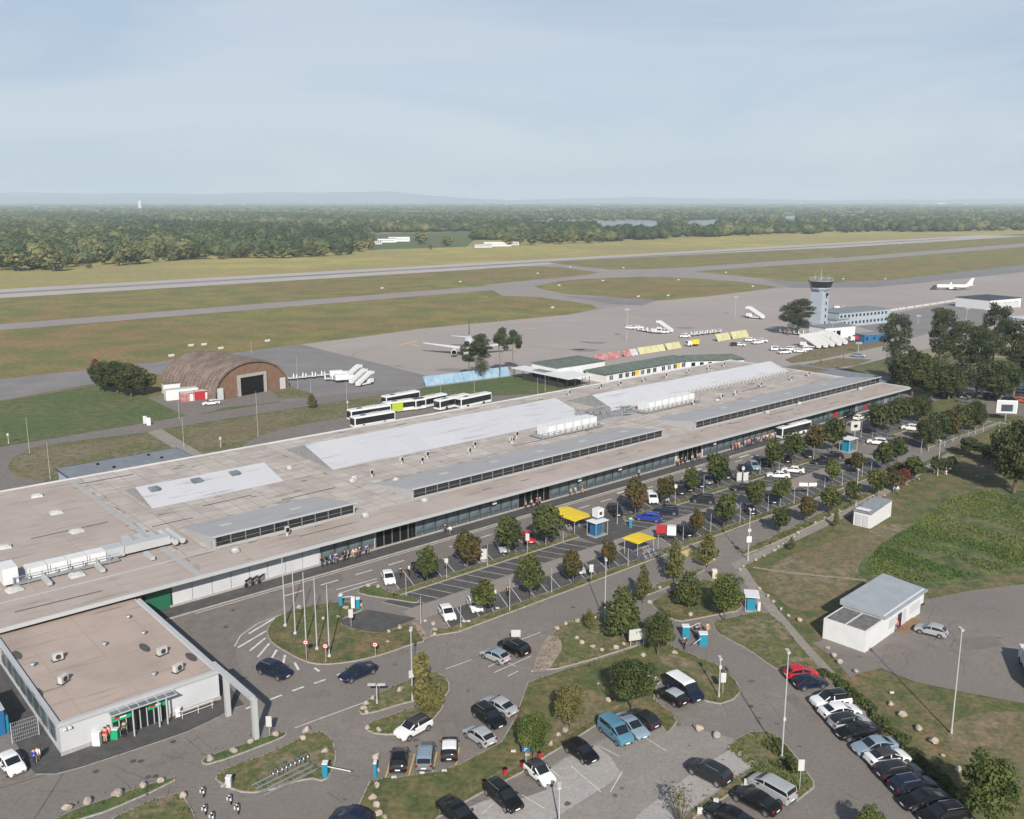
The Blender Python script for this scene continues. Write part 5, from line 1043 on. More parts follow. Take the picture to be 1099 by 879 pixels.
hills('hills', 15900, -16500, 1500, 215, 3); hills('hills', 14200, -15500, -1500, 150, 8); hills('hills', 16000, -2500, 16500, 120, 5)

HAZE = .0001
# ------------------------------------------------------------------ cars
def car_sections(L_, Wd, Ht, kind):
    """stations from nose (+x) to tail: x, underside z, belt z, top z, body half width, roof half width"""
    h = Wd / 2; a = L_ / 2
    if kind == 'hatch': S = [(a, .32, .52, .56, .80), (a - .10, .22, .66, .70, .93), (a - .45, .2, .80, .85, .98), (a - 1.0, .2, .92, .96, 1), (a - 1.72, .2, .97, Ht - .09, 1), (a - 2.1, .2, .98, Ht, 1), (a - 2.2, .2, .98, Ht, 1), (-a + .95, .2, 1.0, Ht - .04, 1), (-a + .62, .2, 1.01, Ht - .12, 1), (-a + .18, .22, 1.0, 1.04, .97), (-a + .04, .25, .78, .82, .93), (-a, .34, .55, .58, .86)]
    elif kind == 'sedan': S = [(a, .32, .50, .54, .80), (a - .12, .22, .64, .68, .93), (a - .5, .2, .78, .82, .98), (a - 1.25, .2, .90, .94, 1), (a - 2.0, .2, .95, Ht - .07, 1), (a - 2.45, .2, .96, Ht, 1), (a - 2.55, .2, .96, Ht, 1), (-a + 1.55, .2, .97, Ht - .06, 1), (-a + 1.3, .2, .98, Ht - .16, 1), (-a + .62, .2, 1.0, 1.04, .98), (-a + .1, .25, .93, .97, .93), (-a, .34, .55, .58, .86)]
    elif kind == 'wagon': S = [(a, .32, .52, .56, .80), (a - .12, .22, .66, .70, .93), (a - .5, .2, .80, .84, .98), (a - 1.2, .2, .92, .96, 1), (a - 1.95, .2, .96, Ht - .07, 1), (a - 2.4, .2, .97, Ht, 1), (a - 2.5, .2, .97, Ht, 1), (-a + .85, .2, 1.0, Ht - .06, 1), (-a + .5, .2, 1.0, Ht - .14, 1), (-a + .14, .22, 1.0, 1.04, .97), (-a + .04, .25, .78, .82, .93), (-a, .34, .55, .58, .86)]
    elif kind == 'suv': S = [(a, .38, .62, .68, .82), (a - .08, .28, .82, .88, .94), (a - .4, .27, .98, 1.02, .99), (a - 1.05, .27, 1.06, 1.10, 1), (a - 1.7, .27, 1.09, Ht - .09, 1), (a - 2.15, .27, 1.10, Ht, 1), (a - 2.26, .27, 1.10, Ht, 1), (-a + .75, .27, 1.12, Ht - .04, 1), (-a + .42, .27, 1.13, Ht - .12, 1), (-a + .12, .3, 1.12, 1.16, .98), (-a + .03, .32, .90, .94, .95), (-a, .4, .62, .66, .88)]
    else: S = [(a, .35, .62, .68, .84), (a - .06, .26, .92, .98, .95), (a - .3, .25, 1.05, 1.10, .99), (a - .75, .25, 1.15, 1.20, 1), (a - 1.45, .25, 1.2, Ht - .10, 1), (a - 1.85, .25, 1.2, Ht, 1), (a - 2.0, .25, 1.2, Ht, 1), (-a + .5, .25, 1.2, Ht - .01, 1), (-a + .2, .25, 1.2, Ht - .06, 1), (-a + .08, .25, 1.18, 1.22, 1), (-a + .03, .3, .9, .94, .98), (-a, .38, .6, .64, .94)]
    return [(x, zu, zb, zt, h * wf) for x, zu, zb, zt, wf in S]
def make_car(kind, L_=4.2, Wd=1.78, Ht=1.48, full=True, roofdark=False, name='parked_car', wheel_r=.32, panel=False):
    E = empty(name, CENTRE, 0, 'car', 'car' if kind != 'van' else 'van'); S = car_sections(L_, Wd, Ht, kind)
    rk = .80 if kind != 'van' else .88
    def sec(st):
        x, zu, zb, zt, h = st; hi = zt - zb > .12; rt = h * (rk if hi else .80)
        side = [(x, h * .86, zu), (x, h * .985, zu + .13), (x, h, (zu + zb) / 2 + .03), (x, h * .985, zb - .06), (x, h * .93, zb), (x, rt + (.03 if hi else .05) * h, zt - (.09 if hi else .01)), (x, rt * .90, zt - (.01 if hi else 0)), (x, rt * .45, zt + .018), (x, 0, zt + .025)]
        return side + [(p[0], -p[1], p[2]) for p in side[-2::-1]]
    rings = [sec(s) for s in S]; n = 17
    body, roof, wsh, rw = MB(), MB(), MB(), MB(); sl = {1: [MB(), MB()], -1: [MB(), MB()]}
    body.v = [p for r in rings for p in r]
    for k in range(len(rings) - 1):
        for i in range(16):
            f = (k * n + i, (k + 1) * n + i, (k + 1) * n + i + 1, k * n + i + 1)
            q = [body.v[j] for j in f]; side = i == 4 or i == 11; top = 6 <= i <= 9; t2 = 5 <= i <= 10
            if side and 4 <= k <= 8 and k != 5 or side and k == 3:
                if (panel and k > 6): body.f.append(f); body.m.append(0); continue
                tgt = sl[1 if i == 4 else -1][0 if k < 5 else 1]
                # shrink pane edges a touch: the pane itself is the glass surface
                tgt.add(q, [(0, 1, 2, 3)]); continue
            if top and k == 3: wsh.add(q, [(0, 1, 2, 3)]); continue
            if top and k == 8 and not panel: rw.add(q, [(0, 1, 2, 3)]); continue
            if t2 and 4 <= k <= 7: roof.add(q, [(0, 1, 2, 3)]); continue
            body.f.append(f); body.m.append(0)
    body.f += [tuple(range(16, -1, -1)), tuple((len(rings) - 1) * n + i for i in range(17))]; body.m += [0, 0]
    for k in range(len(rings) - 1): body.f.append((k * n, k * n + 16, (k + 1) * n + 16, (k + 1) * n)); body.m.append(1)
    # dark lower grille, sills and wheel arches belong to the body shell
    a = L_ / 2; fx, rx = a - .82, -a + .80
    body.box((a - .01, 0, .44), (.05, Wd * .62, .16), 0, 1); body.box((-a + .01, 0, .38), (.05, Wd * .7, .14), 0, 1)
    for sy in (1, -1):
        for x in (fx, rx):
            y = sy * Wd / 2; r = wheel_r + .06; ns = 12
            body.add([(x, y + sy * .004, wheel_r)] + [(x + r * math.cos(t), y + sy * .004, wheel_r + r * math.sin(t)) for t in [-.35 + (math.pi + .7) * j / ns for j in range(ns + 1)]], [(0, j, j + 1) if sy < 0 else (0, j + 1, j) for j in range(1, ns + 1)], 1)
        body.bx(rx + .4, fx - .4, sy * Wd / 2 * .985 - .02, sy * Wd / 2 * .985 + .02, .25, .36, 1)
    body.build('body', [M['car_paint'], M['plastic_dark']], E, smooth=35)
    ro = roof.build('roof', [M['plastic_dark'] if roofdark else M['car_paint']], E, smooth=35)
    wsh.build('windshield', [M['glass_dark']], E, smooth=True)
    if not panel: rw.build('rear_window', [M['glass_dark']], E, smooth=True)
    for sy in (1, -1):
        for q in sl[sy]:
            if q.f: q.build('side_window', [M['glass_dark']], E)
    if kind in ('suv', 'wagon') and full:
        for sy in (1, -1): s = MB(); s.tube((a - 2.2, sy * Wd / 2 * .70, Ht + .03), (-a + .8, sy * Wd / 2 * .70, Ht), .025, n=5); s.build('roof_rail', [M['steel']], E)
    for x in (fx, rx):
        for sy in (1, -1):
            s = MB(); s.tube((0, -.10, 0), (0, .10, 0), wheel_r, n=16); w_ = s.build('wheel', [M['black_rubber']], E, loc=(x, sy * (Wd / 2 - .085), wheel_r))
            if full:
                s = MB(); s.tube((0, .10 * sy, 0), (0, .112 * sy, 0), wheel_r * .64, n=10)
                s.build('rim', [M['rim']], w_)
    if full:
        h = S[1][4]
        for sy in (1, -1):
            s = MB(); s.add([(a - .02, sy * h * .55, S[1][2] - .16), (a - .12, sy * h * .99, S[1][2] - .14), (a - .42, sy * h * 1.045, S[1][2] + .02), (a - .16, sy * h * .93, S[1][2] + .015), (a - .05, sy * h * .58, S[1][2] - .02)], [(0, 1, 2, 3, 4) if sy > 0 else (4, 3, 2, 1, 0)]); s.build('headlight', [M['lamp_clear']], E)
            s = MB(); zt = S[-3][2]; s.box((-a + .08, sy * Wd / 2 * .80, zt - .17), (.13, Wd * .15, .22)); s.build('taillight', [M['lamp_red']], E)
            s = MB(); s.box((a - 1.42, sy * (Wd / 2 + .09), 1.0 if kind not in ('suv', 'van') else 1.14), (.16, .2, .14), 0, 0, .8, .8); s.build('wing_mirror', [M['plastic_dark']], E)
        for x in (a + .02, -a - .02): MB().box((x, 0, .50 if x > 0 else .62), (.02, .5, .12)).build('licence_plate', [M['plate']], E)
    return E
CARS = {
 'hatch': make_car('hatch', 4.05, 1.76, 1.47), 'hatchd': make_car('hatch', 3.7, 1.68, 1.5, roofdark=True), 'suv': make_car('suv', 4.5, 1.86, 1.66, wheel_r=.36), 'suvd': make_car('suv', 4.3, 1.82, 1.6, roofdark=True, wheel_r=.35),
 'sedan': make_car('sedan', 4.75, 1.84, 1.43, wheel_r=.34), 'sedand': make_car('sedan', 4.7, 1.84, 1.42, roofdark=True, wheel_r=.34), 'wagon': make_car('wagon', 4.75, 1.83, 1.5, wheel_r=.34), 'wagond': make_car('wagon', 4.75, 1.83, 1.5, roofdark=True, wheel_r=.34),
 'mpv': make_car('van', 4.6, 1.84, 1.68), 'van': make_car('van', 5.0, 1.92, 1.98, wheel_r=.34), 'panelvan': make_car('van', 4.5, 1.84, 1.85, panel=True)}
CP = dict(white=(.66, .66, .66), black=(.006, .006, .007), navy=(.008, .013, .034), dark=(.018, .02, .024), grey=(.12, .125, .13), silver=(.31, .325, .34), red=(.42, .015, .025), blue=(.015, .035, .30), lblue=(.075, .19, .28), sblue=(.19, .25, .31), maroon=(.22, .02, .035), green=(.03, .05, .04), orange=(.6, .10, .02))
def car(kind, r, f, col, label, group='cars parked round the terminal', roofcol=None, world=False, z=0):
    a, b2 = (r, f) if world else (P(*r), P(*f)); c = (a + b2) / 2; d = b2 - a
    o = place(CARS[kind], (c.x, c.y, z), math.atan2(d.y, d.x), label, group, 1)
    for ch in o.children:
        nm = ch.name.split('.')[0]
        if nm == 'body': ch.color = (*CP[col], 1)
        if nm == 'roof': ch.color = (*CP[roofcol or col], 1)
    if kind in ('van', 'panelvan'): o['category'] = 'van'
    return o
NEAR = [
 ('hatch', (4, 816), (21, 834), 'white', 'white hatchback at the lower left edge by the blue kiosk', None),
 ('suv', (280, 719), (310, 730), 'navy', 'dark blue suv driving beside the zebra stripes of the turning circle', None),
 ('sedan', (401, 719), (367, 733), 'navy', 'dark blue saloon driving on the lower road under the round signs', None),
 ('suvd', (460, 778), (427, 796), 'white', 'white crossover with a black roof pulling out of the small car park', 'black'),
 ('hatch', (427, 831), (430, 809), 'black', 'black hatchback, left of the three cars parked between yellow lines', None),
 ('wagon', (455, 828), (458, 804), 'grey', 'grey car with a pale roof, middle of three between yellow lines', 'sblue'),
 ('hatch', (482, 819), (483, 798), 'black', 'black small car with a white roof, right of three between yellow lines', 'white'),
 ('hatch', (527, 803), (502, 786), 'silver', 'silver hatchback nearest the curved kerb, front of the row of three', None),
 ('suv', (510, 763), (540, 786), 'black', 'black suv between two silver cars by the curved kerb', None),
 ('sedan', (551, 770), (520, 754), 'silver', 'silver car behind the black suv by the curved kerb', None),
 ('hatch', (545, 714), (518, 702), 'silver', 'silver small suv with roof rails beside the black suv, below the lower road', 'sblue'),
 ('suv', (567, 707), (537, 692), 'black', 'black suv beside the silver one, below the square white sign', None),
 ('hatch', (393, 888), (362, 880), 'navy', 'dark car roof cut by the lower edge left of the grass', None),
 ('sedan', (478, 868), (505, 890), 'black', 'black car cut by the lower edge beside the pale bays', None),
 ('wagon', (525, 846), (556, 874), 'black', 'black estate car at the lower end of the pale bays', None),
 ('hatchd', (567, 824), (592, 846), 'white', 'small white car with a black roof on the pale bays', 'black'),
 ('hatch', (608, 800), (640, 823), 'black', 'black hatchback on the pale bays, between the white car and the light blue van', None),
 ('panelvan', (644, 777), (678, 806), 'lblue', 'light blue small van on the pale bays', None),
 ('sedan', (661, 772), (694, 797), 'sblue', 'pale blue saloon right of the light blue van', None),
 ('hatch', (706, 786), (675, 767), 'dark', 'dark grey hatchback right of the pale blue saloon', None),
 ('hatch', (733, 759), (708, 745), 'black', 'small black car with a pale roof left of the blue van', 'silver'),
 ('van', (716, 733), (753, 758), 'navy', 'dark blue van with a white roof beside the grass bank', 'white'),
 ('suv', (780, 844), (742, 825), 'dark', 'dark grey suv alone on the right pale bays', None),
 ('mpv', (849, 864), (808, 841), 'silver', 'silver people carrier at the tip of the triangular island', None),
 ('sedan', (833, 876), (789, 853), 'black', 'black saloon next to the silver people carrier', None),
 ('sedan', (805, 893), (760, 872), 'black', 'black car cut by the lower edge beside the black saloon', None),
 ('hatch', (1013, 684), (985, 677), 'silver', 'silver hatchback alone on the yard beside the white site office', None)]
for k, r, f, c, lab, rc in NEAR: car(k, r, f, c, lab, 'cars in the lower car parks', rc)
rowc = [('hatch', 'red', 0, 'maroon-red hatchback, first from the top of the long parked row', None), ('hatch', 'navy', 0, 'dark blue hatchback, second from the top of the long parked row', None), ('suv', 'white', 1, 'white suv with a black roof, third from the top of the long row', 'black'), ('sedan', 'white', 0, 'white car, fourth from the top of the long parked row', None), ('wagon', 'silver', 0, 'silver estate with a dark roof, fifth from the top of the long row', 'dark'), ('sedan', 'black', 1, 'black saloon, sixth from the top of the long parked row', None), ('sedan', 'sblue', 1, 'pale blue coupe, seventh from the top of the long parked row', None), ('sedand', 'white', 0, 'white saloon with a dark roof panel, eighth from the top of the long row', 'white'), ('wagon', 'dark', 0, 'dark grey estate, ninth from the top of the long parked row', None), ('wagon', 'navy', 0, 'navy blue estate, tenth from the top of the long parked row', None), ('sedan', 'black', 1, 'black saloon, eleventh from the top of the long parked row', None), ('wagon', 'black', 1, 'black estate, twelfth and lowest of the long parked row', None)]
cpx = [(859, 726.5), (869, 737), (891, 757), (901, 768), (912, 780), (920, 790), (938, 806), (952, 818), (965, 833), (980, 848), (991, 864), (1012, 880)]
for (k, c, fl, lab, rc), q in zip(rowc, cpx):
    p = P(*q); d = Vector((math.cos(R(13)), math.sin(R(13)), 0)); d = (P(912, 751) - P(869, 759)).normalized() if False else d
    a, b2 = p - d, p + d
    car(k, b2 if fl else a, a if fl else b2, c, lab, 'long row of cars parked along the hedge', rc, True)
MID = [
 ('hatch', (413, 615), (421, 633), 'white', 'white hatchback at the left end of the top parking row'), ('sedan', (445, 606), (457, 624), 'navy', 'dark blue car with its boot open beside the first tree'), ('hatch', (474, 653), (486, 671), 'white', 'white coupe at the left end of the lowest bay row'), ('hatch', (505, 645), (514, 661), 'white', 'white car half under the brown-topped tree'), ('hatch', (536, 584), (543, 597), 'silver', 'silver car half hidden under the third tree of the top row'), ('hatch', (563, 573), (572, 588), 'red', 'bright red hatchback left of the largest round tree'), ('hatch', (616, 607), (624, 619), 'silver', 'pale car behind the small brown-green tree'), ('suv', (654, 545), (666, 558), 'black', 'black car parked behind the blue ticket kiosk'), ('mpv', (697, 531), (703, 545), 'white', 'white van beside the rusty brown tree'), ('hatch', (707, 530), (716, 542), 'silver', 'silver car right of the white van, top parking row'), ('hatch', (725, 523), (734, 535), 'dark', 'dark grey car right of the small reddish tree'), ('sedan', (733, 519), (743, 531), 'black', 'black saloon, two right of the small reddish tree'), ('wagon', (746, 515), (755, 527), 'navy', 'navy estate right of the small upright tree'), ('hatch', (754, 512), (764, 524), 'grey', 'grey hatchback, second right of the small upright tree'), ('hatch', (762, 509), (772, 521), 'dark', 'dark hatchback just left of the tall round tree'), ('suv', (774, 506), (784, 518), 'black', 'black suv just right of the tall round tree'), ('sedan', (794, 500), (805, 512), 'navy', 'navy saloon left of the pale blue estate'), ('wagon', (803, 497), (815, 508), 'sblue', 'pale blue estate in the top parking row'), ('suv', (814, 494), (825, 504), 'dark', 'dark suv right of the pale blue estate'), ('hatch', (838, 490), (848, 500), 'black', 'black hatchback between the trees in front of the bus'), ('wagon', (861, 485), (871, 494), 'dark', 'dark estate beside the reddish tree behind the bus'),
 ('wagon', (709, 560), (683, 557), 'blue', 'bright blue estate in the middle row near the bicycle shelter'), ('suv', (727, 552), (702, 551), 'navy', 'navy suv right of the bright blue estate'), ('suv', (766, 540), (743, 538), 'dark', 'dark suv in the middle of the centre row'), ('sedan', (808, 526), (785, 526), 'black', 'low black coupe in the centre row'), ('sedan', (846, 513), (824, 512), 'white', 'front white saloon of the pair in the centre row'), ('sedan', (862, 508), (840, 506), 'white', 'rear white saloon of the pair in the centre row'), ('sedan', (894, 498), (871, 498), 'black', 'front black car of the dark pair left of the far kiosk'), ('wagon', (904, 492), (882, 491), 'black', 'rear black estate of the dark pair left of the far kiosk'), ('suv', (952, 478), (930, 476), 'white', 'white suv right of the far blue kiosk'), ('sedan', (962, 473), (942, 471), 'grey', 'grey car behind the white suv by the far kiosk'), ('mpv', (986, 463), (970, 461), 'white', 'white van between the dark tree groups'),
 ('hatch', (822, 532), (834, 545), 'navy', 'navy hatchback in the lowest row right of a round tree'), ('hatch', (728, 570), (739, 577), 'black', 'small black car towing the red and white advertising trailer'), ('hatch', (800, 545), (809, 555), 'dark', 'dark car in the lowest row near the round tree'), ('suv', (905, 450), (918, 446), 'black', 'black suv standing at the terminal front behind the bus'), ('hatch', (915, 453), (928, 448), 'white', 'white hatchback at the terminal front near the dark trees'), ('sedan', (888, 457), (903, 452), 'green', 'dark green saloon waiting at the terminal front')]
for k, r, f, c, lab in MID: car(k, r, f, c, lab)
FARC = [(1009, 'black'), (1019, 'dark'), (1028, 'black'), (1038, 'grey'), (1048, 'white'), (1058, 'black'), (1067, 'dark')]
for i, (x, c) in enumerate(FARC): car(['sedan', 'suv', 'wagon'][i % 3], (x - 5, 423), (x + 6, 428 + i * .4), c, f'{c if c != "dark" else "dark grey"} car under the pines, {ORD[i]} from the left of that shaded row', 'cars in the shade of the pine wood')
car('hatch', (1078, 430), (1090, 432), 'navy', 'dark blue car right of the billboard'); car('hatch', (1091, 431), (1104, 433), 'orange', 'orange-red car at the right edge behind the billboard'); car('sedan', (1088, 420), (1104, 423), 'white', 'white car under the trees at the right edge'); car('hatch', (1030, 431.5), (1041, 433), 'grey', 'grey car at the front of the shaded parking')
# airside vans and trucks
car('wagon', (237, 433.5), (216, 435.5), 'white', 'white estate car with a roof rack beside the red container', 'white airside vans')
AV = [(677, 353.5, 'mpv'), (685, 353, 'mpv'), (706, 357, 'panelvan'), (712, 358, 'van'), (735, 362.5, 'suv'), (789, 371, 'hatch'), (794, 371.5, 'sedan'), (805, 366.5, 'mpv'), (813, 369, 'mpv'), (818, 367.5, 'suv'), (833, 376.5, 'panelvan'), (842, 379.5, 'van'), (850, 377, 'mpv'), (858, 378.5, 'sedan'), (865, 376.5, 'mpv'), (869, 373, 'mpv'), (899, 331, 'mpv'), (906, 331.5, 'suv'), (921, 383.5, 'wagon')]
for i, (x, y, k) in enumerate(AV): car(k, (x - 3.2, y + .4 * (i % 3 - 1)), (x + 3.2, y), 'white' if i not in (5, 18) else ('dark' if i == 5 else 'sblue'), f'small {"white" if i not in (5, 18) else ("dark" if i == 5 else "pale blue")} vehicle on the apron, {ORD[i]} counting from the left', 'vehicles standing on the apron', z=.04)
unused(*CARS.values())

# ------------------------------------------------------------------ buses
def make_bus(L_=12.0, green=False, name='bus', open_w=True):
    E = empty(name, CENTRE, 0, 'bus', 'bus'); h = 1.27; a = L_ / 2
    sec = lambda x, w_, zt: [(x, -w_, .35), (x, -w_, 2.75 * zt), (x, -w_ * .9, 3.0 * zt), (x, w_ * .9, 3.0 * zt), (x, w_, 2.75 * zt), (x, w_, .35)]
    s = MB(); s.loft([sec(-a, h * .95, .98), sec(-a + .15, h, 1), sec(a - .2, h, 1), sec(a, h * .93, .97)]); s.build('body', [M['white_metal']], E)
    if green:
        for sy in (1, -1): MB().bx(1.0, 4.2, sy * (h + .02) - .012, sy * (h + .02) + .012, .5, 2.8).build('livery_panel', [M['lime']], E)
    for sy in (1, -1):
        s = MB(); s.bx(-a + .3, a - .25, sy * (h + .004) - .012, sy * (h + .004) + .012, 1.05 if not green else 1.2, 2.6); s.build('side_window', [M['glass_dark']], E)
    MB().box((a - .05, 0, 1.75), (.14, h * 1.75, 1.7)).build('windshield', [M['glass_dark']], E); MB().box((-a + .02, 0, 2.0), (.1, h * 1.7, 1.1)).build('rear_window', [M['glass_dark']], E)
    s = MB(); s.bx(-2.2, .4, -.75, .75, 2.99, 3.22); s.build('roof_unit', [M['white_dull']], E); MB().bx(2.2, 3.6, -.5, .5, 2.99, 3.08).build('roof_hatch', [M['plastic_dark']], E)
    for x in (a - 2.6, -a + 3.2):
        for sy in (1, -1): s = MB(); s.tube((x, sy * (h - .3), .48), (x, sy * (h + .03), .48), .48, n=14); s.build('wheel', [M['black_rubber']], E)
    return E
mat('lime', (.35, .45, .03), .5)
B1 = make_bus(); B2 = make_bus(12, True)
def bus(pr, a, b2, lab, g='white buses behind the terminal', z=0): c = (P(*a) + P(*b2)) / 2; d = P(*b2) - P(*a); return place(pr, (c.x, c.y, z), math.atan2(d.y, d.x), lab, g)
for a, b2, lab in [((377, 460), (423, 452), 'front white apron bus nearest the terminal roof, at the left end of the group'), ((374, 452), (418, 445), 'second white apron bus with a dark window band at the left end'), ((444, 440), (476, 433), 'white bus right behind the lime green one'), ((468, 441), (502, 433), 'white bus in the middle of the group behind the terminal'), ((492, 438.5), (524, 431.5), 'rightmost white bus of the group behind the terminal'), ((414, 436), (446, 430), 'white bus at the very back of the group')]: bus(B1, b2, a, lab)
o = bus(B1, (869, 462), (831, 472), 'white city bus waiting at the kerb in front of the terminal', None)
for ch in bus(B2, (452, 438.5), (416, 443), 'bus with a lime green panel and white roof among the white ones').children:
    if ch.name.startswith('roof_unit'): pass
# aeroplanes
def fus(s, pts, n=14, mi=0):
    s.loft([[(x, r * math.cos(t), z + r * math.sin(t)) for t in [2 * math.pi * i / n for i in range(n)]] for x, r, z in pts], mi)
def wing(s, root, tip, c0, c1, th, sw=0):
    (x0, y0, z0), (x1, y1, z1) = root, tip; f = lambda x, y, z, c, t: [(x, y, z), (x - c * .3, y, z + t), (x - c, y, z), (x - c * .3, y, z - t * .6)]
    s.loft([f(x0, y0, z0, c0, th), f(x1, y1, z1, c1, th * .4)])
def airliner(loc, rz, lab, sc_=1, finm='navy_roof'):
    E = empty('airliner', loc, rz, lab, 'aeroplane', None, sc_)
    s = MB(); fus(s, [(18.6, .2, 2.9), (18.0, .9, 3.0), (16.5, 1.5, 3.2), (14, 1.9, 3.4), (-8, 1.9, 3.4), (-13, 1.4, 3.8), (-18, .5, 4.5), (-18.8, .15, 4.6)]); s.build('fuselage', [M['white_metal']], E, smooth=True)
    s = MB(); s.box((16.9, 0, 4.35), (.9, 1.7, .35)); s.build('cockpit_window', [M['glass_dark']], E)
    for sy in (1, -1):
        s = MB(); wing(s, (4.5, sy * 1.5, 2.7), (-3.5, sy * 17, 3.9), 6.6, 1.5, .35); w_ = s.build('wing', [M['white_metal']], E)
        s = MB(); wing(s, (-3.5, sy * 17, 3.9), (-4.4, sy * 17.4, 6.0), 1.5, .7, .06); s.build('winglet', [M['white_metal']], w_)
        s = MB(); fus(s, [(6.5, 1.0, 1.9), (6.0, 1.12, 1.9), (3.5, 1.0, 1.95), (2.0, .65, 2.0)], 12)
        en = s.build('engine', [M['white_metal']], E, loc=(0, sy * 5, 0), smooth=True); s = MB(); s.tube((6.51, 0, 1.9), (6.53, 0, 1.9), .88, n=12); s.build('intake', [M['dark']], en)
        s = MB(); wing(s, (-14.5, sy * .6, 4.3), (-17.6, sy * 7, 4.6), 3.4, 1.2, .14); s.build('tailplane', [M['white_metal']], E)
        s = MB()
        for d in (-.25, .25): s.tube((-1, sy * 2.8 + d - .15, .55), (-1, sy * 2.8 + d + .15, .55), .55, n=12)
        s.tube((-1, sy * 2.8, .5), (-1, sy * 2.8, 2.8), .14); s.build('landing_gear', [M['black_rubber']], E)
    s = MB(); s.add([(-11.5, -.12, 5.0), (-17.6, -.12, 5.0), (-19.2, -.08, 11.6), (-17.0, -.08, 11.6), (-11.5, .12, 5.0), (-17.6, .12, 5.0), (-19.2, .08, 11.6), (-17.0, .08, 11.6)], [(3, 2, 1, 0), (4, 5, 6, 7), (0, 1, 5, 4), (1, 2, 6, 5), (2, 3, 7, 6), (3, 0, 4, 7)]); s.build('tail_fin', [M[finm]], E)
    s = MB(); s.tube((14.2, -.2, .35), (14.2, .2, .35), .35, n=12); s.tube((14.2, 0, .3), (14.2, 0, 2), .1); s.build('nose_gear', [M['black_rubber']], E)
    return E
n0, t0 = P(501, 389), P(501, 361); c = n0 + Vector((-.3, 17, 0))
airliner((c.x, c.y, .02), math.atan2(-1, .02), 'white twin engine airliner with a dark tail fin, nose towards the terminal')
a0, a1_ = P(1004, 311), P(1042, 311)
airliner(((a0.x + a1_.x) / 2, a0.y, .02), math.pi - .05, 'small white regional aeroplane standing side-on far out on the right of the apron', .66, 'white_metal')
# passenger stairs
def make_stairs():
    E = empty('passenger_stairs', CENTRE, 0, 's', 'stairs')
    s = MB(); s.bx(-3.4, 2.4, -.95, .95, .45, .75); s.bx(1.2, 3.2, -.95, .95, .75, 1.9); s.build('chassis', [M['white_metal']], E)
    s = MB(); s.add([(-3.6, -.8, .4), (2.2, -.8, 3.4), (3.6, -.8, 3.4), (3.6, -.8, 3.15), (2.3, -.8, 3.15), (-3.4, -.8, .25)] + [(-3.6, .8, .4), (2.2, .8, 3.4), (3.6, .8, 3.4), (3.6, .8, 3.15), (2.3, .8, 3.15), (-3.4, .8, .25)], [(0, 1, 7, 6), (1, 2, 8, 7), (2, 3, 9, 8), (3, 4, 10, 9), (4, 5, 11, 10), (5, 0, 6, 11)]); s.build('flight', [M['wall_grey']], E)
    for sy in (1, -1): s = MB(); s.add([(-3.6, sy * .85, .4), (2.2, sy * .85, 3.4), (3.6, sy * .85, 3.4), (3.6, sy * .85, 4.4), (2.0, sy * .85, 4.4), (-3.8, sy * .85, 1.4)] + [(-3.6, sy * .9, .4), (2.2, sy * .9, 3.4), (3.6, sy * .9, 3.4), (3.6, sy * .9, 4.4), (2.0, sy * .9, 4.4), (-3.8, sy * .9, 1.4)], [(0, 1, 2, 3, 4, 5), (11, 10, 9, 8, 7, 6), (3, 9, 10, 4), (4, 10, 11, 5)]); s.build('side_panel', [M['white_metal']], E)
    for sy in (1, -1): s = MB(); s.tube((2.4, sy * .7, .75), (2.9, sy * .7, 3.2), .07, n=5); s.build('prop', [M['steel']], E)
    for x in (-2.4, 2.2):
        for sy in (1, -1): s = MB(); s.tube((x, sy * .75, .4), (x, sy * .98, .4), .4, n=10); s.build('wheel', [M['black_rubber']], E)
    return E
d_ = P(398, 409.5) - P(379, 413.5); SR = math.atan2(d_.y, d_.x); d_ = P(870, 375.5) - P(888, 377.5); TR = math.atan2(d_.y, d_.x)
ST = make_stairs(); GS = 'mobile passenger stairs'
for i, (x, y, rz_, sc_, lab) in enumerate([(379, 407, SR, 1.0, 'mobile stairs with a raised platform, back one of three near the shelter'), (385, 411, SR, .95, 'middle one of three mobile stairs near the shelter'), (392, 413.5, SR, .95, 'front one of three mobile stairs near the shelter'), (869, 373.5, TR, 1.15, 'leftmost of the row of mobile stairs below the tower'), (876, 373, TR, 1.2, 'second of the row of mobile stairs below the tower'), (883, 372, TR, 1.2, 'third of the row of mobile stairs below the tower'), (890, 371, TR, 1.25, 'fourth of the row of mobile stairs below the tower'), (897, 369.5, TR, 1.2, 'rightmost of the row of mobile stairs below the tower'), (810, 342, TR, 1.3, 'single white mobile stairs alone on the open apron'), (713, 356.5, TR, 1.1, 'white mobile stairs in the middle of the vehicle line')]): p = P(x, y); place(ST, (p.x, p.y, .03), rz_, lab, GS, (sc_, sc_ * .8, sc_))
E = empty('passenger_stairs', P(1001, 311), 0, 'dark mobile stairs in front of the small regional aeroplane', 'stairs'); s = MB(); s.add([(-1.5, -1, 0), (1, -1, 3), (2.2, -1, 3), (2.2, -1, 0), (-1.5, 1, 0), (1, 1, 3), (2.2, 1, 3), (2.2, 1, 0)], [(0, 1, 2, 3), (7, 6, 5, 4), (0, 4, 5, 1), (1, 5, 6, 2), (2, 6, 7, 3)]); s.build('flight', [M['plastic_dark']], E)
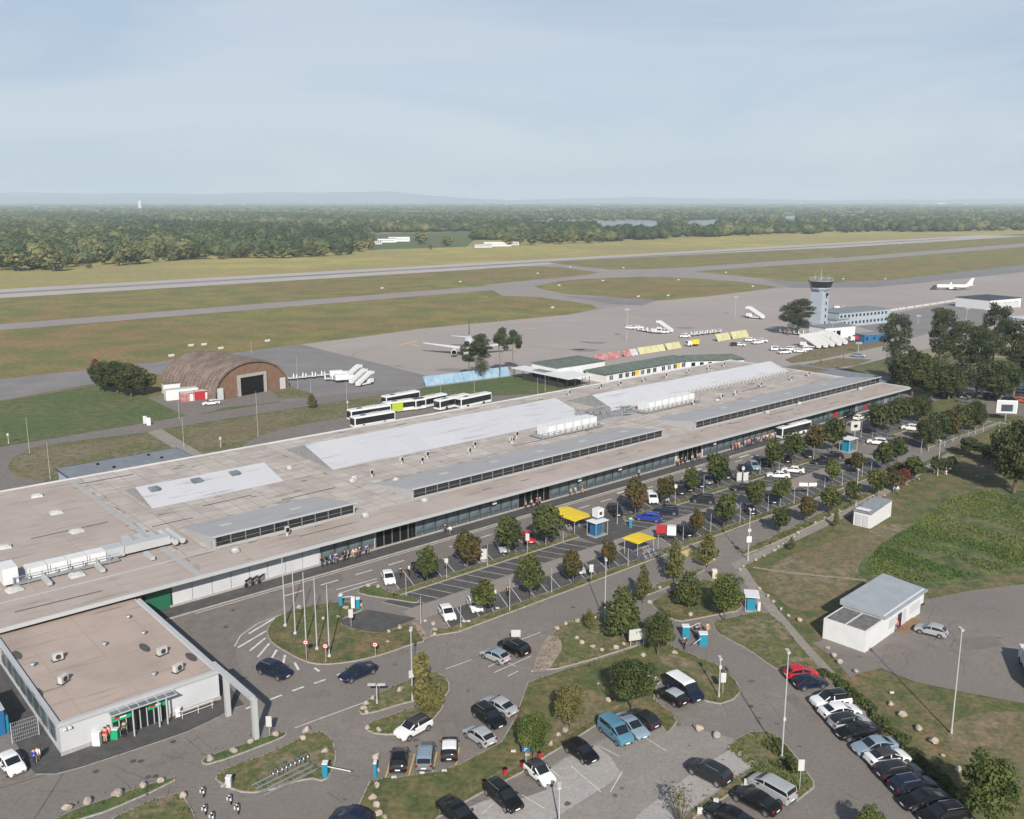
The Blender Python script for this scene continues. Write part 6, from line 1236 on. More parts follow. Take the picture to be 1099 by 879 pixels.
# baggage carts and tugs
CT = empty('baggage_cart', CENTRE, 0, 'c', 'cart')
MB().bx(-1.5, 1.5, -.8, .8, .45, .6).build('deck', [M['white_dull']], CT)
for x in (-1.45, 1.45): MB().box((x, 0, .95), (.25, 1.6, .75)).build('end_board', [M['white_metal']], CT)
for x in (-1, 1):
    for sy in (1, -1): s = MB(); s.tube((x, sy * .6, .22), (x, sy * .8, .22), .22, n=8); s.build('wheel', [M['black_rubber']], CT)
k = 0
for (x0, y0, x1, y1, n_, rz_) in [(312, 408, 352, 404, 5, R(12)), (356, 408.5, 372, 409, 3, R(5)), (690, 355.5, 705, 358, 4, R(-20)), (740, 361, 768, 357.5, 6, R(15)), (842, 357.5, 862, 360, 5, R(-15))]:
    for i in range(n_):
        t = i / (n_ - 1); p = P(x0 + (x1 - x0) * t, y0 + (y1 - y0) * t); place(CT, (p.x, p.y, .03), rz_, f'white baggage cart, {ORD[k]} counting all carts on the apron left to right', 'white baggage carts on the apron', 1.35); k += 1
tk = [(364, 406, 'white tug with a cab left of the three mobile stairs'), (370, 410, 'second white apron truck left of the three mobile stairs')]
def truck(p, rz_, lab, m_='white_metal', L_=6.0, grp=None):
    E = empty('service_truck', p, rz_, lab, 'truck', grp)
    MB().bx(-L_ / 2, L_ / 2 - 1.9, -1.05, 1.05, .9, 2.6).build('load_box', [M[m_]], E); MB().bx(L_ / 2 - 1.8, L_ / 2, -1.0, 1.0, .5, 2.2).build('cab', [M['white_metal']], E); MB().bx(L_ / 2 - .3, L_ / 2 + .02, -.9, .9, 1.35, 2.05).build('windshield', [M['glass_dark']], E)
    MB().bx(-L_ / 2, L_ / 2 - .2, -.6, .6, .5, .9).build('chassis', [M['plastic_dark']], E)
    for x in (-L_ / 2 + 1.2, L_ / 2 - 1):
        for sy in (1, -1): s = MB(); s.tube((x, sy * .75, .45), (x, sy * 1.03, .45), .45, n=10); s.build('wheel', [M['black_rubber']], E)
    return E
for x, y, l in tk: truck(P(x, y), R(20), l, grp='white service trucks')
truck(P(743, 371.5), R(200), 'yellow ground service truck behind the green roof', 'yellow', 5); truck(P(920, 366.5), R(190), 'red fire engine beside the blue container hut', 'red', 7)
truck(P(1110, 728), R(72), 'grey-white truck cut by the right edge on the yard', 'white_dull', 9)

# ------------------------------------------------------------------ poles, lamps, flagpoles, signs
def lamp(base, top, lab, kind='pole', group=None, extra=None, arm=.0):
    p = P(*base); h = height_at(p, top); E = empty('street_lamp' if kind != 'pole' else 'post', p, 0, lab, 'lamp post' if kind != 'pole' else 'post', group)
    r = .05 if kind == 'pole' else .085
    s = MB(); s.tube((0, 0, 0), (0, 0, h), r, r * .6, 8); s.tube((0, 0, 0), (0, 0, .5), r * 1.5, r * 1.4, 8); s.build('mast', [M['galv']], E)
    if kind == 'head': s = MB(); s.tube((0, 0, h - .1), (0, 0, h + .35), .28, .22, 10); s.tube((0, 0, h + .35), (0, 0, h + .42), .34, .3, 10); s.build('lamp_head', [M['white_dull']], E)
    if kind == 'tall': s = MB(); s.box((0, .25, h), (.35, .9, .14)); s.tube((0, 0, h - .2), (0, 0, h + .1), .12); s.build('lamp_head', [M['white_dull']], E)
    if kind == 'double':
        s = MB(); 
        for sx in (1, -1): s.box((sx * .55, 0, h + .05), (.9, .35, .13))
        s.build('lamp_head', [M['white_dull']], E)
    if kind == 'mast': s = MB(); s.bx(-1.2, 1.2, -.3, .3, h - .8, h); s.build('floodlight', [M['grey_metal']], E)
    if kind == 'panels':
        for dx in (-.9, .9): MB().box((dx, 0, h), (1.6, .1, .7), .15 * dx).build('panel', [M['white_metal']], E)
    if extra:
        for z, wd, hh, m_, tilt in extra: MB().box((0, -.12, z), (wd, .06, hh), tilt).build('sign_panel', [M[m_]], E)
    return E
lamp((1021, 787), 676, 'tall slender lamp post on the grass right of the lower footpath', 'tall')
lamp((839, 815), 700, 'tall lamp post on the triangular island left of the long parked row', 'tall', extra=[(4.6, .25, .35, 'sign_white', 0)])
lamp((649, 668), 601, 'tall lamp post beside the conical tree at the lower road', 'tall', extra=[(2.6, .5, .4, 'dark', 0)])
lamp((442.6, 752), 676, 'tall lamp post on the small island beside the straggly shrub', 'tall', extra=[(3.4, .7, .9, 'sign_white', .5)])
lamp((802.6, 601.6), 547, 'tall lamp post with a white panel beside the footpath corner', 'tall', extra=[(3.6, .8, 1.0, 'white_metal', .1), (5.1, .5, .5, 'sign_white', 0)])
lamp((918.4, 544), 504, 'tall lamp post behind the white hut', 'tall'); lamp((1006, 510.6), 473, 'tall lamp post beside the thicket at the road bend', 'tall')
lamp((771.4, 749), 707, 'white lamp post on the grass tip right of the blue van', 'tall', extra=[(3.9, .25, .5, 'sign_white', 0)])
lamp((404.7, 756), 735, 'short post with twin white lamp heads on the small island', 'double')
lamp((600, 884), 845, 'lamp mast top at the bottom edge between the pale bays', 'tall')
G = 'thin posts along the lower bay row'
for i, (x, y, t) in enumerate([(451.7, 669, 640), (494.5, 673.5, 649), (547, 656, 621), (592, 637, 610), (674, 607.5, 588), (706, 595, 573), (733, 581, 565), (762.6, 570.6, 551), (794, 562, 539), (808.5, 553, 545), (824, 550, 532), (837, 545, 535), (852, 541.5, 523), (866.5, 533, 520), (885, 523, 513), (903.6, 522, 507), (925, 512, 497), (935, 506, 495), (945, 500, 488)]):
    if i == 13: lamp((x, y), t, 'post with two white panels in the lower bay row', 'panels')
    else: lamp((x, y), t, f'thin grey post, {ORD[i]} from the left in the lower planted strip', 'pole', G, [(1.2, .3, .3, 'sign_white', 0)] if i in (9,) else None)
G = 'thin posts along the upper planted strip'
for i, (x, y, t, ex_) in enumerate([(436, 640, 615, None), (479.4, 621, 598, .5), (523.4, 608, 584, None), (565.6, 593, 574, .5), (585.5, 587, 578, None), (604.4, 581, 570, None), (662.4, 562.6, 538, None), (724.5, 541.5, 519, .6), (755, 530, 510, None), (797, 517, 500, .6), (815.5, 509.5, 496, None), (836, 504, 489, None), (873, 493, 478, None), (924, 470, 452, None), (936, 475, 464, None)]):
    h = height_at(P(x, y), t); lamp((x, y), t, f'slim post{" with a small white plate" if ex_ else ""}, {ORD[i]} from the left in the upper planted strip', 'pole', G, [(h - .5, .55, .7, 'sign_white', 0)] if ex_ else None)
G = 'posts along the strip below the close tree row'
for i, (x, y, t) in enumerate([(988.5, 486, 471), (996.5, 484, 477), (1013.5, 479, 472), (1022.7, 474, 466), (1030.4, 474, 466), (1038.7, 471, 462), (1046.7, 465.5, 458), (1055, 463, 453), (1072, 464, 451)]): lamp((x, y), t, f'short post below the close dark tree row, {ORD[i]} from the left', 'pole', G)
G = 'masts on the airfield side lawns'
for i, (x, y, t, k_) in enumerate(sorted([(9.4, 476, 467, 'head'), (31.8, 486, 448, 'pole'), (54, 514, 474, 'pole'), (192.4, 449, 425, 'pole'), (197.5, 480, 447, 'pole'), (237, 480, 471, 'head'), (277, 468, 420, 'pole'), (205, 420, 390, 'pole'), (319.7, 418, 384, 'pole'), (334, 427, 408, 'pole'), (372.3, 433, 409, 'pole'), (373.5, 447, 432, 'head'), (473, 424, 413, 'pole'), (509, 421, 392, 'pole'), (270, 379, 364, 'pole'), (585, 420, 402, 'pole'), (577, 424, 405, 'pole')])): lamp((x, y), t, f'{"lamp with a white round head" if k_ == "head" else "thin tall mast"} behind the terminal, {ORD[i]} lawn mast from the left', k_, G)
for i, (x, y, t) in enumerate([(672.5, 366, 331), (789, 340, 318), (892, 372, 345), (921, 378, 367), (985, 348, 338), (1037, 345, 330)]): lamp((x, y), t, f'tall apron mast with a floodlight bar, {ORD[i]} of six from the left', 'mast', 'floodlight masts on the apron')
for i, (x, y, t) in enumerate([(306.3, 672.5, 601), (317, 681, 608), (328.5, 690, 616), (340.3, 697.6, 622), (353.6, 705.5, 630)]):
    p = P(x, y); h = height_at(p, t); E = empty('flagpole', (p.x, p.y, .12), 0, f'bare grey flagpole on the round lawn, {ORD[i]} of five from the back', 'flagpole', 'five flagpoles on the round lawn')
    s = MB(); s.tube((0, 0, 0), (0, 0, h), .09, .05, 8); s.build('pole', [M['galv']], E); s = MB(); s.tube((0, 0, h), (0, 0, h + .12), .09, .05, 8); s.build('cap', [M['steel']], E); s = MB(); s.box((0, 0, .15), (.4, .4, .3), 0, 0, .8, .8); s.build('foot', [M['galv']], E)
def disc_sign(x, y, yd, lab, kind='round', z=.12):
    p = P(x, y); h = height_at(p, yd); E = empty('road_sign', (p.x, p.y, z), 0, lab, 'sign'); s = MB(); s.tube((0, 0, 0), (0, 0, h + .3), .035, n=6); s.build('post', [M['galv']], E)
    s = MB()
    if kind == 'round':
        s.tube((0, -.06, h), (0, -.09, h), .34, n=20, mi=0); s.tube((0, -.09, h), (0, -.10, h), .24, n=20, mi=1); s.tube((0, -.10, h), (0, -.105, h), .12, n=8, mi=0)
        s.build('disc', [M['red'], M['white_metal']], E)
    elif kind == 'park':
        s.box((0, -.07, h), (.75, .04, .75), 0, 0); s.tube((-.12, -.10, h - .24), (-.12, -.10, h + .24), .045, n=4, mi=1); s.tube((-.12, -.10, h + .22), (.1, -.10, h + .22), .045, n=4, mi=1); s.tube((-.12, -.10, h + .02), (.1, -.10, h + .02), .045, n=4, mi=1); s.tube((.12, -.10, h + .02), (.12, -.10, h + .22), .045, n=4, mi=1)
        s.build('plate', [M['blue'], M['white_metal']], E)
    else:
        s.box((0, -.07, h), (1.2, .05, .95) if kind == 'square' else (.6, .05, 1.2), 0, 0); s.build('plate', [M['sign_white' if kind != 'grey' else 'wall_grey']], E)
        if kind == 'square': MB().box((.05, -.105, h), (.35, .02, .45)).build('symbol', [M['wall_grey']], E)
disc_sign(329, 709, 690, 'round red and white sign nearest the flagpoles, left one of three'); disc_sign(350, 712, 694, 'round red and white sign at the lower end of the flagpole row'); disc_sign(403, 705.5, 692.5, 'round red and white sign alone on the right of the round lawn')
disc_sign(377, 673, 659, 'tall white plate sign on the lawn beside the cyan machines', 'tall'); disc_sign(553.6, 692, 679.5, 'square white sign above the silver and black suvs', 'square', 0)
disc_sign(564.5, 824, 804, 'blue parking sign with a white P under the bright green tree', 'park'); disc_sign(289.5, 790, 775, 'small white sign beside the steel portal', 'tall')
disc_sign(858, 848, 822, 'grey plate sign at the lower tip of the triangular island', 'grey'); disc_sign(775.5, 745, 728, 'grey-green plate sign beside the lamp post right of the blue van', 'grey'); disc_sign(530.5, 640 + 9, 638, 'small white sign in the lower planted strip', 'tall')
disc_sign(634.5, 622, 610.5, 'tiny white square sign right of the pale car', 'tall'); disc_sign(566, 595, 577, 'white plate directly in front of the red hatchback', 'tall')
p = P(684, 694); E = empty('info_panel', p, .3, 'large blank white panel between the two dark trees', 'panel'); MB().box((0, 0, 1.7), (2.4, .12, 1.5)).build('board', [M['sign_white']], E)
for x in (-.9, .9): MB().tube((x, .1, 0), (x, .1, 1.8), .05).build('post', [M['galv']], E)
p = P(1079, 452); h = height_at(p, 430); E = empty('billboard', p, R(-10), 'white framed billboard on a single post at the road junction', 'billboard'); MB().tube((0, .2, 0), (0, .2, h - 2), .2).build('post', [M['grey_metal']], E)
MB().box((0, 0, h - 1.6), (5.0, .3, 3.4)).build('frame', [M['white_metal']], E); s = MB(); s.box((0, -.17, h - 1.6), (4.5, .04, 2.9), 0, 0); s.box((0, -.2, h - 1.9), (2.8, .03, 1.8), 0, 1); s.build('picture', [M['wall_grey'], M['navy_roof']], E)
E = empty('info_panel', P(917, 471), .3, 'square white panel beside the far blue kiosk', 'panel'); MB().box((0, 0, 3.2), (2.6, .3, 2.2)).build('board', [M['sign_white']], E); MB().box((0, -.17, 3.2), (1.0, .03, .7)).build('symbol', [M['dark']], E); MB().tube((0, 0, 0), (0, 0, 2.2), .08).build('post', [M['galv']], E)
for x, y, l in [(793, 518, 'left white standing panel beside the pale blue estate'), (800, 518, 'right white standing panel beside the pale blue estate'), (519, 603, 'white upright panel beside the second tree of the top row'), (962 - 1, 528, 'small white box sign at the footpath below the crimson tree')]:
    E = empty('info_panel', P(x, y), .3, l, 'panel'); MB().box((0, 0, 1.3), (1.1, .15, 1.7)).build('board', [M['sign_white']], E); MB().box((0, 0, .2), (1.0, .3, .4)).build('base', [M['grey_metal']], E)

# ------------------------------------------------------------------ kiosks, shelters, machines and barriers
def kiosk(x, y, lab, sc_=1, rz_=RZ, cube=False):
    E = empty('ticket_kiosk', P(x, y), rz_, lab, 'kiosk', None, sc_)
    MB().bx(-1.6, 1.6, -1.1, 1.1, 0, .12).build('base', [M['concrete_pale']], E); MB().bx(-1.1, .2, -.6, .8, .12, 2.2).build('machine', [M['cyan' if not cube else 'blue']], E); MB().bx(.5, 1.2, -.5, .5, .12, 2.0).build('glass_wall', [M['glass_front']], E)
    for xx in (-1.5, 1.5):
        for yy in (-1.1, 1.1): MB().tube((xx, yy, .1), (xx, yy, 2.7), .05, n=6).build('post', [M['galv']], E)
    MB().bx(-1.7, 1.7, -1.25, 1.25, 2.7, 2.8).build('roof', [M['white_metal']], E)
    if cube: MB().bx(-.7, .9, -.7, .7, 3.5, 5.0).build('sign_cube', [M['white_metal']], E); MB().tube((0, 0, 2.8), (0, 0, 3.5), .09).build('sign_post', [M['galv']], E); MB().bx(-.25, .4, -.74, -.7, 3.95, 4.5).build('symbol', [M['plastic_dark']], E)
    return E
kiosk(641, 574, 'blue ticket kiosk with a white roof and a white sign cube beside the yellow shelter', .95, RZ, True)
kiosk(910, 484, 'far blue ticket kiosk between the parked cars and the white suv', 1.1, RZ); kiosk(806, 653, 'blue ticket kiosk with a pale roof at the footpath corner', .8, R(80))
def bike_shelter(c, lab, dims=(4.4, 5.4), z=2.6):
    p = W(*c); E = empty('bicycle_shelter', p, RZ, lab, 'shelter'); x, y = dims
    s = MB(); n = 6
    for i in range(n): t0 = -x / 2 + x * i / n; t1 = -x / 2 + x * (i + 1) / n; f = lambda t: z + .14 * (1 - (2 * t / x) ** 2); s.add([(t0, -y / 2, f(t0)), (t1, -y / 2, f(t1)), (t1, y / 2, f(t1)), (t0, y / 2, f(t0)), (t0, -y / 2, f(t0) - .12), (t1, -y / 2, f(t1) - .12), (t1, y / 2, f(t1) - .12), (t0, y / 2, f(t0) - .12)], [(0, 1, 2, 3), (7, 6, 5, 4), (0, 4, 5, 1), (3, 2, 6, 7)] + ([(0, 3, 7, 4)] if i == 0 else []) + ([(1, 5, 6, 2)] if i == n - 1 else []))
    s.build('roof', [M['yellow']], E)
    for xx in (-x / 2 + .2, x / 2 - .2):
        for yy in (-y / 2 + .3, y / 2 - .3): MB().tube((xx, yy, 0), (xx, yy, z), .05, n=6).build('post', [M['galv']], E)
cY1 = L(613, 550, 2.8); cY2 = L(686, 576, 2.8)
bike_shelter(cY1, 'left curved yellow shelter roof beside the blue ticket kiosk', (4.6, 6.6)); bike_shelter(cY2, 'right curved yellow shelter roof over parked bicycles', (4.2, 3.4))
BK = empty('bicycle', CENTRE, 0, 'b', 'bicycle')
for x in (-.52, .52):
    s = MB(); n = 14; s.add([(x + r * math.cos(t), y, .34 + r * math.sin(t)) for r, y in ((.34, -.02), (.34, .02), (.29, .02), (.29, -.02)) for t in [2 * math.pi * i / n for i in range(n)]], [(k_ * n + i, k_ * n + (i + 1) % n, ((k_ + 1) % 4) * n + (i + 1) % n, ((k_ + 1) % 4) * n + i) for k_ in range(4) for i in range(n)]); s.build('wheel', [M['steel']], BK)
s = MB()
for a, b2 in [((-.52, 0, .34), (-.15, 0, .85)), ((-.15, 0, .85), (.42, 0, .82)), ((-.05, 0, .32), (.42, 0, .82)), ((-.05, 0, .32), (-.15, 0, .85)), ((-.52, 0, .34), (-.05, 0, .32)), ((.52, 0, .34), (.38, 0, 1.0)), ((.38, -.27, 1.02), (.38, .27, 1.02))]: s.tube(a, b2, .022, n=5)
s.build('frame', [M['car_paint']], BK); MB().box((-.18, 0, .93), (.26, .14, .06)).build('saddle', [M['dark']], BK)
kb_ = 0
def bikes(n, u0, v0, du, dv, rz_, where, rows=1, rdv=0, sc_=1.0):
    global kb_
    for r in range(rows):
        for i in range(n):
            p = W(u0 + du * i, v0 + dv * i + rdv * r); place(BK, (p.x, p.y, 0.01), RZ + rz_ + random.uniform(-.1, .1), f'bicycle {where}, {ORD[i]} from the left' + (f' in the {ORD[r]} line' if rows > 1 else ''), 'bicycles ' + where, sc_, random.choice([(.5, .5, .52), (.1, .1, .12), (.3, .02, .02), (.05, .1, .3), (.6, .6, .6)]), ('frame',))
bikes(6, cY1[0] - 1.7, cY1[1] - 1, .65, 0, R(80), 'under the left yellow shelter', 2, 2.2); bikes(8, cY2[0] - 2.0, cY2[1] - 2.6, .6, 0, R(80), 'in front of the right yellow shelter', 2, 1.7)
BR = empty('bicycle_rack', P(302, 836), 0, 'large steel bicycle rack with rows of hoops on the lower lawn', 'rack')
a, b2 = P(270, 846), P(327, 818); dx = b2 - a; ln = dx.length; rz_ = math.atan2(dx.y, dx.x); BR.location = (a.x, a.y, .14); BR.rotation_euler.z = rz_
for k_ in range(4):
    s = MB(); s.tube((0, -k_ * .75, .12), (ln, -k_ * .75, .12), .05, n=6); s.tube((0, -k_ * .75 - .12, .3), (ln, -k_ * .75 - .12, .3), .035, n=6); s.build('rail', [M['steel']], BR)
for k_ in range(9):
    x = 2.2 + k_ * .5; s = MB(); pts = [(x + .05 * math.sin(t), -.1 - .3 * math.cos(t), .4 + .28 * math.sin(t)) for t in [math.pi * i / 8 for i in range(9)]]
    for i in range(8): s.tube(pts[i], pts[i + 1], .05, n=5)
    s.tube((x, -.4, .1), (x, -.4, .5), .05, n=5); s.tube((x, .2, .1), (x, .2, .5), .05, n=5); s.build('hoop', [M['steel']], BR)
for k_ in range(7): x = .5 + k_ * 1.0; s = MB(); s.tube((x, .1, .1), (x + .1, -2.4, .1), .035, n=5); s.build('cross_bar', [M['steel']], BR)
# striped hoops
for i, (x, y) in enumerate([(217, 853), (246, 861), (254, 871), (219, 872), (227, 880)]):
    E = empty('hoop_barrier', P(x, y), R(-50), f'black and white striped bent hoop barrier, {["topmost", "upper right", "lower right", "lower left", "lowest"][i]} of five at the lower path', 'barrier', 'striped hoop barriers')
    pts = [(-.45 * math.cos(t), 0, .75 * math.sin(t) ** .7) for t in [math.pi * j / 8 for j in range(9)]]; s = MB()
    for j in range(8): s.tube(pts[j], pts[j + 1], .07, n=8, mi=j % 2)
    s.build('hoop', [M['white_metal'], M['dark']], E)
def machine(x, y, lab, m_='cyan', d=(.5, .6, 1.45), z=.0, arm=None):
    E = empty('parking_barrier' if arm else 'ticket_machine', P(x, y) + Vector((0, 0, z)), 0, lab, 'barrier' if arm else 'ticket machine')
    MB().box((0, 0, d[2] / 2), d).build('housing', [M[m_]], E); MB().box((0, 0, d[2] + .05), (d[0] * 1.1, d[1] * 1.1, .1)).build('lid', [M['white_metal']], E)
    if arm: a_ = P(*arm[:2], arm[2]) - P(x, y); a_ = a_.normalized() * min(a_.length, arm[3]); s = MB(); s.tube((0, 0, 1.1), (a_.x, a_.y, 1.1 + max(0, a_.z * .0)), .05, n=6); s.build('arm', [M['white_metal']], E)
machine(366, 650, 'cyan barrier machine with a raised white arm on the round lawn', z=.12, arm=(378, 640, 1.2, 3.2)); machine(384.5, 653.5, 'cyan ticket machine right of the white box on the round lawn', z=.12); machine(379.3, 653, 'white box between the two cyan machines', 'white_metal', z=.12)
machine(349.5, 834, 'cyan barrier machine with a long white arm beside the bicycle rack', z=.12, arm=(376.5, 829, 1.1, 3.4)); machine(403, 833, 'slim cyan ticket machine beside the boulder at the lower exit', 'cyan', (.3, .5, 1.5))
machine(735.5, 684, 'left cyan barrier machine at the gate by the big yellow-green tree', 'cyan', (.9, .8, 1.6), arm=(753, 666, 1.2, 3.2)); machine(754, 692, 'right cyan barrier machine at the gate by the big yellow-green tree', 'cyan', (1.0, .9, 1.6), arm=(741, 693, 1.2, 2.6))
machine(676.5, 566, 'teal and orange litter column beside the bright blue estate', 'cyan', (.5, .5, 1.6)); machine(766.5, 620, 'cream rounded bin at the footpath junction', 'paleyellow', (.7, .7, 1.2)); machine(814, 655, 'small white bin beside the lower blue kiosk', 'white_metal', (.4, .4, 1.1)); machine(246, 845, 'grey litter bin beside a boulder at the left tip of the lower lawn', 'wall_grey', (.5, .5, 1.0), .12)
machine(104.5, 800, 'white box standing against the annexe wall', 'white_metal', (.8, .5, 1.4), .06); machine(123.5, 793, 'green box standing against the annexe wall', 'green', (.8, .5, 1.1), .06); machine(192, 769, 'small white cabinet at the end of the annexe handrail', 'white_metal', (.5, .5, .9), .06)
E = empty('advertising_trailer', P(717, 577), R(-10), 'red and white advertising trailer behind a small black car', 'trailer'); MB().bx(-2.2, 1.2, -.9, .9, .5, .65).build('bed', [M['plastic_dark']], E); MB().bx(-2.0, -.2, -.1, .1, .7, 2.2).build('board', [M['red']], E); MB().bx(-.2, 1.3, -.6, .6, .65, 2.1).build('box', [M['white_metal']], E)
for sy in (1, -1): s = MB(); s.tube((-.4, sy * .9, .3), (-.4, sy * 1.05, .3), .3, n=10); s.build('wheel', [M['black_rubber']], E)

# ------------------------------------------------------------------ boulders
def rock(seed):
    bm = bmesh.new(); bmesh.ops.create_icosphere(bm, subdivisions=2, radius=.5); rr = random.Random(seed)
    ax = [Vector((rr.uniform(-1, 1), rr.uniform(-1, 1), rr.uniform(-.4, 1))).normalized() for _ in range(6)]
    for v in bm.verts:
        for a_ in ax:
            d = v.co.dot(a_)
            if d > .32: v.co -= a_ * (d - .32) * .95
        v.co *= 1 + rr.uniform(-.06, .06)
    me = bpy.data.meshes.new('boulder'); bm.to_mesh(me); bm.free(); me.materials.append(M['boulder']); return me
RK = [rock(i) for i in range(6)]
BL = [(321, 653.5, 1.3), (347, 665, 1.0), (371, 654, 1.3), (387, 651, 1.2), (363, 663, .8), (417, 679, 1.1), (429, 675, 1.0), (395, 630, 1.2), (406, 631, 1.2), (456, 668, 1.0), (465, 671, 1.1), (467, 677, 1.0), (466, 682, 1.0), (416, 690, .8), (429, 673, .8),
 (393, 756.5, 1.2), (400, 751, 1.2), (391, 762, 1.2), (394, 766, 1.0), (429, 742, 1.3), (454, 731, 1.2), (395, 783, 1.2), (406.5, 785, 1.1), (404, 815, 1.7), (405.5, 828, .8), (405, 845, 1.3), (400, 858, 1.2), (404, 866, 1.3), (407, 875, 1.2), (413, 879, 1.0),
 (329, 786, 1.6), (325, 794, 1.2), (349, 808, 1.4), (296, 790, 1.2), (269, 798, 1.2), (251, 808, 1.4), (226, 816, 1.4), (172, 840, 1.2), (154, 845, 1.3), (126, 855, 1.8), (94, 863, 1.5), (72, 869, 1.4), (196, 856, 1.3), (242, 845, 1.4),
 (598, 676, 1.2), (607, 671, 1.1), (620, 668, 1.2), (639, 664, .9), (619, 686, 1.0), (624.5, 691, 1.3), (636, 695.5, 1.1), (646, 699, 1.0), (661, 697, 1.4), (669, 692.5, 1.1), (687, 641, 1.0), (697, 648, 1.2), (708, 632, 1.1), (690, 705, 1.2), (741, 661, 1.2), (724, 702, 1.2), (697, 725, 1.4), (703, 731, 1.4), (607, 786, 1.3), (599, 790, 1.0), (591, 800, 1.2), (566, 812, .9), (653, 753, 1.2), (642, 735, .6),
 (749, 784, 1.7), (770, 792, 1.7), (794, 613, 1.0), (798, 609, .9), (811, 602, .9), (820, 598, .9), (831, 592, 1.0), (835, 588, .8), (841, 585, .9), (846, 580, 1.0), (852, 577, .9), (856, 573, 1.1), (860, 568, .8), (875, 562, .9), (885, 557, .9), (893, 553, .8), (901, 549, .9), (928, 541, .8), (949, 533, .9), (973, 521, .9), (986, 515, .9), (1003, 508, .8), (1048, 512, 1.0), (1056, 514, .9),
 (815, 633, 1.0), (824, 641, 1.0), (830, 647, 1.0), (838, 655, 1.1), (846, 662, .9), (858, 667, 1.3), (888, 697, 1.0), (895, 705, 1.2), (901, 712, 1.3), (918, 722, 1.2), (956, 757, 1.1), (968, 769, 1.5), (986, 784, 1.4), (1002, 798, 1.6), (1028, 828, 1.3), (1012, 812, .7)]
sidew = [('left part of the picture', 0), ('middle', 1), ('right', 2)]
for i, (x, y, s_) in enumerate(BL):
    p = P(x, y); o = bpy.data.objects.new('boulder', RK[i % 6]); COL.objects.link(o); o.location = (p.x, p.y, .18 * s_ + .06); o.rotation_euler = (0, 0, i * 1.7); o.scale = (s_ * .74, s_ * .56, s_ * .50)
    if (x, y) in ((749, 784), (770, 792)): lab = 'pinkish boulder on the asphalt, ' + ('left' if x < 760 else 'right') + ' of the two below the blue van'
    else: lab = 'pale boulder used as a kerb stone'
    tag(o, lab, 'boulder', 'boulders along the verges' if 'kerb' in lab else 'two boulders on the asphalt')
rk = sorted([o for o in sc.objects if o.name.startswith('boulder') and 'kerb' in o.get('label', '')], key=lambda o: math.atan2(o.location.x, o.location.y))
TW_ = ['', 'twenty', 'thirty', 'forty', 'fifty', 'sixty', 'seventy', 'eighty', 'ninety']
regs = [(0, 300, 'lawns below the annexe'), (300, 480, 'islands between annexe and car park'), (480, 735, 'central lawns and islands'), (735, 860, 'verge near the lower kiosk'), (860, 1200, 'right footpath')]
cn = {}
for (x, y, s_) in sorted(BL): pass
idx = {id(o): i for i, o in enumerate(rk)}
for o in rk:
    xp = 549.5 + 1020.6 * 0 + F * o.location.x / (o.location.y * CC + (H) * SS)
    for a, b2, nm in regs:
        if a <= xp < b2: k_ = cn.get(nm, 0); cn[nm] = k_ + 1; o['label'] = f'{"large" if o.scale.x > 1 else "small"} pale boulder, {ORD[min(k_, 49)]} from the left on the {nm}'; o['group'] = 'boulders on the ' + nm
# small red/dark ground markers on the grass
for i, (x, y, m_) in enumerate([(579.5, 814, 'red'), (561, 824, 'red'), (542, 832, 'red'), (520, 845, 'red')]):
    E = empty('ground_marker', P(x, y) + Vector((0, 0, .13)), .4, f'short red and black marker post, {ORD[i]} from the right on the soil strip', 'marker', 'red marker posts on the soil strip'); MB().box((0, 0, .3), (.4, .35, .6)).build('post', [M[m_]], E); MB().box((0, 0, .62), (.42, .37, .08)).build('cap', [M['dark']], E)
for i, (x, y) in enumerate([(423, 836), (453, 831), (477, 829), (551, 808), (487, 871), (801, 843), (768, 864), (751, 874), (778, 876), (498, 668), (503, 668), (534, 654), (957, 745)]):
    E = empty('number_plate_stone', P(x, y) + Vector((0, 0, .1)), 0, f'small white bay marker, {ORD[i]} of those along the lower bay edges', 'marker', 'small white bay markers'); MB().box((0, 0, .3 if i in (5, 6, 7, 8) else .12), (.5, .2, .6 if i in (5, 6, 7, 8) else .18)).build('plate', [M['sign_white']], E)
for i, (x, y) in enumerate([(156, 454.6), (160, 456.5)]):
    E = empty('runway_board', P(x, y), 0, ['white upright board at the service road crossing', 'grey upright board at the service road crossing'][i], 'board'); MB().box((0, 0, 1.0), (1.0, .2, 2.0)).build('board', [M[['wall_grey', 'white_metal'][i]]], E)
# taxiway signs
for i, (x, y) in enumerate([(600, 307), (647, 302), (685, 319), (717, 318), (779, 293), (728, 301), (612, 287), (669, 288), (577, 294), (494, 303), (410, 310), (905, 300), (950, 300), (593, 331), (966, 262), (808, 308), (287, 367), (205, 372), (219, 371), (237, 375), (184, 383)]):
    E = empty('taxiway_sign', P(x, y), RZ, f'small pale board on the airfield grass, {ORD[i]} in the list of airfield boards', 'sign', 'small boards on the airfield grass'); MB().box((0, 0, .6), (2.2, .3, .8)).build('board', [M['sign_white']], E); MB().box((0, 0, .1), (1.6, .2, .2)).build('foot', [M['grey_metal']], E)
bd = sorted([o for o in sc.objects if o.name.startswith('taxiway_sign')], key=lambda o: o.location.x / o.location.y)
for i, o in enumerate(bd): o['label'] = f'small pale board on the airfield grass, {ORD[i]} of all such boards from the left'
s = MB()
for q in [((430, 370), (448, 366)), ((441, 369.5), (450, 372)), ((568, 353), (577, 352)), ((673, 341), (684, 340)), ((515, 319), (524, 318.5))]:
    a, b2 = P(*q[0]), P(*q[1]); d = (b2 - a).normalized() * .6; s.sheet([(a.x - d.y, a.y + d.x), (a.x + d.y, a.y - d.x), (b2.x + d.y, b2.y - d.x), (b2.x - d.y, b2.y + d.x)], .03)
struct('apron_marking', s, M['paint_yellow'])
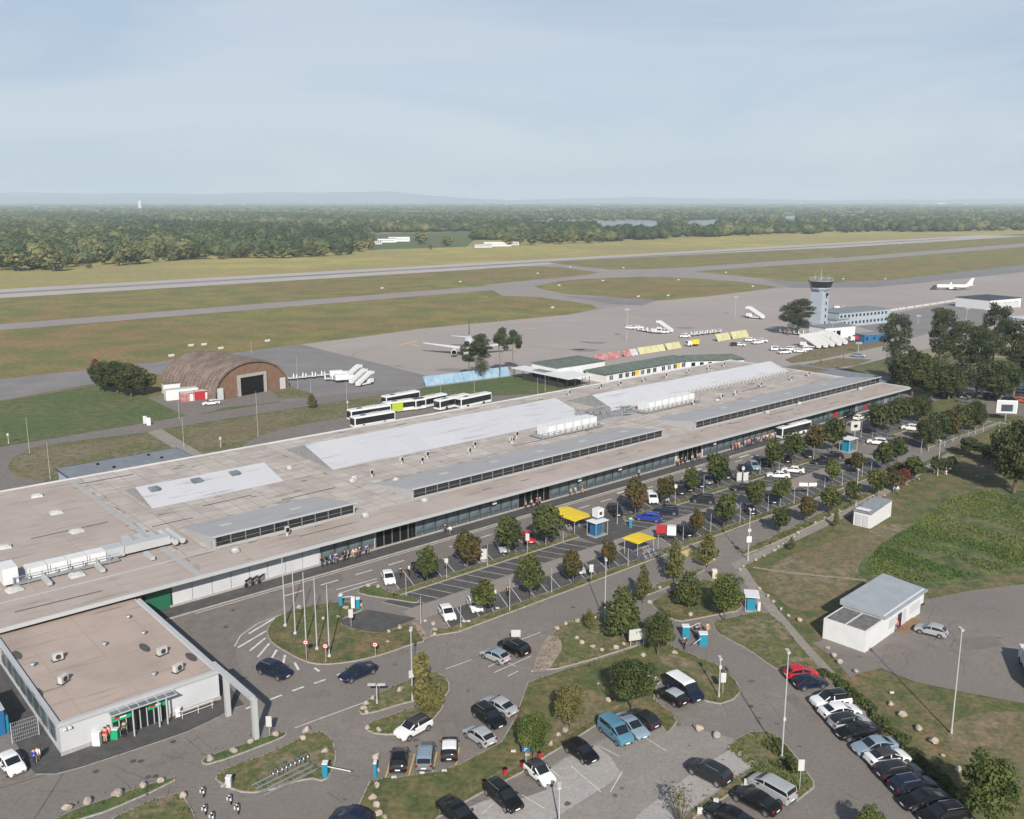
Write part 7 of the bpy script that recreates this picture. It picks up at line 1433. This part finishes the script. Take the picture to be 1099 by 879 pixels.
s = MB()
for cx, cy2, r, a0_, a1_ in [(448, 381, 24, 2.2, 4.6), (500, 383, 30, 3.8, 5.6), (600, 360, 40, 1.2, 2.6), (640, 358, 46, 4.0, 5.2)]:
    c = P(cx, cy2); n = 24
    for i in range(n):
        t0 = a0_ + (a1_ - a0_) * i / n; t1 = a0_ + (a1_ - a0_) * (i + 1) / n
        s.add([(c.x + (r - .25) * math.cos(t0), c.y + (r - .25) * math.sin(t0), .028), (c.x + (r + .25) * math.cos(t0), c.y + (r + .25) * math.sin(t0), .028), (c.x + (r + .25) * math.cos(t1), c.y + (r + .25) * math.sin(t1), .028), (c.x + (r - .25) * math.cos(t1), c.y + (r - .25) * math.sin(t1), .028)], [(0, 1, 2, 3)])
for cx, cy2, l_ in [(482, 397, 9), (620, 375, 6), (628, 376, 10), (640, 368, 8), (735, 352, 9), (627, 367, 5)]:
    c = P(cx, cy2); s.sheet([(c.x + l_ * .5 * math.cos(t) * (1 + .2 * math.sin(3 * t)), c.y + l_ * .35 * math.sin(t)) for t in [i * .524 for i in range(12)]], .026)
struct('tyre_marks', s, M['rubber'])

# ------------------------------------------------------------------ people
def skin_mesh(verts, edges, radii, root=0, sub=1):
    me = bpy.data.meshes.new('tmp'); me.from_pydata(verts, edges, []); o = bpy.data.objects.new('tmp', me); COL.objects.link(o)
    m = o.modifiers.new('s', 'SKIN'); m.use_smooth_shade = True
    for i, r in enumerate(radii): me.skin_vertices[0].data[i].radius = (r, r) if not isinstance(r, tuple) else r
    me.skin_vertices[0].data[root].use_root = True
    if sub: q = o.modifiers.new('u', 'SUBSURF'); q.levels = sub; q.render_levels = sub
    dg = bpy.context.evaluated_depsgraph_get(); r = bpy.data.meshes.new_from_object(o.evaluated_get(dg)); bpy.data.objects.remove(o); return r
def make_person(pose='stand', hair=True, seed=0):
    E = empty('person', CENTRE, 0, 'p', 'person'); st = .26 if pose == 'walk' else .0; sit = pose == 'sit'
    hz_ = .48 if sit else .92
    V = [(0, 0, hz_), (0, 0, hz_ + .25), (0, 0, hz_ + .50), (.01, 0, hz_ + .60), (.02, 0, hz_ + .66), (.03, 0, hz_ + .76), (.03, 0, hz_ + .82)]; Rr = [(.15, .12), (.14, .11), (.17, .11), .055, .06, .095, .06]
    Eg = [(i, i + 1) for i in range(6)]
    hands = []; legs = []
    for sy in (1, -1):
        b = len(V); ap = .22 * sy if pose == 'walk' else .04; V += [(0, sy * .19, hz_ + .48), (-.02 + ap * .3, sy * .24, hz_ + .22), (.04 + ap, sy * .25, hz_ - .02), (.05 + ap, sy * .25, hz_ - .10)]; Rr += [.06, .048, .035, .038]; Eg += [(2, b), (b, b + 1), (b + 1, b + 2), (b + 2, b + 3)]
        for j in range(5):
            k_ = len(V); off = -.035 + .0175 * j; ln_ = (.05, .08, .085, .08, .06)[j]
            if j == 0: V += [(.095 + ap, sy * .235, hz_ - .10), (.11 + ap, sy * .225, hz_ - .15)]
            else: V += [(.05 + ap + off, sy * .25, hz_ - .12), (.06 + ap + off, sy * .24, hz_ - .12 - ln_)]
            Rr += [.012, .008]; Eg += [(b + 3, k_), (k_, k_ + 1)]
        b = len(V); fw = st * sy * -1
        if sit: V += [(.05, sy * .09, hz_), (.42, sy * .11, hz_ + .02), (.44, sy * .11, .08), (.58, sy * .12, .03)]
        else: V += [(0, sy * .09, hz_ - .06), (fw * .55 + .03, sy * .10, .48), (fw - .02, sy * .10, .08), (fw + .14, sy * .11, .03)]
        Rr += [.085, .06, .04, .035]; Eg += [(0, b), (b, b + 1), (b + 1, b + 2), (b + 2, b + 3)]; legs.append(b)
    me = skin_mesh(V, Eg, Rr, 0, 1); me.materials.append(M['skin']); o = bpy.data.objects.new('body', me); COL.objects.link(o); o.parent = E
    # face: nose, eyes, mouth, ears
    hz2 = hz_ + .745
    # clothing follows the same skeleton, a little larger
    tv = [V[1], V[2], (0, 0, hz_ + .02), (0, 0, hz_ + .56)]; tv = [(0, 0, hz_ - .03), (0, 0, hz_ + .25), (0, 0, hz_ + .50)]; tr_ = [(.17, .14), (.155, .125), (.185, .125)]; te = [(0, 1), (1, 2)]
    for q in (7, 7 + 4 + 10 + 4): 
        b = len(tv); tv += [V[q], V[q + 1], tuple(Vector(V[q + 1]).lerp(Vector(V[q + 2]), .8))]; tr_ += [.072, .06, .048]; te += [(2, b), (b, b + 1), (b + 1, b + 2)]
    me = skin_mesh(tv, te, tr_, 0, 1); me.materials.append(M['cloth']); o = bpy.data.objects.new('jacket', me); COL.objects.link(o); o.parent = E
    tv = [(0, 0, hz_)]; tr_ = [(.165, .135)]; te = []
    for q in legs: b = len(tv); tv += [V[q], V[q + 1], V[q + 2]]; tr_ += [.098, .075, .06]; te += [(0, b), (b, b + 1), (b + 1, b + 2)]
    me = skin_mesh(tv, te, tr_, 0, 1); me.materials.append(M['cloth']); o = bpy.data.objects.new('trousers', me); COL.objects.link(o); o.parent = E
    for q in legs: a_ = Vector(V[q + 3]); s = MB(); s.box((a_.x - .04, a_.y, .045), (.28, .11, .09), 0, 0, .9, .8); s.build('shoe', [M['dark']], E)
    s = MB(); c0 = V[5]
    s.loft([[(c0[0] - .015 + r * math.cos(t), c0[1] + r * .85 * math.sin(t), c0[2] + z) for t in [math.pi * 2 * i / 10 for i in range(10)]] for r, z in ((.105, .0), (.118, .04), (.105, .09), (.05, .125))]); s.build('hair', [M['hair']], E)
    s = MB(); s.box((c0[0] + .10, 0, c0[2] - .03), (.03, .02, .035))
    for sy in (1, -1): s.box((c0[0] + .0, sy * .098, c0[2] - .02), (.03, .015, .05))
    s.build('nose_and_ears', [M['skin']], E)
    s = MB()
    for sy in (1, -1): s.box((c0[0] + .094, sy * .033, c0[2] - .005), (.01, .02, .01))
    s.box((c0[0] + .092, 0, c0[2] - .065), (.01, .04, .01)); s.build('eyes_and_mouth', [M['hair']], E)
    return E
PP = [make_person('stand'), make_person('walk')]; PSIT = make_person('sit')
CC_ = dict(black=(.012, .012, .014), white=(.7, .7, .7), red=(.45, .02, .04), blue=(.02, .05, .35), grey=(.15, .15, .16), beige=(.4, .3, .2), navy=(.02, .03, .08), pink=(.6, .2, .2), green=(.03, .15, .06), lblue=(.2, .35, .5), jeans=(.05, .08, .16))
def person(p, rz_, jac, tro, lab, grp=None, kind=None, z=0, world=False):
    q = p if world else P(*p); pr = PP[(int(q.x * 13) % 2)] if kind is None else (PSIT if kind == 2 else PP[kind])
    o = place(pr, (q.x, q.y, z), rz_, lab, grp)
    for ch in o.children:
        n_ = ch.name.split('.')[0]
        if n_ == 'jacket': ch.color = (*CC_[jac], 1)
        if n_ == 'trousers': ch.color = (*CC_[tro], 1)
person((37, 820), 1.2, 'blue', 'navy', 'person in a blue jacket beside the corner of the annexe', kind=0); person((41, 818), 2.0, 'white', 'grey', 'person in white with a bag beside the blue jacket at the annexe corner', kind=1)
person((113.5, 797), -1.6, 'red', 'beige', 'person in a red top and beige trousers seated between the white and green boxes', kind=0, z=.06); person((117, 795), -1.8, 'pink', 'black', 'person in pink standing beside the green box', kind=0, z=.06)
person((134, 790), -1.3, 'green', 'black', 'person in green standing at the annexe entrance', kind=0, z=.06)
person((734.5, 696), -1.5, 'black', 'black', 'person in black walking below the left cyan barrier machine', kind=1); person((747, 684), 1, 'black', 'jeans', 'person in black between the two cyan barrier machines', kind=0); person((759, 681), 2, 'beige', 'beige', 'person in a tan jacket beside the right barrier machine', kind=1); person((750, 680), 2.5, 'grey', 'black', 'person in grey behind the barrier machines', kind=1)
person((545, 618 + 22), -.5, 'black', 'black', 'person in black standing on the aisle above the second lower tree', kind=1); person((430, 620), 2, 'black', 'black', 'person in black left of the car with its open boot', kind=1); person((439, 617), .5, 'white', 'black', 'person in a white top loading the dark blue car', kind=0)
person((478, 573), 2, 'black', 'black', 'person in black walking below the terminal windows, left of a pair', z=.12, kind=1); person((483, 575), 2, 'white', 'grey', 'person in white walking below the terminal windows, right of a pair', z=.12, kind=1)
person((964, 672), 1, 'black', 'black', 'person in black at the door of the white site office', kind=0); person((961, 677), 1.4, 'pink', 'jeans', 'person in pink walking in front of the white site office', kind=1); person((958, 676), .4, 'red', 'grey', 'person in red beside the one in pink at the site office', kind=1)
person((937, 540), 1, 'black', 'navy', 'person in dark clothes on the footpath behind the hut', kind=1); person((963, 530), 2.2, 'white', 'grey', 'person in white on the footpath near the crimson tree', kind=1); person((1015, 510), 2.4, 'navy', 'white', 'person in navy on the footpath bend with a bicycle', kind=1); person((1020, 508), 2.4, 'white', 'black', 'person in white on the footpath bend', kind=1)
person((905, 386), 0, 'black', 'grey', 'person in black by the planted roof behind the terminal', kind=0); person((881, 389), 0, 'red', 'black', 'person in red by the planted roof behind the terminal', kind=0)
clus = [(366, 600, 6, 'around the motorbikes at the left entrance'), (383, 597, 4, 'just right of the motorbikes at the left entrance'), (565, 543, 6, 'left of the second entrance'), (610, 530, 2, 'at the red poster stand'), (623, 527, 2, 'right of the red poster stand'), (682, 511, 1, 'alone by the round white sign'), (722, 497, 4, 'left of the third entrance'), (746, 494, 5, 'right of the third entrance'), (780, 483, 3, 'at the left end of the long queue'), (793, 480, 8, 'in the front part of the long queue'), (806, 476, 9, 'in the middle part of the long queue'), (820, 472, 9, 'towards the bus end of the long queue'), (832, 468, 5, 'at the head of the queue by the bus')]
ck = list(CC_); rr = random.Random(21)
for cx, cy2, n, wh in clus:
    u, v = L(cx, cy2)
    pts = sorted([(u + rr.uniform(-1.1, 1.1) * (1 + n * .22), v + rr.uniform(-1.0, .9)) for _ in range(n)])
    for i, (a, b2) in enumerate(pts):
        j, t = rr.choice(ck), rr.choice(['black', 'jeans', 'grey', 'navy', 'black', 'beige']); person(W(a, min(b2, 1.5)), rr.random() * 6.28, j, t, f'person in {dict(lblue="pale-blue").get(j, j)} {wh}, {ORD[i]} from the left', 'people ' + wh, z=.12 if b2 > -.8 else 0, world=True)
# motorbikes
MO = empty('motorbike', CENTRE, 0, 'm', 'motorbike')
for x in (-.72, .72): s = MB(); s.tube((x, -.07, .31), (x, .07, .31), .31, n=14); s.build('wheel', [M['black_rubber']], MO)
s = MB(); s.bx(-.45, .4, -.16, .16, .35, .85); s.tube((.72, 0, .31), (.42, 0, 1.0), .05); s.tube((-.72, 0, .31), (-.1, 0, .5), .05); s.build('frame', [M['grey_metal']], MO); s = MB(); s.box((.15, 0, .92), (.55, .28, .24), 0, 0, .7, .6); s.build('tank', [M['car_paint']], MO); MB().box((-.45, 0, .86), (.7, .28, .12)).build('saddle', [M['dark']], MO); s = MB(); s.tube((.4, -.36, 1.05), (.4, .36, 1.05), .025); s.build('handlebar', [M['steel']], MO)
for i, (x, y) in enumerate([(275, 627), (282, 625), (268, 629)]): p = P(x, y); place(MO, (p.x, p.y, .12), RZ + .5, f'parked motorbike against the grey panelled wall, {["middle", "right", "left"][i]} of three', 'motorbikes at the terminal wall', 1.15, (.03, .03, .035), ('tank',))
for i, (x, y) in enumerate([(345, 607), (350, 605.5), (355, 604), (361, 602.5), (368, 600.5)]): p = P(x, y); place(MO, (p.x, p.y, .12), RZ + 1.2, f'motorbike at the left entrance, {ORD[i]} of five from the left', 'motorbikes at the left entrance', 1.15, [(.4, .02, .03), (.03, .03, .03), (.5, .5, .5)][i % 3], ('tank',))
for i, (x, y) in enumerate([(975, 660), (981, 658), (987, 656.5)]):
    E = empty('wheeled_bin', P(x, y), .4, f'dark wheeled bin behind the site office, {ORD[i]} of three from the left', 'bin', 'bins behind the site office'); MB().box((0, 0, .6), (.75, .7, 1.2), 0, 0, 1.1, 1.1).build('tub', [M['green_roof']], E); MB().box((0, 0, 1.23), (.85, .8, .08)).build('lid', [M['yellow' if i == 0 else 'dark']], E)
unused(B1, B2, ST, CT, BK, MO, *PP, PSIT)

# ------------------------------------------------------------------ air
hz = MB(); hz.bx(-17500, 17500, -700, 17600, -1.1, 240)
ho = hz.build('haze', [], None); ho['kind'] = 'stuff'; tag(ho, 'pale blue haze in the air over the plain', 'haze')
hm = bpy.data.materials.new('haze'); hm.use_nodes = True; n_ = hm.node_tree.nodes; n_.remove(n_['Principled BSDF'])
pv_ = n_.new('ShaderNodeVolumePrincipled'); pv_.inputs['Color'].default_value = (.76, .89, 1, 1); pv_.inputs['Density'].default_value = HAZE; pv_.inputs['Anisotropy'].default_value = 0
hm.node_tree.links.new(pv_.outputs[0], n_['Material Output'].inputs['Volume']); ho.data.materials.append(hm)
for ps in T_.values(): unused(*ps)
